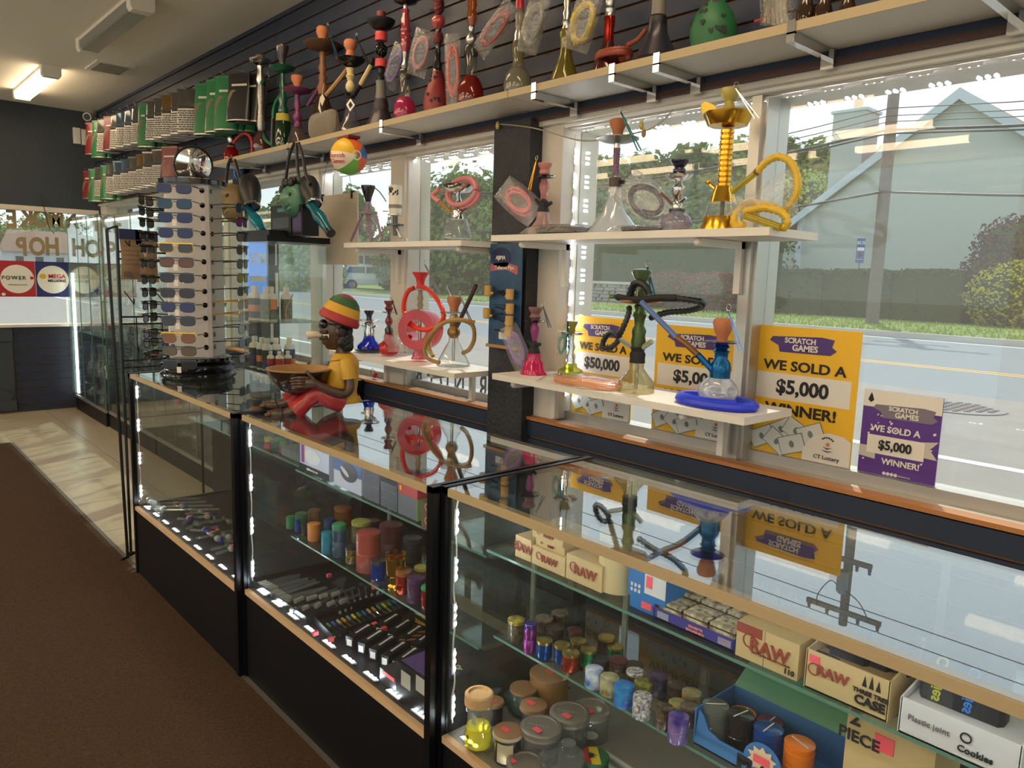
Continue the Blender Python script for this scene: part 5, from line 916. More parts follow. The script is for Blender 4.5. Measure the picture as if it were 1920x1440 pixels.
p = at(703, 704, x=2.11); p.z = .905; t = thing('plastic_clip', 'little red plastic clip with a wire loop on the left window sill', 'clip', p); B().ball((0,0,.012), (.012,.02,.012), 10, 7).ball((0,-.014,.026), (.008,.01,.008), 8, 6).obj('clip_body', mat('red plastic', (1,1,1)), t); B().tube(loop((0,.02,.025), (0,1,0), (0,0,1), .02, .022, 1, 14), .0015, 4).obj('wire_loop', mat('grey string', (120,112,100), .7), t)
# window letters, atm sign, hanging white panel
gv = mat('grey vinyl letters', (128, 130, 128), .6)
for s_, px in zip('REDNIR', (785, 806, 833, 861, 885, 905)):
    p = at(px, 715+(px-845)*.22, x=2.19); tag(text(s_, .15, gv, p, (0,1,0), (0,0,1), None, 'window_letter', bold=.01, sx=.72), 'grey vinyl letter %s at the foot of the left window, %s from left, reversed' % (s_, ORD['REDNIR'.index(s_) if px < 900 else 5]), 'letter')
p0, p1 = at(466, 446, y=4.40), at(501, 560, y=4.40); at_ = thing('atm_sign', 'lit blue ATM sign beside the cash machine, seen through the tower', 'sign', V(((p0.x+p1.x)/2, 4.40, p1.z))); w, h = (p1.x-p0.x)/2, p0.z-p1.z
B().box(-w,w,0,.03,0,h).obj('panel', mat('atm blue', (38,112,206), .4, emit=.7), at_); text('ATM', .085, paper, (0,-.003,h*.66), (1,0,0), (0,0,1), at_, bold=.03, sx=.55); B().box(-w*.8,w*.8,-.003,0,h*.28,h*.38).obj('card_logos', paper, at_); B().bar((0,.015,0),(0,.015,-p1.z),.03).obj('stand', blackmat, at_)
p0, p1 = at(596, 372, x=2.06), at(670, 360, x=2.06); zb = at(669, 497, x=2.06).z; pn = thing('notice_board', 'blank off white panel hung by strings over the left window', 'panel', V((2.06, (p0.y+p1.y)/2, zb))); w = (p0.y-p1.y)/2
B().box(0,.008,-w,w,0,p1.z-zb+.0).obj('board', mat('off white board', (206,192,172), .6, var=(6,.15)), pn)
for s_ in (-1, 1): B().tube([(0,s_*w*.75,p1.z-zb-.01), (.0,s_*w*.5,2.05-zb)], .0012, 4).obj('string', mat('grey string', (120,112,100), .7), pn); B().box(-.006,.01,s_*w*.75-.006,s_*w*.75+.006,p1.z-zb-.03,p1.z-zb+.01).obj('clip', blackmat, pn)
ya = 4.42; xa0, xa1 = at(503, 570, y=ya).x, 2.05; za = at(530, 447, y=ya).z; am_ = thing('cash_machine', 'dark cash machine with paper notices seen through the bottle tower', 'cash machine', V(((xa0+xa1)/2, ya, 0))); w = (xa1-xa0)/2
B().box(-w,w,0,.3,0,za).obj('body', mat('charcoal machine', (46,46,50), .4), am_); B().box(-w*.8,w*.2,-.012,0,za-.16,za-.03).obj('screen_hood', blk, am_)
for u0, u1, p0_, p1_ in ((.15,.62,455,498),(.3,.8,512,575),(-.7,-.2,590,640)): B().box(w*u0,w*u1,-.004,0,at(540,p1_,y=ya).z,at(540,p0_,y=ya).z).obj('paper_notice', paper, am_)
# card of corn cob pipes on the post
p0, p1 = at(920, 457, x=2.0), at(980, 460, x=2.0); zb = at(925, 645, x=2.0).z; pc = thing('pipe_card', 'tall blue display card of corn cob pipes hung on the dark post', 'display card', V((2.0, (p0.y+p1.y)/2, zb))); w, h = (p0.y-p1.y)/2, p0.z-zb
B().box(0,.004,-w,w,0,h).obj('card', mat('blue photo card', (46,92,132), .4, var=(14,1.0), col2=(28,52,84)), pc); B().box(-.012,.01,-w*1.02,w*1.02,-.012,.0).obj('wood_ledge', mat('pine ledge', (176,132,82), .6), pc)
B().prism([(-.001, .6*w*math.cos(a)+w*.3, h*.86+w*.45*math.sin(a)) for a in [2*PI*i/16 for i in range(16)]], (.001,0,0)).obj('badge', mat('navy badge', (28,36,76), .5), pc); text('AJIMA', .022, paper, (-.003, w*.3, h*.86), XD, ZD, pc, bold=.02)
B().prism([(-.001, w*.95, h*.73), (-.001, 0, h*.75), (-.001, -w*.75, h*.70), (-.001,-w*.75,h*.78), (-.001,0,h*.82), (-.001,w*.95,h*.80)], (.001,0,0)).obj('ribbon_banner', mat('faded red ribbon', (186,92,92), .5), pc); text('Tobacco Pipe', .021, paper, (-.003, w*.05, h*.765), XD, ZD, pc, bold=.01)
cob = mat('corn cob', (206, 164, 92), .7, var=(300,.4)); ZDp = (0,0,1)
for i, (px, py, sd_) in enumerate(((956,552,1),(956,579,1),(955,602,1),(954,622,1),(915,545,-1),(913,587,-1))):
    p = at(px, py, x=1.975); c = thing('corn_cob_pipe', 'corn cob pipe tied to the blue card, %s' % (('%s from the top of the right row' % ORD[i]) if sd_ > 0 else ('%s of the left pair' % ('upper','lower')[i-4])), 'pipe', p)
    B().lathe([(.012,-.022),(.016,-.018),(.016,.02),(.011,.021),(.0105,.0)], 10).obj('cob_bowl', cob, c); B().tube([(0,0,-.012),(.005,.03*sd_,-.008)], .005, 6).obj('shank', cob, c); B().tube(spline([(.005,.03*sd_,-.008),(.005,.06*sd_,.0),(.004,.09*sd_,.002)]), .004, 6).obj('stem', blackmat, c)
B().box(-.002,0,-w*.2,w*.3,h*.06,h*.13).obj('barcode', paper, pc); 
for py in (.27,.40,.52): B().tube([(-.004,w*.7,h*py),(-.004,-w*.8,h*py)], .0015, 4).obj('tie_cord', blackmat, pc)
# beach ball under the long shelf
pb_ = at(654, 293, x=1.84); R_ = 34*mpp(pb_); ball = thing('beach_ball', 'small striped beach ball stuck under the long shelf', 'ball', pb_); vd = (CAM-pb_).normalized(); ir = (RT-vd*RT.dot(vd)).normalized(); iu = vd.cross(ir); ax = (ir*.45+iu*.06+vd*.89).normalized(); sx_ = (ir-ax*ir.dot(ax)).normalized(); mt = Matrix((sx_, ax.cross(sx_), ax)).transposed()
bm_ = [mat('ball '+n, c, .4) for n, c in (('yellow',(224,178,40)),('orange',(226,104,52)),('blue',(62,118,190)),('red orange',(226,104,60)),('green',(112,178,72)),('cream',(232,214,190)))]
gores = {0: 2, 1: 1, 2: 0, 3: 5, 4: 4, 5: 3}
for g in range(6):
    b = B(); b.grid(lambda i, j: mt @ V((R_*math.sin(PI*(.02+.96*j))*math.cos(PI/3*(g+i)-.26), R_*math.sin(PI*(.02+.96*j))*math.sin(PI/3*(g+i)-.26), R_*math.cos(PI*(.02+.96*j)))), 6, 16); b.obj('gore', bm_[gores[g]], ball, fix=False)
B().lathe([(0,R_*.985),(R_*.26,R_*.975),(R_*.27,R_*.955)], 18, mtx=mt).obj('end_disc', mat('ball white', (230,222,214), .4), ball); B().lathe([(0,R_*1.0),(R_*.06,R_*.99)], 8, mtx=mt).obj('valve', mat('valve grey', (150,140,130), .4), ball)
tp = ball.location; B().box(-.03,.03,-.05,.05,R_-.008,R_+.004).obj('sticky_pad', mat('dark red pad', (110,26,26), .5), ball); text('Scratch\nGames', .028, mat('red ink', (1,1,1)), tuple((-ir*.62-iu*.1+vd*.80).normalized()*R_*1.0), ir*.8+vd*.6, iu, ball)
# gas mask pieces hanging from the shelf
turq = gl('turquoise acrylic', (20, 176, 196), .35, .6); rub = mat('black rubber', (26, 27, 30), .45)
def mask(label, pts, X, fm, hair):
    o = at(*pts['face'], x=X); t = thing('face_mask', label, 'mask', o); s = mpp(o)
    def q(px, py, d=0): return at(px, py, x=X)-o-FW*d*s
    u = (q(*pts['chin'])-q(*pts['brow'])); ln_ = u.length/2; u.normalize(); f = (-RT*.55-FW*.75); f = (f-u*f.dot(u)).normalized(); sdv = u.cross(f)
    def face(i, j):
        a = 2*PI*i; b_ = PI*j; d = (-u*math.cos(b_)*ln_+(f*math.cos(a)*.78+sdv*math.sin(a)*.78)*math.sin(b_)*ln_); fr = max(0, math.cos(a)); v = -math.cos(b_)
        k = 1+.40*math.exp(-((v-.05)/.22)**2-(math.sin(a)/.16)**2)*(fr > 0)+.12*math.exp(-((v+.32)/.1)**2-(math.sin(a)/.6)**2)*(fr > 0)
        for e in (-.42, .42): k -= .16*math.exp(-((v+.10)/.13)**2-((math.sin(a)-e)/.2)**2)*(fr > 0)
        k -= .10*math.exp(-((v-.48)/.06)**2-(math.sin(a)/.3)**2)*(fr > 0); k += .07*math.exp(-((v-.40)/.06)**2-(math.sin(a)/.35)**2)*(fr > 0)+.07*math.exp(-((v-.57)/.06)**2-(math.sin(a)/.3)**2)*(fr > 0)
        return d*k
    B().grid(face, 36, 30).obj('face', fm, t, fix=False)
    for e in (-.42, .42): B().ball(-u*(-.0-.0)*ln_+(f*.60+sdv*e*.8)*ln_-u*.10*ln_, ln_*.10, 8, 6).obj('eye', black, t)
    if hair:
        b = B(); r = random.Random(3)
        for i in range(26): a = r.uniform(0, 6.28); k = r.random(); c = -u*ln_*(.72+.35*k)+(f*math.cos(a)+sdv*math.sin(a))*ln_*.62*(1-.4*k); b.ball(c, (ln_*.2, ln_*.2, ln_*.26), 7, 5)
        b.obj('hair', mat('black hair', (30,30,28), .4), t)
    c = q(*pts['mask'], -14); e = q(*pts['cup'], -8); d = (e-c).normalized(); p1_ = d.orthogonal().normalized(); M_ = Matrix((p1_, d.cross(p1_), d)).transposed(); l = (e-c).length
    B().lathe([(.2*l,-1.0*l),(.48*l,-.75*l),(.60*l,-.2*l),(.56*l,.4*l),(.42*l,.9*l),(.38*l,1.05*l)], 18, c, M_).obj('rubber_mask', rub, t); B().lathe([(.43*l,.9*l),(.47*l,.95*l),(.47*l,1.05*l),(.42*l,1.1*l)], 16, c, M_, caps=False).obj('clamp_ring', chrome, t)
    for k in pts['straps']: B().tube(spline([q(*z) for z in k]), 3.2*s, 6).obj('strap', rub, t)
    tu = [q(*z) for z in pts['tube']]; B().tube(tu, [9*s,8*s,12*s,10*s,8*s,8*s][:len(tu)], 12).obj('acrylic_tube', turq, t)
    a, b_ = tu[-2], tu[-1]; dd = (b_-a).normalized(); B().tube([b_-dd*7*s, b_+dd*2*s], 8.6*s, 12).obj('tube_end', black, t); return t
mask('green monster face mask with a turquoise tube hanging from the shelf', dict(face=(555,377), brow=(546,345), chin=(560,408), mask=(578,354), cup=(586,380), straps=[((552,268),(543,290),(538,320),(535,345)), ((556,268),(557,300),(560,330),(566,345)), ((560,268),(568,295),(573,325),(582,345))], tube=[(582,384),(590,394),(600,408),(604,414),(612,426),(620,437)]), 1.80, mat('green latex', (72,122,100), .4), True)
mask('tan face mask with a turquoise tube hanging behind the sunglasses rack', dict(face=(441,382), brow=(432,348), chin=(449,414), mask=(464,354), cup=(470,384), straps=[((432,298),(427,315),(424,345)), ((440,300),(446,320),(452,345))], tube=[(466,396),(472,402),(480,414),(484,420),(490,430),(496,440)]), 1.80, mat('tan latex', (120,102,66), .5), False)
# boxes on the tower lid
def ibox(name, label, cat, pl, pr, row, z, rt, dep, m, x=None, group=None):
    """carton whose front lower edge runs between two pixels on a shelf at height z"""
    a = at(pl, row[0], z=z) if x is None else at(pl, row[0], x=x); b = at(pr, row[1], z=z) if x is None else at(pr, row[1], x=x); xf = min(a.x, b.x) if x is None else x
    a.x = b.x = xf; c = (a+b)/2; t = thing(name, label, cat, V((xf, c.y, z)), 0, group); w = abs(a.y-b.y)/2; h = zrow(V((xf, c.y, z)), rt)-z
    B().box(0, dep, -w, w, 0, h).obj('carton', m, t); t_s[t.name] = (V((xf, c.y, z)), w, h, dep); return t
def face(t, u0, v0, u1, v1, m, nm='print_panel', side=0, d=.001):
    _, w, h, dep = t_s[t.name]
    if side == 0: return B().box(-d, 0, w-2*w*u1, w-2*w*u0, h*v0, h*v1).obj(nm, m, t)
    if side == 1: return B().box(dep*u0, dep*u1, -w-d, -w, h*v0, h*v1).obj(nm, m, t)
    return B().box(dep*v0, dep*v1, w-2*w*u1, w-2*w*u0, h, h+d).obj(nm, m, t)
def ftext(t, s_, u, v, size, m, side=0, **k):
    _, w, h, dep = t_s[t.name]
    if side == 0: return text(s_, size*h, m, (-.0025, w-2*w*u, h*v), XD, ZD, t, **k)
    if side == 1: return text(s_, size*h, m, (dep*u, -w-.0025, h*v), (1,0,0), ZD, t, **k)
    return text(s_, size*dep, m, (dep*v, w-2*w*u, h+.002), XD, (1,0,0), t, **k)
zl = .895+.735
t = ibox('black_carton', 'black box with number 9000 on top of the tower case, left one', 'box', 508, 546, (437,438), zl, 385, .09, blk, x=1.78); ftext(t, '9000', .55, .12, .12, paper); face(t, .35, .78, .95, .9, mat('teal print', (40,120,124), .5)); face(t, .1, .25, .9, .6, mat('dark swirl print', (46,46,50), .3, var=(30,1)))
t = ibox('black_carton', 'black box with a purple picture on top of the tower case, right one', 'box', 548, 567, (438,440), zl, 384, .09, blk, x=1.78); face(t, .08, .1, .9, .75, mat('purple print', (64,44,96), .4, var=(25,1)))
t = ibox('flat_case', 'flat dark device lying at the left front of the tower lid', 'box', 452, 505, (440,441), zl, 432, .1, blk, x=1.69)
p = at(452, 345, x=2.05); t = thing('hanging_package', 'black package with blue print hanging behind the tan mask', 'package', V((2.03, p.y, p.z-.1))); B().box(0,.04,-.09,.09,0,.22).obj('package_body', blk, t); text('K', .09, mat('bright blue print', (30,112,196), .5), (-.003,.04,.16), XD, ZD, t, bold=.03); text('X', .07, MT['bright blue print'], (-.003,-.04,.18), XD, ZD, t, bold=.03)
# bottles in the tower
hd = mat('white bottle plastic', (222,216,206), .4)
def bottle(px, row, z, rpx, h, lab, label, x=None):
    p = at(px, row, z=z); p = at(px, row, y=3.90 if rpx > 8 else 3.83); p = at(px, row, x=1.735) if p.x < 1.735 else p; p = V((min(p.x, 1.985), min(p.y, 4.06), z)); t = thing('bottle', label, 'bottle', p, 0); s = rpx*mpp(p)
    B().lathe([(s*.9,0),(s,.004),(s,h*.68),(s*.9,h*.76),(s*.45,h*.82),(s*.42,h*.86)], 14).obj('body', hd, t); B().lathe([(s*.5,h*.85),(s*.5,h*.98),(s*.4,h)], 12).obj('cap', hd, t)
    for k, m in enumerate(lab): B().lathe([(s*1.02,h*(.06+.58*k/len(lab))),(s*1.02,h*(.06+.58*(k+1)/len(lab)))], 14, caps=False).obj('label', m, t)
    return t
lb1, lb2, lb3, lb4, lb5 = mat('maroon label', (86,26,54), .5), mat('black label', (24,22,24), .5), mat('green photo label', (96,104,58), .5, var=(40,1)), mat('navy label', (34,44,96), .5), mat('orange label', (214,126,44), .5)
for i, (px, lab, n_) in enumerate(((468,[lb1,lb5,lb1],'maroon labelled'),(480,[lb2,lb5,lb2],'black and orange labelled'),(499,[lb3],'green photo labelled'),(509,[lb3,lb5],'green and orange labelled'),(537,[lb3],'single green labelled'))): bottle(px, 577-(px == 499)*3, 1.18, 10.5, .185, lab, '%s white bottle on the upper tower shelf, %s from left' % (n_, ORD[i]))
for i, (px, row, lab, n_) in enumerate(((466,690,[lb2,lb4],'black and navy labelled'),(479,694,[lb2,lb4,lb2],'dark banded'),(492,697,[lb2,lb5,lb2],'orange and black labelled'),(502,690,[lb4,lb2],'navy and black labelled'),(518,692,[lb3,lb4],'green and navy labelled'),(543,688,[lb5,lb4],'orange and navy labelled'))): bottle(px, row, .914, 10, .175, lab, '%s white bottle on the tower floor, %s large one' % (n_, ORD[i]))
for i, px in enumerate((508,524,540)): bottle(px, 701-i, .914, 7, .11, [lb4, mat('red label', (172,44,44), .5)], 'small white spray bottle at the tower front, %s from the left' % ORD[i])
tag(B().tube(spline([(1.80,3.80,1.19),(1.80,3.8,1.25),(1.83,3.78,1.33)]), .003, 5).obj('pink_straw', mat('salmon straw', (214,120,100), .5)), 'salmon straw leaning between the bottles on the upper tower shelf', 'straw')
# packets on hooks
pw = mat('white printed foil', (204,198,186), .5); pg = mat('green foil pouch', (34,112,66), .3); pr_ = mat('dark red foil pouch', (112,34,38), .3); pk = mat('black foil pouch', (28,28,30), .3); inkp = mat('print grey black', (52,50,48), .6); tan_o = mat('brown oval print', (112,88,70), .5); silv_f = mat('silver foil', (170,166,160), .3, .6)
tops = {'white': glassy('clear pouch top', (150,146,138), .35, .6, .06, .1), 'green': pg, 'red': pr_, 'black': pk, 'gold': glassy('gold tinted pouch top', (176,140,70), .45, .6, .06, .1), 'blue': glassy('blue tinted pouch top', (100,140,170), .45, .6, .06, .1)}
def packet(kind):
    t = thing('hanging_packet', '', 'packet'); w, h = .078, .30; low = pw if kind in ('white','gold','blue') else tops[kind]
    def body(z0, z1): 
        return lambda i, j: V((-(.004+.026*(1-(z0+(z1-z0)*j)/h))*math.sin(2*PI*i)*(1 if True else 0), (w*(.94+.06*math.cos(9*(z0+(z1-z0)*j))))*math.cos(2*PI*i), z0+(z1-z0)*j-h))
    B().grid(body(0, h*.55), 16, 6).obj('pouch', low, t, fix=False); B().grid(body(h*.55, h*.96), 16, 5).obj('pouch_top', tops[kind], t, fix=False)
    B().box(-.004,.004,-w*.95,w*.95,-h*.05,0).obj('header_seal', tops[kind], t); B().grid(lambda i, j: V((-.030*j*math.sin(2*PI*i), w*j*math.cos(2*PI*i), -h+.004+.010*j)), 16, 2).obj('bottom_gusset', pk if kind != 'red' else silv_f, t, fix=False)
    b = B().grid(lambda i, j: V((-.031*math.sin(2*PI*i), w*1.01*math.cos(2*PI*i), -h+.007*j-.002)), 16, 1); b.obj('foil_rim', silv_f, t, fix=False)
    if kind in ('white','gold','blue'):
        b = B(); r = random.Random(len(kind))
        for k in range(9):
            z = -h*.95+k*.016; y = -w*.8; x_ = -(.004+.026*(1-(z+h)/h))
            while y < w*.7: l = r.uniform(.008,.026); b.box(x_*.99-.003, x_*.99-.002, y, min(y+l, w*.8), z, z+.007); y += l+.005
        b.obj('printed_words', inkp, t)['kind'] = 'stuff'; B().box(-.0215,-.0195,-w*.85,w*.85,-h*.42,-h*.36).obj('dark_band', inkp, t)
    else: B().prism([(-.014, w*.35+w*.5*math.cos(a), -h*.62+.075*math.sin(a)) for a in [2*PI*i/16 for i in range(16)]], (.003,0,0)).obj('oval_print', tan_o, t); B().box(-.0125,-.010,-w*.8,w*.5,-h*.30,-h*.26).obj('name_strip', pw, t)
    return t
pp = {}
cols1 = [(462,'black'),(438,'green'),(420,'green'),(398,'green'),(366,'white'),(350,'white'),(334,'gold'),(318,'white'),(302,'white'),(287,'green'),(272,'white'),(258,'blue'),(244,'blue'),(231,'white'),(219,'red'),(207,'white'),(196,'green'),(184,'red')]
cols2 = [(330,'red'),(312,'white'),(296,'white'),(281,'gold'),(266,'white'),(252,'blue'),(238,'blue'),(225,'white'),(213,'green'),(201,'white'),(190,'green'),(178,'red')]
kn = {'white':'white printed', 'green':'green', 'red':'dark red', 'black':'black', 'gold':'gold topped white', 'blue':'blue topped white'}
for rowi, (cols_, rt, rs) in enumerate(((cols1, (462,138), (184,232)), (cols2, (330,277), (178,322)))):
    for i, (px, kd) in enumerate(cols_):
        f = (px-rt[0])/(rs[0]-rt[0]); row = rt[1]+(rs[1]-rt[1])*f; p = at(px, row, x=1.93)
        hk = thing('peg_hook', 'chrome peg hook on the slats, %s row, %s from the right' % (('upper','lower')[rowi], ORD[i]), 'hook', (2.066, p.y, p.z+.01)); B().tube([(0,0,0),(-.2,0,.0),(-.215,0,.014)], .0028, 5).obj('rod', chrome, hk); B().box(-.004,.0,-.018,.018,-.02,.03).obj('back_plate', chrome, hk)
        for d in range(3 if px > 240 else 2):
            loc = V((1.885+.058*d, p.y-.006*d*(1 if (i+d) % 2 else -1), p.z+.003)); lb = '%s packet, %s on the %s hook of the %s row from the right' % (kn[kd], ('front','middle','rear')[d], ORD[i], ('upper','lower')[rowi])
            if kd not in pp: o = pp[kd] = packet(kd); o.location = loc; o['label'] = lb
            else: o = dup(pp[kd], loc, None, lb)
            o['group'] = 'packets on the slat wall hooks'; o.rotation_euler = (0, .06+.03*d, .62+rnd.uniform(-.16,.16)); s_ = .9 if rowi else 1; o.scale = (1, 1, s_*(.95 if kd != 'green' else 1.08))
# sunglasses tower
SPC = V((1.265, 3.60, .965)); s_ = mpp(SPC); toc = V((-SPC.x, -SPC.y, 0)).normalized(); rg = V((-toc.y, toc.x, 0)); rg = rg if rg.dot(RT) > 0 else -rg
ca_, sa_ = math.cos(.36), math.sin(.36); nf = toc*ca_-rg*sa_; nr = rg*ca_+toc*sa_; nl = -nr; fr = rg*ca_+toc*sa_
sp = thing('sunglasses_tower', 'white revolving sunglasses tower with a round mirror on top', 'display stand', SPC); cw_ = .098
def zr(row): return zrow(SPC, row)-SPC.z
B().lathe([(66*s_,0),(67*s_,zr(696)),(60*s_,zr(692)),(64*s_,zr(688)),(65*s_,zr(680)),(56*s_,zr(677)),(60*s_,zr(673)),(60*s_,zr(667)),(50*s_,zr(665))], 36).obj('base', mat('gloss black base', (14,14,16), .15, coat=.5), sp)
zt_, zb_ = zr(344), zr(668); wcol = mat('white display column', (204,198,192), .4)
fc = [nf*cw_-fr*cw_*.86, nf*cw_+fr*cw_*.86, nf*cw_*.86+fr*cw_, -nf*cw_*.86+fr*cw_, -nf*cw_+fr*cw_*.86, -nf*cw_-fr*cw_*.86, -nf*cw_*.86-fr*cw_, nf*cw_*.86-fr*cw_]
B().prism([p+V((0,0,zb_)) for p in fc], (0,0,zt_-zb_)).obj('column', wcol, sp); B().lathe([(56*s_,zr(349)),(58*s_,zr(348)),(58*s_,zr(340)),(54*s_,zr(338))], 36).obj('top_cap', mat('gloss black base', (1,1,1)), sp)
mp = at(363, 311, y=SPC.y-.05)-SPC; md = (toc*.86+V((0,0,-.2))+rg*.25).normalized(); a1 = md.orthogonal().normalized(); MM = Matrix((a1, md.cross(a1), md)).transposed(); mr = 33*s_
B().lathe([(0,.016),(mr*.5,.012),(mr*.96,0)], 32, mp, MM, caps=False).obj('round_mirror', mat('mirror silver', (235,235,235), .02, 1), sp); B().lathe([(mr*.95,.002),(mr*1.03,.004),(mr*1.04,-.012),(0,-.014)], 32, mp, MM, caps=False).obj('mirror_frame', black, sp); B().tube([mp-md*.01, V((mp.x,mp.y,zt_+.02))], .008, 6).obj('mirror_arm', black, sp)
holes = B(); gm = {}
def lens_m(n, c): return mat('lens '+n, tuple(v*.6 for v in c), .1, 0, spec=.5)
LC = {'purple blue':(58,44,130),'sky blue':(40,104,150),'deep blue':(26,42,150),'royal blue':(34,40,140),'grey brown':(96,86,78),'amber':(170,92,28),'dark brown':(48,28,24),'brown':(58,34,26),'violet blue':(52,40,150),'smoke':(70,68,68),'gold orange':(204,120,36),'bronze':(150,116,60),'black':(22,22,26),'clear grey':(130,138,136),'yellow':(206,200,60),'pink violet':(176,60,190),'pale clear':(206,206,204)}
def glasses(style, lc):
    t = thing('sunglasses', '', 'sunglasses'); w, h = .036, (.022 if style != 'avi' else .026); fm = gold if style in ('gold','avi') else blackg
    for s2 in (-1, 1):
        b = B(); pts = []
        for i in range(16):
            a = 2*PI*i/16; e = .62 if style != 'avi' else .8; cx, cy_ = math.cos(a), math.sin(a); x_ = w*.86*math.copysign(abs(cx)**e, cx); y_ = h*math.copysign(abs(cy_)**e, cy_)*(1 if y_sign(cy_) else .86); pts.append(V((.12-.06*abs(s2*.041+x_)**1.5*4, s2*.041+x_, y_)))
        b.prism(pts, (.002,0,0)).obj('lens', lens_m(lc, LC[lc]), t)
        B().tube(pts, .0022 if style != 'avi' else .0012, 5, closed=True).obj('rim', fm, t)
        B().tube(spline([(.118,s2*.077,h*.6),(.06,s2*.079,h*.55),(-.004,s2*.076,h*.3)]), .0028, 5).obj('temple', blackg if style != 'avi' else fm, t)
    B().tube(spline([(.12,-.012,h*.35),(.123,0,h*.5),(.12,.012,h*.35)]), .002, 5).obj('bridge', fm, t); B().bar((.121,-.074,h*.9),(.121,.074,h*.9),.004,.005).obj('brow_bar', fm, t)
    return t
def y_sign(v): return v >= 0
def place_glasses(nrm, sd2, z, style, lc, label, off=0, tag_=False):
    key = (style, lc, tag_); pos = SPC+nrm*cw_+sd2*off+V((0,0,z)); rz = math.atan2(nrm.y, nrm.x)
    if key not in gm:
        gm[key] = o = glasses(style, lc)
        if tag_: B().box(.126,.1275,-.009,.009,-.034,-.008).obj('price_tag', paper, o)
        o.location = pos
    else: o = dup(gm[key], pos)
    o.rotation_euler = (0, 0, rz); o['label'] = label; o['group'] = 'sunglasses on the revolving tower'; return o
frow = [(364,'full','purple blue',0),(391,'full','sky blue',0),(415,'full','deep blue',1),(442,'full','royal blue',0),(468,'gold','grey brown',0),(494,'full','amber',1),(521,'full','dark brown',1),(548,'full','brown',1),(573,'full','violet blue',1),(597,'full','smoke',1),(627,'avi','gold orange',0),(650,'full','bronze',0),(674,'full','black',1)]
for i, (row, st_, lc, tg_) in enumerate(frow): place_glasses(nf, fr, zr(row), st_, lc, '%s lens sunglasses on the front of the tower, %s from the top' % (lc, ORD[i]), 0, bool(tg_))
rrow = [(389,'full','sky blue'),(415,'full','pink violet'),(442,'full','clear grey'),(467,'full','smoke'),(493,'full','clear grey'),(519,'full','yellow'),(544,'full','smoke'),(568,'avi','pale clear'),(591,'avi','pale clear'),(614,'full','pale clear'),(640,'full','purple blue'),(670,'full','black')]
for i, (row, st_, lc) in enumerate(rrow): place_glasses(nr, -nf, zr(row), st_, lc, '%s lens sunglasses on the right side of the tower, %s from the top' % (lc, ORD[i]), 0, i % 3 == 0)
for i, row in enumerate((380,400,421,446,470,497,527,551,575,598,628,645,668)): place_glasses(nl, nf, zr(row), 'full', ('grey brown','smoke','black','smoke','brown')[i % 5], 'dark sunglasses on the left side of the tower, %s from the top' % ORD[i], 0, i % 4 == 0)
for i, (row, *_) in enumerate(frow):
    for k in (-1, 1): holes.lathe([(0,.0),(.011,.0),(.012,.002),(.011,.0035),(0,.0036)], 12, nf*cw_+fr*(.075*k)+V((0,0,zr(row)+.008)), Matrix((fr, V((0,0,1)), nf)).transposed())
    holes.lathe([(0,.0),(.011,.0),(.012,.002),(.011,.0035),(0,.0036)], 12, nr*cw_+nf*(.055)+V((0,0,zr(row)+.008)), Matrix((-nf, V((0,0,1)), nr)).transposed())
holes.obj('hole_grommets', blackg, sp)['kind'] = 'stuff'
# seated figurine holding a bowl
FB = at(612, 772, z=.965); fs = mpp(FB); ff = V((-.88,.47,0)).normalized(); fl_ = V((ff.y,-ff.x,0)); fl_ = fl_ if fl_.dot(toc) > 0 else -fl_      # fl_: towards the camera
fg = thing('figurine', 'painted figurine of a seated man in a striped knit hat holding a bowl', 'figurine', FB)
def q(px, py, y=0): return (ff*(612-px)+fl_*y+V((0,0,1))*(773-py)*1.02)*fs
skin = mat('brown painted skin', (74,50,34), .38, coat=.3); shirt = mat('mustard shirt paint', (196,150,38), .5); redp = mat('red trouser paint', (168,34,34), .35, coat=.3)
def limb(pts, rad, m, nm, n=12, k=5):
    P_ = spline(pts, k); R2 = []
    for i in range(len(P_)): f = i/(len(P_)-1)*(len(rad)-1); a = int(min(f, len(rad)-2)); R2.append((rad[a]+(rad[a+1]-rad[a])*(f-a))*fs)
    return B().tube(P_, R2, n).obj(nm, m, fg)
for y, dx, dz in ((24,0,0),(-22,-12,-8)):
    limb([q(640,752,y*.7), q(618,742,y), q(598+dx*.3,734+dz,y), q(578+dx,748+dz,y), q(556+dx,766+dz,y)], [21,21,19,15,20], redp, 'trouser_leg')
    limb([q(556+dx,764+dz,y), q(540+dx,770+dz,y), q(522+dx,771+dz,y), q(508+dx,772+dz,y)], [10,9,9,6], skin, 'foot')
    B().bar(q(552+dx,779.5+dz*.9,y), q(504+dx,780+dz*.9,y), 19*fs, 3*fs).obj('sandal_sole', blackmat, fg); limb([q(536+dx,772+dz,y+10), q(531+dx,760+dz,y), q(536+dx,772+dz,y-10)], [1.5,1.5], blackmat, 'sandal_strap', 6)
    for k in range(5): limb([q(512+dx+abs(k-2),770+dz,y+(k-2)*4), q(503+dx+abs(k-2)*1.6,773+dz,y+(k-2)*4)], [3,2.4], skin, 'toe', 7, 2)
limb([q(640,756,0), q(638,735,0), q(642,705,0), q(646,680,0), q(645,664,0)], [32,30,30,26,12], shirt, 'shirt', 20); B().lathe([(34*fs,0),(35*fs,3*fs),(31*fs,12*fs)], 20, q(642,754,0), caps=False).obj('shirt_hem', shirt, fg)
B().grid(lambda i, j: q(642,664,0)+(ff*math.cos(2*PI*i)+fl_*math.sin(2*PI*i))*(15+9*j)*fs+V((0,0,-9*j*fs-5*fs*max(0,math.cos(2*PI*i))*j)), 20, 3).obj('collar', shirt, fg, fix=False)
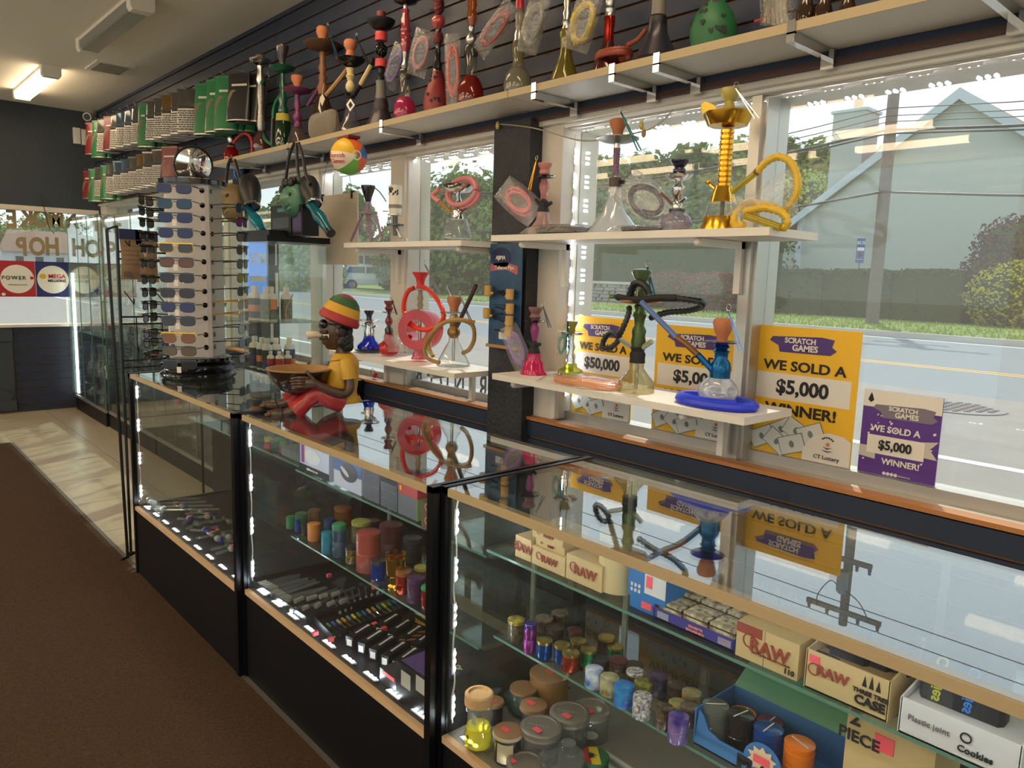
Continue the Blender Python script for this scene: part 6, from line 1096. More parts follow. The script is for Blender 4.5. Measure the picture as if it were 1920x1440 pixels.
for y in (30, -30):
    limb([q(648,676,y*.75), q(650,692,y), q(652,708,y*1.08)], [13,14,15], shirt, 'sleeve'); sg = 1 if y > 0 else -1
    limb([q(652,704,y*1.05), q(653,724,y*1.2), q(642,733,sg*42), q(616,724,sg*52), q(594,713,sg*57)], [9,9.5,9,7.5,6.5], skin, 'arm')
    limb([q(596,713,sg*57), q(586,711,sg*58), q(577,710,sg*57)], [7,9,7.5], skin, 'palm')
    for k in range(4): limb([q(581,703+k*5.0,sg*(58-k*.8)), q(569,701.5+k*5.4,sg*(60-k*1.2)), q(558,702.5+k*5.2,sg*(58-k*1.4)), q(550+abs(k-1)*2.2,704.5+k*4.9,sg*(54.5-k*1.6))], [3.1,2.9,2.6,2.2], skin, 'finger', 8, 4)
    limb([q(590,706,sg*58), q(583,697,sg*60), q(578,690,sg*58)], [3.6,3.2,2.6], skin, 'thumb', 8, 4)
B().lathe([(4*fs,-48*fs),(20*fs,-47*fs),(40*fs,-36*fs),(53*fs,-18*fs),(59*fs,0),(55*fs,0),(50*fs,-14*fs),(36*fs,-32*fs),(0,-40*fs)], 32, q(564,693,0)).obj('bowl', mat('dark bowl paint', (40,28,24), .25, coat=.4), fg); B().lathe([(59.4*fs,-1*fs),(59.6*fs,1.2*fs),(55*fs,1.4*fs),(49.6*fs,-13.6*fs),(35.6*fs,-31.6*fs),(0,-39.6*fs)], 32, q(564,693,0), caps=False).obj('bowl_inside', mat('tan bowl inside', (158,120,66), .5), fg)
limb([q(644,668,0), q(640,655,0), q(637,642,0)], [14,12,13], skin, 'neck')
hc = q(630,622,0)
def headf(i, j):
    a = 2*PI*i; b_ = PI*j; v = -math.cos(b_); d = (ff*math.cos(a)*25+fl_*math.sin(a)*22)*math.sin(b_)+V((0,0,1))*v*36; fr_ = math.cos(a); sn = math.sin(a); k = 1
    if fr_ > 0:
        k += .30*math.exp(-((v-.14)/.12)**2-(sn/.22)**2)        # nose
        k += .16*math.exp(-((v+.10)/.07)**2-(sn/.45)**2)        # upper lip
        k += .24*math.exp(-((v+.55)/.12)**2-(sn/.45)**2)        # lower lip and chin
        k += .18*math.exp(-((v+.82)/.16)**2-(sn/.5)**2)
        k -= .14*math.exp(-((v+.32)/.09)**2-(sn/.6)**2)         # open smile
    return hc+d*k*fs
B().grid(headf, 40, 40).obj('head', skin, fg, fix=False)
B().grid(lambda i, j: hc+(ff*math.cos((i-.5)*2.0)*24+fl_*math.sin((i-.5)*2.0)*22+V((0,0,1))*(-5-9*j))*fs*.99, 14, 3).obj('teeth', mat('ivory teeth', (226,214,186), .4), fg, fix=False)
for nm, v_, w_ in (('upper_lip', -4, 3.2), ('lower_lip', -16.5, 3.4)): B().tube([hc+(ff*(math.cos(t_)*25.5+2)+fl_*math.sin(t_)*22+V((0,0,1))*(v_+(6 if v_ < -10 else 2)*abs(math.sin(t_))**2))*fs for t_ in [(-1.0+.2*i) for i in range(11)]], w_*fs, 7).obj(nm, mat('dark lip', (62,30,28), .35), fg)
for y in (10, -10): B().ball(hc+(ff*22+fl_*y*1.05+V((0,0,11)))*fs, (9*fs,9*fs,8*fs), 12, 8).obj('dark_glasses', blackg, fg)
for y in (1, -1): limb([hc+(ff*20+fl_*18*y+V((0,0,13)))*fs, hc+(fl_*23*y+V((0,0,10)))*fs], [1.6,1.6], blackg, 'glasses_arm', 6, 1); B().ball(hc+(-ff*4+fl_*22*y+V((0,0,-2)))*fs, (5*fs,4*fs,8*fs), 10, 7).obj('ear', skin, fg)
limb([hc+(ff*26+V((0,0,-10)))*fs, hc+(ff*40+V((0,0,-9)))*fs, hc+(ff*52+V((0,0,-12)))*fs], [4.5,6.5,7.5], mat('cream cigar', (214,200,176), .6), 'cigar')
b = B(); r = random.Random(4)
for i in range(46): a = r.uniform(1.9, 4.4); z = r.uniform(-36, 14); b.ball(hc+(ff*math.cos(a)*25+fl_*math.sin(a)*22+V((0,0,z)))*fs, (7.5*fs,7*fs,9*fs), 8, 6)
b.obj('curly_hair', mat('black painted hair', (26,25,27), .4), fg)
tilt = (V((0,0,1))*.90-ff*.34).normalized(); side_ = fl_; fwd_ = side_.cross(tilt); fwd_ = fwd_ if fwd_.dot(ff) > 0 else -fwd_; HM = Matrix((fwd_, side_, tilt)).transposed(); ho_ = hc+(V((0,0,14))-ff*4)*fs
hp_ = [(35,0),(37,4),(37,10),(35,16),(33,24),(30,33),(25,42),(17,49),(8,53),(0,54)]; hm = [mat('hat red', (164,40,42), .55), mat('hat yellow', (206,156,40), .55), mat('hat green', (46,88,54), .55)]
for a, b_, m_, nm in ((0,4,0,'red_brim'),(3,6,1,'yellow_band'),(5,8,2,'green_band'),(7,10,0,'red_crown')): B().lathe([(r_*fs*(1.02 if nm == 'red_brim' and z_ < 11 else 1), z_*fs) for r_, z_ in hp_[a:b_]] if nm != 'red_brim' else [(34*fs,0),(38*fs,2*fs),(38.6*fs,8*fs),(35.4*fs,14*fs),(34.8*fs,17*fs)], 28, ho_, HM, caps=False).obj(nm, hm[m_], fg)
# ================================================================ WHAT IS INSIDE THE CASES
kraft_b = mat('kraft carton', (196, 168, 118), .6); rawr = mat('brick red print', (142, 58, 42), .6); kdark = mat('kraft shade', (150, 122, 84), .6); blu_b = mat('blue carton', (40, 108, 172), .5); purb = mat('violet carton', (62, 56, 130), .5); wht_b = mat('white carton', (206, 202, 200), .55)
camo = mat('brown camouflage', (206, 196, 160), .5, var=(70, 1.6), col2=(84, 50, 44)); bcase = mat('black hard case', (24, 24, 27), .5)
def sticker(t, p, w=.011, d=.007): return B().box(p[0]-d, p[0]+d, p[1]-w, p[1]+w, p[2], p[2]+.0012).obj('price_sticker', pink_tag, t)
def rawbox(label, pl, pr, row, z, rt, dep, x, mark=True, top=False):
    t = ibox('kraft_box', label, 'box', pl, pr, row, z, rt, dep, kraft_b, x); ftext(t, 'RAW', .55, .5, .5, rawr, bold=.03)
    _, w, h, d_ = t_s[t.name]; B().lathe([(h*.17,0),(h*.2,0),(h*.2,.0012),(h*.17,.0012)], 16, (-.0012, w*.55, h*.58), Matrix.Rotation(-PI/2, 3, 'Y'), caps=False).obj('round_seal', rawr, t)
    if top: ftext(t, 'RAW', .5, .5, .45, rawr, side=2, bold=.03)
    return t
Z1, Z2, Z0 = .79, .555, .335
rawbox('small kraft box at the left end of the upper shelf of the nearest case', 966, 995, (1040,1052), Z1, 1008, .10, 1.19)
rawbox('kraft box at the bottom of the stack on the upper shelf', 997, 1059, (1052,1074), Z1, 1034, .11, 1.19)
zt1 = Z1+t_s['kraft_box.001'][2]
rawbox('kraft box in the middle of the stack on the upper shelf', 1004, 1058, (1034,1051), zt1, 1018, .11, 1.20)
rawbox('kraft box on top of the stack on the upper shelf', 998, 1055, (1012,1028), zt1+t_s['kraft_box.002'][2], 994, .09, 1.20)
rawbox('wide flat kraft box right of the stack, print on its lid too', 1061, 1128, (1074,1100), Z1, 1050, .14, 1.19, top=True)
p = at(1157, 1102, z=Z1); cy = thing('cream_canister', 'plain cream canister on the upper shelf of the nearest case', 'canister', (1.24, p.y, Z1)); B().lathe([(.042,0),(.043,.003),(.043,.115),(.04,.117)], 24).obj('body', mat('cream plastic', (214,190,142), .45), cy); B().lathe([(.044,.117),(.044,.13),(.04,.132)], 24).obj('lid', MT['cream plastic'], cy)
t = ibox('blue_carton', 'lower blue box with pink sticker behind the purple tray', 'box', 1180, 1226, (1140,1157), Z1, 1122, .1, blu_b, 1.19); t2 = ibox('blue_carton', 'upper blue and white box with pink sticker on the upper shelf', 'box', 1177, 1247, (1110,1132), Z1+t_s[t.name][2], 1076, .11, blu_b, 1.19)
face(t2, .45, .25, 1, 1, wht_b, 'white_panel'); face(t2, .5, .5, .66, .95, pink_tag, 'price_sticker', d=.002); face(t, .5, .3, .9, .8, pink_tag, 'price_sticker', d=.002)
for i in range(6): face(t2, .08+.1*(i % 3), .15+.2*(i//3), .14+.1*(i % 3), .28+.2*(i//3), wht_b, 'icon')
def tray(name, label, cat, pl, pr, row, z, rt, dep, x, m, back=1.0, th=.003):
    a = at(pl, row[0], x=x); b = at(pr, row[1], x=x); t = thing(name, label, cat, V((x, (a.y+b.y)/2, z))); w = abs(a.y-b.y)/2; h = zrow(V((x, (a.y+b.y)/2, z)), rt)-z
    B().box(0,th,-w,w,0,h).obj('front', m, t); B().box(0,dep,-w,w,0,th).obj('floor', m, t); B().box(dep-th,dep,-w,w,0,h*back).obj('back', m, t)
    for s in (-1,1): B().prism([(0,s*w-.0015,0),(dep,s*w-.0015,0),(dep,s*w-.0015,h*back),(0,s*w-.0015,h)], (0,.003,0)).obj('side', m, t)
    t_s[t.name] = (V((x, (a.y+b.y)/2, z)), w, h, dep); return t
t = tray('carton_tray', 'violet carton tray lettered CIGARETTE ROLLING BOX', 'tray', 1224, 1374, (1178,1228), Z1, 1168, .13, 1.185, purb)
pk_ = mat('pink lettering', (226,142,140), .5); ftext(t, 'CIGARETTE', .55, .68, .28, pk_, bold=.04); ftext(t, 'ROLLING BOX', .55, .34, .28, pk_, bold=.04); face(t, .05, .2, .2, .8, mat('grey photo', (140,144,160), .5)); face(t, .82, .2, .97, .8, MT['grey photo']); face(t, .84, .5, .95, .75, mat('pinkish photo', (170,128,150), .5), d=.002)
tw_, th_ = t_s[t.name][1], t_s[t.name][2]; base = t_s[t.name][0]
for i, (y, lb) in enumerate(((tw_*.66,'left'),(0,'middle'),(-tw_*.66,'right'))):
    for j in range(2):
        c = thing('camo_box', 'brown camouflage rolling box in the violet tray, %s %s' % (lb, ('front','rear')[j]), 'box', base+V((.010+.060*j, y, .004))); B().box(0,.052,-tw_*.3,tw_*.3,0,th_*(1.35+.25*j)).obj('shell', camo, c); B().box(-.001,.053,-tw_*.302,tw_*.302,th_*(1.0+.2*j),th_*(1.0+.2*j)+.0025).obj('lid_seam', mat('seam brown', (60,40,34), .5), c)
t = rawbox('large kraft box of rolling machines marked 110 beside the violet tray', 1378, 1494, (1230,1276), Z1, 1186, .12, 1.18, top=True); ftext(t, '110', .88, .16, .2, ink, bold=.02); face(t, .0, .72, .42, 1.0, rawr, 'red_corner'); face(t, .46, 0, .468, 1, kdark, 'seam'); ftext(t, 'HEMP PLASTIC ROLLING MACHINES', .58, .3, .07, rawr)
t = tray('kraft_display', 'kraft display box lettered THREE TREE CASE holding black cases', 'tray', 1508, 1662, (1285,1352), Z1, 1246, .15, 1.175, kraft_b, 1.25); b0, w, h, d_ = t_s[t.name]
ftext(t, 'RAW', .34, .58, .34, rawr, bold=.04); ftext(t, 'THREE TREE', .80, .50, .15, ink, bold=.02); ftext(t, 'CASE', .80, .28, .3, ink, bold=.04); face(t, .04, .72, .17, .9, pink_tag, 'price_sticker', d=.002)
for i in range(3): 
    u = .72+.08*i; B().prism([(-.0015, w-2*w*(u-.028), h*.64), (-.0015, w-2*w*(u+.028), h*.64), (-.0015, w-2*w*u, h*(.9+.05*(i == 1)))], (.001,0,0)).obj('pine_symbol', ink, t)
B().lathe([(h*.13,0),(h*.16,0),(h*.16,.0012),(h*.13,.0012)], 16, (-.0012, w*.78, h*.56), Matrix.Rotation(-PI/2, 3, 'Y'), caps=False).obj('round_seal', rawr, t)
B().box(.004,d_-.004,-w+.003,w-.003,h*.78,h*.80).obj('punched_insert', kdark, t)
for i in range(3): B().lathe([(0,0),(.012,0),(.012,.001),(0,.001)], 12, (.03+.03*i, w*.70-.006*i, h*.80), sx=.55, sy=1.9).obj('empty_slot', blackmat, t)
for i, y in enumerate((w*.28, -w*.18, -w*.62)):
    c = thing('pocket_case', 'ribbed black pocket case in the kraft display, %s from the left' % ORD[i], 'case', b0+V((.04+.01*i, y, h*.80))); B().prism([(.0,-.028,0),(.0,.028,0),(.008,.033,0),(.03,.033,0),(.038,.028,0),(.038,-.028,0),(.03,-.033,0),(.008,-.033,0)], (0,0,.062)).obj('case_body', bcase, c); B().box(-.001,.039,-.0335,.0335,.044,.046).obj('lid_seam', blackmat, c)
t = tray('white_display', 'white display box lettered Plastic joint holding black cases', 'tray', 1681, 1905, (1395,1490), Z1, 1350, .16, 1.165, wht_b, 1.3); b0, w, h, d_ = t_s[t.name]
ftext(t, 'Plastic joint', .26, .55, .22, mat('grey lettering', (110,100,108), .5)); ftext(t, 'Cookies', .66, .3, .24, ink, bold=.02); B().box(.004,d_-.004,-w+.003,w-.003,h*.86,h*.88).obj('insert', wht_b, t)
B().lathe([(h*.1,0),(h*.14,0),(h*.14,.0012),(h*.1,.0012)], 14, (-.0012, -w*.15, h*.62), Matrix.Rotation(-PI/2, 3, 'Y'), caps=False).obj('round_logo', ink, t)
for i, (y, c_) in enumerate(((w*.42, (176,178,40)), (-w*.12, (40,110,190)))):
    c = thing('pocket_case', 'ribbed black pocket case with %s script in the white display' % ('yellow','blue')[i], 'case', b0+V((.035, y, h*.88))); B().prism([(.0,-.03,0),(.0,.03,0),(.009,.036,0),(.032,.036,0),(.041,.03,0),(.041,-.03,0),(.032,-.036,0),(.009,-.036,0)], (0,0,.088)).obj('case_body', bcase, c)
    text('Cookies', .022, mat('script %d' % i, c_, .5), (-.002,.008,.042), (0,.12,-1), (0,1,.12), c, bold=.02, shear=.2); B().box(-.001,.042,-.0365,.0365,.064,.066).obj('lid_seam', blackmat, c)
# ---- grinders on the middle shelf of the nearest case
def swirl(n, a, b_, sc=40, pat='wave'): return mat('swirl '+n, a, .3, var=(sc*1.6, 1.5), col2=b_, coat=.3)
GR = {}
def grinder(label, px, row, rpx, top, body, lid, z=Z2, group='grinders on the middle shelf'):
    p = at(px, row, z=z); t = thing('grinder', label, 'grinder', p, rnd.uniform(0, 6.28), group); r_ = rpx*mpp(p); h = zrow(p, top)-z
    h = max(h, .02)
    B().lathe([(r_*.96,0),(r_,.002),(r_,h*.45),(r_*.965,h*.46),(r_*.965,h*.49),(r_,h*.5),(r_,h*.82)], 20).obj('body', body, t); B().lathe([(r_*.965,h*.82),(r_*.965,h*.85),(r_*1.0,h*.86),(r_*1.0,h*.985),(r_*.93,h),(0,h)], 20).obj('lid', lid, t); return t
gold2 = mat('brushed gold lid', (186,160,92), .3, .9); ab = lambda n, c: mat('anodised '+n, c, .25, .7)
G_ = [('brown camouflage grinder with a yellow top at the far left',967,1200,16,1160,swirl('camo',(110,96,70),(50,40,34),60,'cell'),swirl('yellow skull',(190,172,60),(60,50,40),50,'cell')),
('rainbow metal grinder, tall and narrow',993,1222,12,1168,ab('rainbow',(150,60,140)),ab('violet',(90,70,150))),
('brown grinder with a patterned lid at the back left',1020,1180,17,1158,swirl('brown',(96,70,56),(50,36,32),40,'cell'),swirl('tan lid',(130,110,90),(60,50,44),70,'cell')),
('brown grinder with a dotted lid at the back',1049,1168,16,1148,swirl('brown',(1,1,1),(1,1,1)),swirl('tan lid',(1,1,1),(1,1,1))),
('plain dark brown grinder at the back',1040,1192,17,1175,mat('dark brown body',(58,42,36),.4),mat('dark brown body',(1,1,1))),
('maroon lidded brown grinder at the back',1077,1196,14,1180,mat('dark brown body',(1,1,1)),mat('maroon lid',(84,40,42),.4)),
('blue grinder with a gold lid, left one',1020,1232,15,1199,ab('blue',(30,84,160)),gold2),('blue grinder with a gold lid, right one',1053,1240,15,1207,ab('blue',(1,1,1)),gold2),
('red grinder with a gold lid',1069,1254,16,1222,ab('red',(176,66,46)),gold2),('green grinder with a gold lid, front',1102,1246,15,1215,ab('green',(50,130,80)),gold2),('brown grinder with a gold lid',1083,1222,15,1200,ab('bronze',(110,86,60)),gold2),
('dark bronze grinder with a gold lid at the back',1136,1222,16,1193,ab('dark bronze',(70,54,42)),gold2),('green grinder with a gold lid, rear right',1153,1233,15,1211,ab('green',(1,1,1)),gold2),
('black lidded grinder behind the blue swirl one',1124,1250,17,1234,mat('dark brown body',(1,1,1)),mat('slate lid',(54,54,66),.4)),('brown speckled grinder with a maroon lid',1158,1255,18,1236,swirl('speck',(90,70,54),(50,38,34),120,'cell'),mat('maroon lid',(1,1,1))),
('blue and white swirl grinder, leftmost of the front row',1113,1286,17,1253,swirl('bluewhite',(214,222,226),(40,98,176),24),swirl('bluewhite',(1,1,1),(1,1,1))),
('yellow and white marbled grinder',1142,1300,18,1268,swirl('yellowwhite',(196,190,160),(120,110,50),30),swirl('yellowwhite',(1,1,1),(1,1,1))),
('bright blue marbled grinder in the front row',1169,1321,19,1283,swirl('blue',(60,150,204),(28,70,170),26),swirl('blue',(1,1,1),(1,1,1))),
('white grinder with a colourful comic print',1203,1343,18,1303,swirl('comic',(222,216,208),(70,60,90),90,'cell'),swirl('comic',(1,1,1),(1,1,1))),
('white topped brown grinder behind the marbled ones',1190,1284,17,1258,swirl('speck',(1,1,1),(1,1,1)),swirl('comic',(1,1,1),(1,1,1))),('yellow and black splashed grinder',1206,1302,18,1278,swirl('yellowblack',(150,150,50),(40,40,34),50,'cell'),swirl('yellowblack',(1,1,1),(1,1,1))),
('round black lid grinder at the rear of the row',1188,1262,18,1246,mat('dark brown body',(1,1,1)),mat('dark brown body',(1,1,1))),
('dark purple printed grinder',1232,1300,18,1266,swirl('purpledark',(74,54,92),(30,24,40),60,'cell'),swirl('purpledark',(1,1,1),(1,1,1))),('dark brown grinder with fine dots',1267,1313,18,1283,swirl('dots',(78,62,50),(46,36,32),160,'cell'),swirl('dots',(1,1,1),(1,1,1))),
('tan marbled grinder near the blue display',1295,1330,18,1297,swirl('tanmarble',(150,120,80),(90,80,60),60,'cell'),swirl('tanlid',(186,150,100),(110,120,90),50,'cell')),('black printed grinder in the front row',1244,1363,16,1324,swirl('blackprint',(40,36,36),(110,90,70),70,'cell'),swirl('blackprint',(1,1,1),(1,1,1))),
('grinder with an orange and green lid',1270,1346,18,1317,swirl('dots',(1,1,1),(1,1,1)),swirl('orangegreen',(196,150,80),(90,130,80),40,'cell')),('purple swirl grinder at the front right',1270,1388,19,1341,swirl('purpleswirl',(58,44,130),(150,120,170),18),swirl('purpleswirl',(1,1,1),(1,1,1))),
('brown patterned grinder just left of the blue display',1291,1357,17,1322,swirl('speck',(1,1,1),(1,1,1)),swirl('tan lid',(1,1,1),(1,1,1)))]
for g in G_: grinder(g[0]+' on the middle shelf' if len(g[0].split()) < 12 else g[0], *g[1:])
# blue PLASTIC display with its open lid, kraft box
sky_b = mat('sky blue display card', (62,116,178), .5, var=(5,.3)); dgr = mat('teal green gradient card', (70,136,132), .25, var=(3,.6), col2=(96,142,84))
a = at(1300, 1400, x=1.21); b = at(1560, 1512, x=1.21); t = thing('plastic_display', 'blue countertop display lettered PLASTIC with its lid open', 'display box', V((1.21, (a.y+b.y)/2, Z2))); w = abs(a.y-b.y)/2; d_ = .14; hs_ = zrow(V((1.21, a.y, 0)), 1328)-Z2; h = zrow(V((1.21, a.y, 0)), 1364)-Z2
B().prism([(0,w,0),(0,-w,0),(0,-w,hs_),(0,-w+.01,hs_),(0,-w+.03,h),(0,w-.055,h),(0,w-.03,h*1.3),(0,w-.018,hs_*.9),(0,w-.008,hs_)], (.003,0,0)).obj('front', sky_b, t); B().box(0,d_,-w,w,0,.003).obj('floor', sky_b, t); B().box(d_-.003,d_,-w,w,0,hs_).obj('back', sky_b, t)
for s_ in (-1,1): B().box(0,d_,s_*w-.0015,s_*w+.0015,0,hs_).obj('side', sky_b, t)
text('PLASTIC', .036, ink, (-.002,-w*.22,h*.45), XD, ZD, t, bold=.06, sx=1.1); cyb = -w*.05
B().prism([(-.002, cyb+.03*math.cos(g_)*(1 if i % 2 else .7), h*1.22+.026*math.sin(g_)*(1 if i % 2 else .7)) for i, g_ in enumerate([2*PI*i/20 for i in range(20)])], (.001,0,0)).obj('burst_print', mat('burst cream', (222,190,160), .5), t); B().box(-.004,-.0028,cyb-.016,cyb+.016,h*1.22-.007,h*1.22+.007).obj('price_sticker', pink_tag, t)
B().prism([(0, cyb+.038*math.cos(g_), h+.038*math.sin(g_)) for g_ in [PI*i/12 for i in range(13)]], (.003,0,0)).obj('front_tab', sky_b, t)
B().prism([(d_-.002,w,hs_),(d_-.002,-w,hs_),(d_+.05,-w*1.0,hs_+.075),(d_+.05,w*.86,hs_+.075)], (.003,0,.0)).obj('open_lid', dgr, t)
GC = [('clear acrylic',glassy('clear acrylic cup',(220,222,214),.25,.6),1338,1384,24,1320),('black acrylic',mat('black acrylic',(38,36,34),.2,coat=.4),1384,1405,25,1338),('blue acrylic',mat('navy acrylic',(32,70,140),.2,coat=.4),1436,1428,27,1364),('orange acrylic',mat('orange acrylic2',(232,122,34),.25,coat=.4),1494,1460,28,1392),('rear orange acrylic',mat('orange acrylic2',(1,1,1)),1390,1375,24,1335),('red acrylic',mat('red acrylic3',(120,32,34),.25,coat=.4),1440,1396,24,1352)]
for n_, m_, px, row, r_, top in GC:
    p = at(px, row, z=Z2+.006); g = grinder('%s grinder standing in the blue PLASTIC display' % n_, px, row, r_, top, m_, m_, Z2+.006, 'grinders in the blue display')
    B().box(-.02,.02,-.0012,.0012,0,.0008).obj('white_lettering', paper, g).location = (0,0,zrow(p, top)-Z2-.006+.0003)
t = ibox('kraft_box', 'kraft box lettered 2 PIECE on the middle shelf below the tree case display', 'box', 1580, 1745, (1440,1500), Z2, 1340, .13, kraft_b, 1.215); ftext(t, '2', .1, .86, .16, ink, bold=.02); ftext(t, 'PIECE', .16, .72, .12, ink, bold=.02); face(t, .34, .7, .56, .82, pink_tag, 'price_sticker', d=.002); ftext(t, 'GRINDER', .82, .5, .12, ink)
# ---- jars on the floor of the nearest case
def jar(label, px, row, rpx, prof, mats_, extra=None, z=Z0, n=24):
    p = at(px, row, z=z); t = thing('jar', label, 'jar', p); s = rpx*mpp(p)
    for nm, m, pr in zip(('glass_body','lid','filling'), mats_, prof): B().lathe([(a*s, b_*s) for a, b_ in pr], n).obj(nm, m, t)
    t_s[t.name] = (p, s); return t
cork = mat('cork lid', (206,164,112), .7, bump=(200,.3)); wlid = mat('wood lid', (146,108,76), .6, var=(30,.3)); slid = mat('brushed jar lid', (138,128,120), .35, .35); ylg = gl('yellow tinted glass', (224,206,40), .45, .6); jarg = glassy('jar glass', (238,240,238), .10, .4, .09); wlabel = mat('cream tin print', (206,192,160), .5, var=(30,.6))
clidp = [(0,0),(1.02,0),(1.02,.22),(.95,.26),(.78,.26),(.74,.20),(0,.20)]
t = jar('tall cork topped jar with a yellow face base at the left end', 896, 1402, 27, [[(.6,0),(.95,.3),(1,1.0),(.8,1.9),(.78,2.6),(.9,3.0),(.9,3.4)], [(a, b_+3.3) for a, b_ in [(0,0),(.9,0),(1,.05),(1,.75),(.9,.85),(.75,.85),(.72,.7),(0,.7)]], [(.55,.03),(.9,.35),(.94,1.0),(.86,1.7),(0,1.7)]], (jarg, cork, ylg)); s = t_s[t.name][1]
B().tube([V((-.72*s*math.cos(a)*.9-.25*s,-.75*s*math.cos(a*1)*.2+.5*s*math.sin(a),.75*s-.1*s*math.cos(a*2))) for a in [-.9+.2*i for i in range(10)]], .0009, 4).obj('smile_line', ink, t); B().ball((-.86*s,.05*s,1.15*s), (.004,.005,.006), 8, 5).obj('nose_mark', ink, t); B().box(-.5*s,-.48*s,-.3*s,.1*s,2.0*s,2.7*s).obj('paper_label', paper, t)
tinp = [[(.9,0),(.95,.05),(.95,1.9),(.9,2.0)], [(a, b_+1.95) for a, b_ in [(0,0),(1.08,0),(1.12,.1),(1.05,.35),(.9,.42),(0,.42)]]]
t = jar('round tin with a wooden lid and a pale skull print', 951, 1424, 26, tinp, (mat('black tin', (34,34,38), .4), wlid)); s = t_s[t.name][1]; B().lathe([(1.09*s,1.97*s),(1.13*s,2.05*s),(1.07*s,2.25*s)], 24, caps=False).obj('scalloped_rim', mat('cream rim', (196,180,146), .6), t)
B().grid(lambda i, j: V((math.cos(3.75+(i-.5)*1.3)*.97*s, math.sin(3.75+(i-.5)*1.3)*.97*s, (.25+1.45*j)*s)), 12, 8).obj('skull_print', wlabel, t, fix=False); sticker(t, (-.2*s,.1*s,2.38*s))
t = jar('wooden lidded jar behind the skull tin', 999, 1372, 24, tinp, (mat('black tin', (1,1,1)), wlid)); s = t_s[t.name][1]; sticker(t, (-.1*s,.2*s,2.38*s)); t = jar('low wooden lidded jar behind the cork topped jar', 925, 1352, 18, tinp, (mat('black tin', (1,1,1)), wlid)); s = t_s[t.name][1]; sticker(t, (-.2*s,.0,2.38*s))
glp = [[(.85,0),(.95,.06),(.95,1.45),(.88,1.6)], [(a*1.03, b_+1.55) for a, b_ in [(.9,-.1),(1.0,-.1),(1.0,.0),(.97,.04),(1.02,.08),(1.02,.28),(.94,.33),(.80,.33),(.78,.30),(0,.30)]], [(.0,.05),(.35,.06),(.4,.1),(0,.14)]]
for px, row, r_, lb, dz in ((1012,1424,37,'clear glass jar with a silver lid in front, resting on another jar lid',0),(1066,1396,36,'clear glass jar with a silver lid, second from the front',0),(1108,1382,33,'clear glass jar with a silver lid, partly behind the shelf',0)):
    t = jar(lb, px, row, r_, glp, (jarg, slid, paper)); s = t_s[t.name][1]; sticker(t, (-.45*s,-.2*s,1.89*s)); b = B()
    for i in range(6): b.box(-.35*s+.1*s*i, -.30*s+.1*s*i, .45*s-.15*s*i, .52*s-.15*s*i, 1.855*s, 1.862*s)
    b.obj('embossed_letters', MT['cream rim'], t)['kind'] = 'stuff'
t = jar('silver jar lid lying low under the front jar', 985, 1452, 36, [[(.9,0),(.9,.5),(.8,.6)], [(a, b_+.5) for a, b_ in clidp]], (jarg, slid)); s = t_s[t.name][1]; sticker(t, (-.5*s,.55*s,.72*s))
jar('open clear glass dish jar at the very front', 1053, 1462, 41, [[(.8,0),(1,.1),(1.02,1.0),(.9,1.05),(.7,.9),(.5,.75),(0,.7)], [(.6,1.0),(.75,1.1),(1.03,1.12),(1.03,1.2),(.7,1.2)]], (jarg, jarg))
t = jar('round stash tin with a red yellow and green leaf lid', 1114, 1436, 28, [[(.95,0),(.97,.05),(.97,.5)], [(0,.5),(1,.5),(1,.7),(.97,.74),(0,.74)]], (mat('black tin', (1,1,1)), mat('tin rim green', (30,90,50), .4))); s = t_s[t.name][1]
gt = [mat('tin green', (30,98,58), .5), mat('tin yellow', (214,184,56), .5), mat('tin red', (172,46,40), .5)]
for k in range(3):
    lo, hi = .96-.64*(k+1), .96-.64*k; pts = [(math.sqrt(max(.97**2-y*y, 0)), y) for y in [lo+(hi-lo)*i/6 for i in range(7)]]
    B().prism([V((y*s*.75-x_*s*.62, -x_*s*.75-y*s*.62, .745*s)) for x_, y in pts+[(-x_, y) for x_, y in pts[::-1]]], (0,0,.001)).obj('stripe', gt[k], t)
for k in range(7):
    a = .7+(k-3)*.5; l = s*(.62-.07*abs(k-3)); d = V((math.cos(a), -math.sin(a), 0)); sd = V((d.y,-d.x,0)); c0 = V((-.3*s,.25*s,.758*s))
    B().prism([c0, c0+d*l*.5+sd*l*.13, c0+d*l, c0+d*l*.5-sd*l*.13], (0,0,.0008)).obj('leaf_blade', ink, t)
jar('green glass jar with a dim lid behind the tins', 980, 1335, 32, [[(.7,0),(1,.4),(1,1.1),(.8,1.4)], [(0,1.4),(.8,1.4),(.8,1.55),(0,1.55)]], (gl('sea green glass', (120,160,146), .3), wlid)); t = jar('tall wooden canister with a pink sticker at the back', 1028, 1322, 36, [[(.98,0),(1,.05),(1,1.6)], [(0,1.6),(1.03,1.6),(1.03,1.8),(.95,1.85),(0,1.85)]], (mat('ochre canister', (150,108,58), .5), wlid)); s = t_s[t.name][1]; sticker(t, (0,0,1.86*s))
t = ibox('clear_carton', 'clear plastic carton with a pink sticker behind the jars', 'box', 925, 1025, (1345,1372), Z0, 1300, .09, glassy('clear carton', (190,190,186), .15, .6), 1.36); 
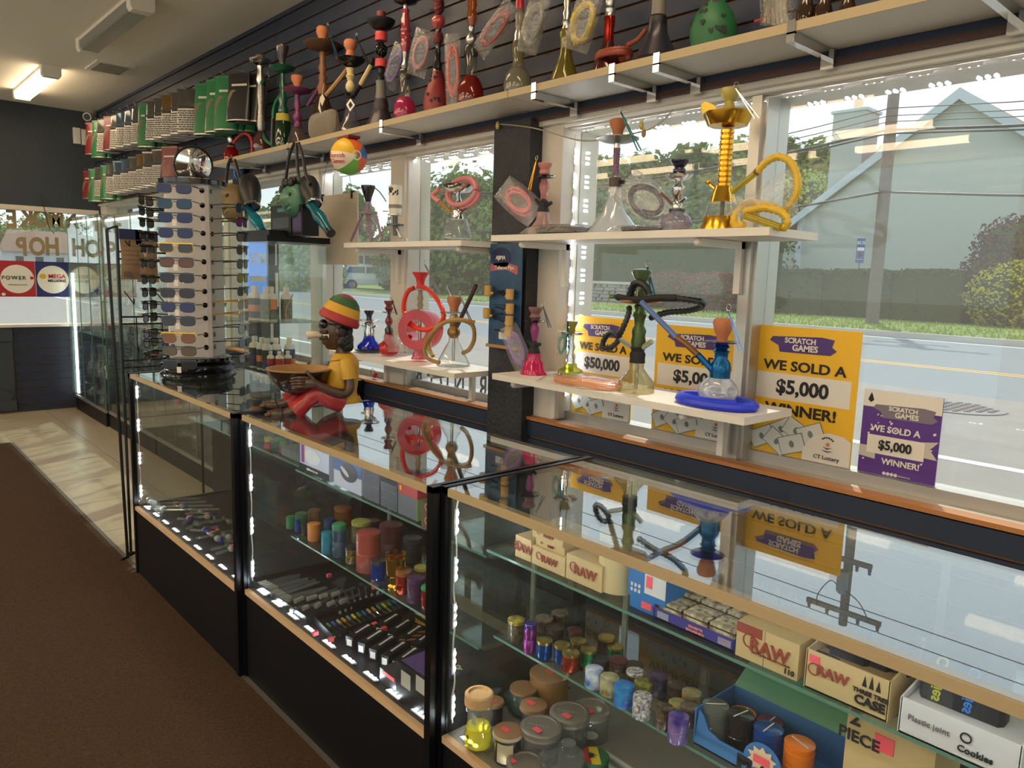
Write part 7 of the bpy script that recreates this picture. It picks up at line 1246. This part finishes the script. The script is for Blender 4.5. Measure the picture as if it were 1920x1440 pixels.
# ---- middle case: cartons on the top shelf
Z1, Z2 = .745, .50; gryb = mat('slate grey carton', (98,98,108), .5); redb = mat('red carton', (178,50,50), .5); grnb = mat('green carton', (128,168,72), .5); scb = mat('scale photo white', (186,188,206), .4, var=(9,.3)); navyb = mat('navy photo', (52,80,140), .4, var=(9,.6))
t = ibox('scale_carton', 'white and violet scale carton on the upper shelf of the middle case', 'box', 563, 617, (886,905), Z1, 828, .10, scb, 1.225); face(t, 0, 0, 1, .2, ink, 'black_band'); ftext(t, 'digital pocket scale', .45, .11, .09, paper); B().prism([(-.0015, t_s[t.name][1]*(.1+.55*math.cos(a)), t_s[t.name][2]*(.52+.22*math.sin(a))) for a in [2*PI*i/18 for i in range(18)]], (.001,0,0)).obj('dial_picture', wht_b, t); face(t, .06, .25, .12, 1, mat('violet stripe', (96,66,150), .5)); face(t, .12, .25, .16, 1, mat('red stripe', (190,60,70), .5))
t = ibox('scale_carton', 'blue and white carton with a picture of a bowl scale', 'box', 626, 678, (914,933), Z1, 852, .10, scb, 1.225); face(t, 0, .45, 1, 1, navyb); B().prism([(-.002, t_s[t.name][1]*(-.1+.6*math.cos(a)), t_s[t.name][2]*(.5+.26*math.sin(a))) for a in [2*PI*i/18 for i in range(18)]], (.001,0,0)).obj('bowl_picture', mat('dark bowl print', (52,44,48), .4), t); B().prism([(-.003, t_s[t.name][1]*(.15+.3*math.cos(a)), t_s[t.name][2]*(.5+.07*math.sin(a)+.1*math.cos(a))) for a in [2*PI*i/14 for i in range(14)]], (.001,0,0)).obj('handle_picture', wht_b, t)
zz = Z1
for i, (pl, pr, r0, r1, rt, nm) in enumerate(((682,711,930,942,911,'bottom'),(682,711,911,923,889,'middle'),(682,711,889,901,872,'top'))):
    t = ibox('grey_carton', '%s slate grey carton of the tall stack in the middle case' % nm, 'box', pl, pr, (r0,r1), zz, rt, .09, gryb, 1.225); zz += t_s[t.name][2]; face(t, .06, .1, .94, .9, mat('slate panel', (86,86,98), .4))
zz = Z1
for i, (r0, r1, rt, nm) in enumerate(((950,963,938,'bottom'),(938,951,922,'middle'),(922,936,908,'top'))):
    t = ibox('grey_carton', '%s blue grey carton of the lower stack beside the red box' % nm, 'box', 714, 744, (r0,r1), zz, rt, .09, mat('blue grey carton', (92,100,112), .5), 1.225); zz += t_s[t.name][2]; face(t, .08, .12, .92, .88, mat('slate panel', (1,1,1)))
zz = Z1
for i, (r0, r1, rt, m_, nm) in enumerate(((962,982,946,gryb,'lower grey and green'),(946,962,930,gryb,'upper grey and green'),(930,946,908,redb,'red'))):
    t = ibox('vape_carton', '%s carton at the right end of the upper shelf, middle case' % nm, 'box', 746, 782, (r0,r1), zz, rt, .10, m_, 1.225); zz += t_s[t.name][2]; face(t, 0, 0, 1, 1, grnb if i < 2 else redb, 'end_panel', side=1, d=.0015)
    if i == 2: ftext(t, 'ooze', .55, .5, .4, paper, side=1, bold=.03); face(t, .1, .3, .2, .7, mat('gold ink', (1,1,1)))
zz = Z1
for i in range(2): 
    t = ibox('brown_carton', '%s small brown carton with a ring logo in the corner' % ('lower','upper')[i], 'box', 790, 813, (972-14*i,982-14*i), zz, 958-14*i, .07, mat('dark brown carton', (92,60,46), .5), 1.20); zz += t_s[t.name][2]; B().lathe([(.008,0),(.011,0),(.011,.001),(.008,.001)], 12, (-.001,0,t_s[t.name][2]/2), Matrix.Rotation(-PI/2, 3, 'Y'), caps=False).obj('ring_logo', mat('tan poster', (1,1,1)), t)
# containers on its middle shelf
def cup(label, px, row, rpx, top, body, lid, ring=None): 
    g = grinder(label, px, row, rpx, top, body, lid, .50, 'containers on the middle shelf of the middle case'); g.name = 'container'; g['category'] = 'container'; return g
P_ = lambda n, c: mat('plastic '+n, c, .35)
for a in (('bright green cup at the far left end',545,990,8,968,P_('green',(28,140,86)),P_('green',(1,1,1))),('slim blue tube beside the green cup',558,996,5,974,P_('blue',(36,80,180)),P_('blue',(1,1,1))),('pale green lidded tub at the back',566,985,12,962,P_('sage',(84,120,80)),P_('sage',(1,1,1))),('orange pot at the back left',590,980,12,956,P_('rust',(140,86,50)),P_('rust',(1,1,1))),
 ('orange jar with a white ring on its lid',589,1012,12,981,P_('orange',(198,124,62)),P_('orange',(1,1,1))),('dark tub behind the orange jar',574,1003,8,984,P_('dark',(40,36,36)),P_('dark',(1,1,1))),('small blue capped jar at the back',618,990,10,973,P_('navy blue',(44,60,110)),P_('navy blue',(1,1,1))),('teal jar with yellow marks',614,1036,11,997,P_('teal',(28,118,140)),P_('teal',(1,1,1))),
 ('tall green and clear stacked jar',636,1042,13,982,gl('blue clear jar',(120,150,180),.4),P_('emerald',(46,130,86))),('gold rimmed amber pot at the back',643,985,16,950,gl('amber pot',(196,130,60),.5),P_('rust',(1,1,1))),('black and gold patterned jar',659,1054,11,1024,swirl('blackgold',(40,36,30),(160,130,60),90,'cell'),P_('dark',(1,1,1))),('pale yellow lidded tub',677,1015,18,976,P_('olive',(84,80,46)),P_('lemon',(170,162,84))),
 ('large red canister with a ring on its lid',691,1068,23,996,P_('brick',(150,66,50)),P_('brick',(1,1,1))),('large maroon canister behind the red one',733,1040,22,982,P_('maroon',(92,42,42)),P_('maroon',(1,1,1))),('black canister right of the maroon one',773,1050,18,1007,P_('dark',(1,1,1)),P_('slate',(58,58,66))),('blue cup in front of the red canister',709,1086,14,1050,gl('blue cup glass',(30,84,190),.6),P_('slate',(1,1,1))),
 ('red metal grinder in front of the gold spool',757,1110,15,1070,ab('scarlet',(170,52,34)),P_('rust',(1,1,1))),('purple canister near the front corner',780,1126,17,1082,P_('purple',(74,42,80)),P_('purple',(1,1,1))),('amber jar with a gold lid at the right',790,1094,14,1062,gl('amber pot',(1,1,1)),P_('lemon',(1,1,1))),('green amber stacked jar, upper right corner',808,1088,12,1052,gl('amber pot',(1,1,1)),P_('emerald',(1,1,1))),('green and red stacked jar at the right corner',802,1138,13,1098,gl('red glass',(1,1,1)),P_('emerald',(1,1,1))),('brown round tub behind the yellow lid',698,1000,14,975,P_('dark',(1,1,1)),P_('maroon',(1,1,1)))): cup(a[0]+', middle case' if len(a[0].split()) < 13 else a[0], *a[1:])
p = at(742, 1102, z=.50); t = thing('gold_spool', 'gold castellated metal spool on the middle shelf of the middle case', 'container', p); s = 19*mpp(p); B().lathe([(s*.8,0),(s*.82,s*.3),(s*.6,s*.5),(s*.6,s*1.2),(s*.95,s*1.5),(s,s*2.3),(s,s*3.1),(s*.8,s*3.1),(s*.78,s*2.2),(0,s*2.1)], 22).obj('body', gold, t)
for k in range(6): a = 2*PI*k/6; B().box(-.006,.006,-.004,.004,0,s*.5).obj('tooth', gold, t).matrix_local = Matrix.Translation((s*.9*math.cos(a), s*.9*math.sin(a), s*3.05)) @ Matrix.Rotation(a+PI/2, 4, 'Z')
# deck of the middle case: trays of glass tubes, painted pipes, boxed pipes
Z0 = .336; fro = glassy('frosted tube end', (206,206,198), .75, .6, rough=.3)
def glass_tube(label, p0, p1, r_, z, group, endm=fro, bodym=clear):
    a, b_ = at(*p0, z=z), at(*p1, z=z); t = thing('glass_tube', label, 'glass tube', a, 0, group); d = b_-a; l = d.length; d.normalize()
    B().tube([V((0,0,r_)), d*l+V((0,0,r_))], r_*.6, 7).obj('stem', bodym, t); B().tube([V((0,0,r_)), d*min(.035, l*.3)+V((0,0,r_))], r_, 8).obj('ground_joint', endm, t); return t
r = random.Random(21); k = 0
for row0, (x0, y0), (dx, dy), n_ in (('first', (482,1100), (92,-22), 5), ('second', (505,1117), (100,-26), 6), ('third', (530,1136), (60,-20), 5), ('fourth', (545,1150), (40,-14), 5)):
    for i in range(n_):
        f = i/n_; sx0 = x0+f*26+f*90*(row0 in ('third','fourth')); sy0 = y0+f*14-f*34*(row0 in ('third','fourth'))
        glass_tube('clear glass down tube with a frosted joint in the tray, %s row, %s' % (row0, ORD[i]), (sx0, sy0), (sx0+dx*.8+r.uniform(-8,8), sy0+dy*.9+r.uniform(-5,5)), .0085, Z0+.004+.004*(i % 2), 'glass tubes in the tray')
for i in range(11): glass_tube('thin clear glass stem in the right hand tray, %s from the left' % ORD[i], (638+i*10, 1152-i*4.5), (622+i*12.5, 1122-i*4.0), .005, Z0+.006, 'thin glass stems')
def trayb(label, pts):
    P4 = [at(*q_, z=Z0) for q_ in pts]; c = sum(P4, V())/4; t = thing('black_tray', label, 'tray', c)
    for i in range(4): B().bar(P4[i]-c+V((0,0,.011)), P4[(i+1) % 4]-c+V((0,0,.011)), .004, .022).obj('tray_wall', blk, t)
    B().prism([q_-c for q_ in P4], (0,0,.002)).obj('tray_floor', blk, t); return t
trayb('black divided tray holding the clear glass tubes', [(470,1095),(575,1168),(745,1115),(640,1058)]); trayb('black tray of painted glass pipes', [(590,1168),(622,1200),(765,1148),(735,1120)])
pcol = [(180,160,60),(60,110,60),(50,80,150),(150,140,110),(170,120,40),(90,120,110)]
for i in range(16):
    p0 = (604+i*9.4, 1176-i*3.4); p1 = (p0[0]+25, p0[1]+22); c_ = pcol[i % 6]; glass_tube('striped glass pipe in the painted pipe tray, %s from the left' % ORD[i], p0, p1, .0048, Z0+.004, 'painted glass pipes', mat('paint %d' % (i % 6), c_, .3), glassy('painted tube %d' % (i % 6), c_, .5, .6))
for i in range(5):
    for j in range(2):
        p = at(655+i*22+j*55, 1214+i*12-j*22, z=Z0); zz = Z0; t = thing('pipe_carton', 'flat black carton picturing a glass pipe, %s row, %s from the left' % (('front','rear')[j], ORD[i]), 'box', (p.x, p.y, zz), .35, 'flat black pipe cartons'); B().box(0,.10,-.014,.014,0,.034).obj('carton', blk, t); B().box(.03,.085,-.003,.003,.034,.035).obj('pipe_picture', wht_b, t); B().ball((.088,0,.0345), (.007,.006,.001), 8, 4).obj('bowl_picture', wht_b, t); B().box(-.001,0,-.009,.009,.006,.026).obj('barcode', wht_b, t)
for i, (px, row) in enumerate(((742,1218),(758,1210),(772,1203))): p = at(px, row, z=Z0); t = thing('wooden_pipe_box', 'long black carton standing at the right of the middle case deck, %s' % ORD[i], 'box', p, -.6, 'flat black pipe cartons at the right'); B().box(0,.11,-.012,.012,0,.03).obj('carton', blk, t); B().box(.01,.1,-.004,.004,.03,.031).obj('copper_stripe', mat('copper ink', (150,90,50), .5), t)
t = ibox('black_carton', 'black carton with gold zombie style lettering at the back of the deck', 'box', 768, 812, (1180,1200), Z0, 1140, .05, blk, 1.32); ftext(t, 'ZOMBIE', .5, .7, .22, mat('gold ink', (1,1,1)), bold=.02); ftext(t, 'ZOMBIE', .5, .35, .22, MT['gold ink'], bold=.02)
t = ibox('device_carton', 'big black carton with a purple device picture and script Dr at the front', 'box', 742, 812, (1322,1368), Z0, 1262, .12, blk, 1.05); face(t, .15, .45, .4, .85, wht_b, 'barcode_label'); face(t, .55, .6, 1, 1, wht_b, 'white_flap'); B().box(.01,.09,-t_s[t.name][1]*.9,t_s[t.name][1]*.9,t_s[t.name][2],t_s[t.name][2]+.001).obj('purple_picture', mat('purple device print', (84,62,120), .4, var=(20,.6)), t); ftext(t, 'Dr', .8, .85, .2, paper, side=2, shear=.2)
t = ibox('device_carton', 'grey sided black carton behind the script Dr carton', 'box', 712, 742, (1300,1320), Z0, 1262, .11, mat('grey black carton', (52,52,56), .4), 1.06); face(t, .2, .7, .9, .95, pink_tag, 'price_sticker')
for i, (px, row) in enumerate(((591,1186),(620,1198),(702,1170),(720,1178),(700,1092),(703,1100),(617,1078))): p = at(px, row, z=Z0+.03); o = B().box(-.008,.008,-.006,.006,0,.012).obj('price_marker', pink_tag); o.location = (p.x, p.y, Z0+.022); tag(o, 'small pink price marker on the middle case deck, %s of several' % ORD[i], 'price marker')
# ---- farthest case: glass pipes on the deck, packs on the shelf
for i in range(4):
    a = at(281+i*6, 938+i*6, z=.36); b_ = at(375+i*12, 934+i*7, z=.36); t = thing('oil_burner', 'clear bulb ended glass pipe lying on the far case deck, %s from the back' % ORD[i], 'glass pipe', a, 0, 'bulb pipes'); B().ball((0,0,0), .022, 14, 10).obj('bulb', clear, t); B().tube([(0,0,0), b_-a], .006, 8).obj('stem', clear, t)
for i in range(26):
    px, row = 325+(i % 9)*13+r.uniform(-5,5), 950+(i//9)*32+(i % 9)*4+r.uniform(-4,4); p = at(px, row, z=.337); p.x = min(max(p.x, 1.12), 1.40); p.y = min(max(p.y, 2.64), 3.6); m_ = (clear, fro, cols[1], cols[2])[i % 4]; t = thing('spoon_pipe', 'small %s spoon pipe in row %d of the far case deck, %s' % (('clear','frosted','blue','green')[i % 4], i//9+1, ORD[i % 9]), 'glass pipe', p, r.uniform(0, 6.28), 'small glass pipes'); B().ball((0,0,.014), (.014,.014,.013), 9, 6).obj('bowl', m_, t); B().tube(spline([(0,0,.013),(.03,.004,.012),(.065,0,.010)]), .006, 7).obj('stem', clear, t)
    if i % 5 == 0: B().box(-.006,.006,-.009,.009,.028,.03).obj('price_sticker', pink_tag, t)
for i, (px, row, c_) in enumerate(((318,862,(30,120,90)),(330,858,(70,150,60)),(345,866,(60,140,50)),(352,850,(190,170,60)))): p = at(px, row, z=.742); p.x = min(max(p.x, 1.32), 1.40); t = thing('pack', '%s pack on the shelf of the farthest case' % ('teal red tipped','green','bright green','yellow')[i], 'pack', p, .5+.3*i); B().box(-.06,.06,-.012,.012,0,.02).obj('carton', mat('pack %d' % i, c_, .4), t); B().box(-.0605,-.045,-.0122,.0122,0,.0205).obj('end_band', redb, t)
for i, (px, row, nm) in enumerate(((392,893,'grey'),(405,830,'pink edged grey'))): p = at(px, row, z=.742); p.x = min(max(p.x, 1.27), 1.37); p.y = max(p.y, 2.66+.2*i); t = thing('white_carton', '%s flat carton on the shelf of the farthest case' % nm, 'box', p); B().box(0,.09,-.08,.08,0,.035).obj('carton', mat('pale grey carton', (112,108,104), .5), t); B().box(-.001,.0,-.08,.08,.028,.035).obj('edge_band', redb if i else gryb, t)
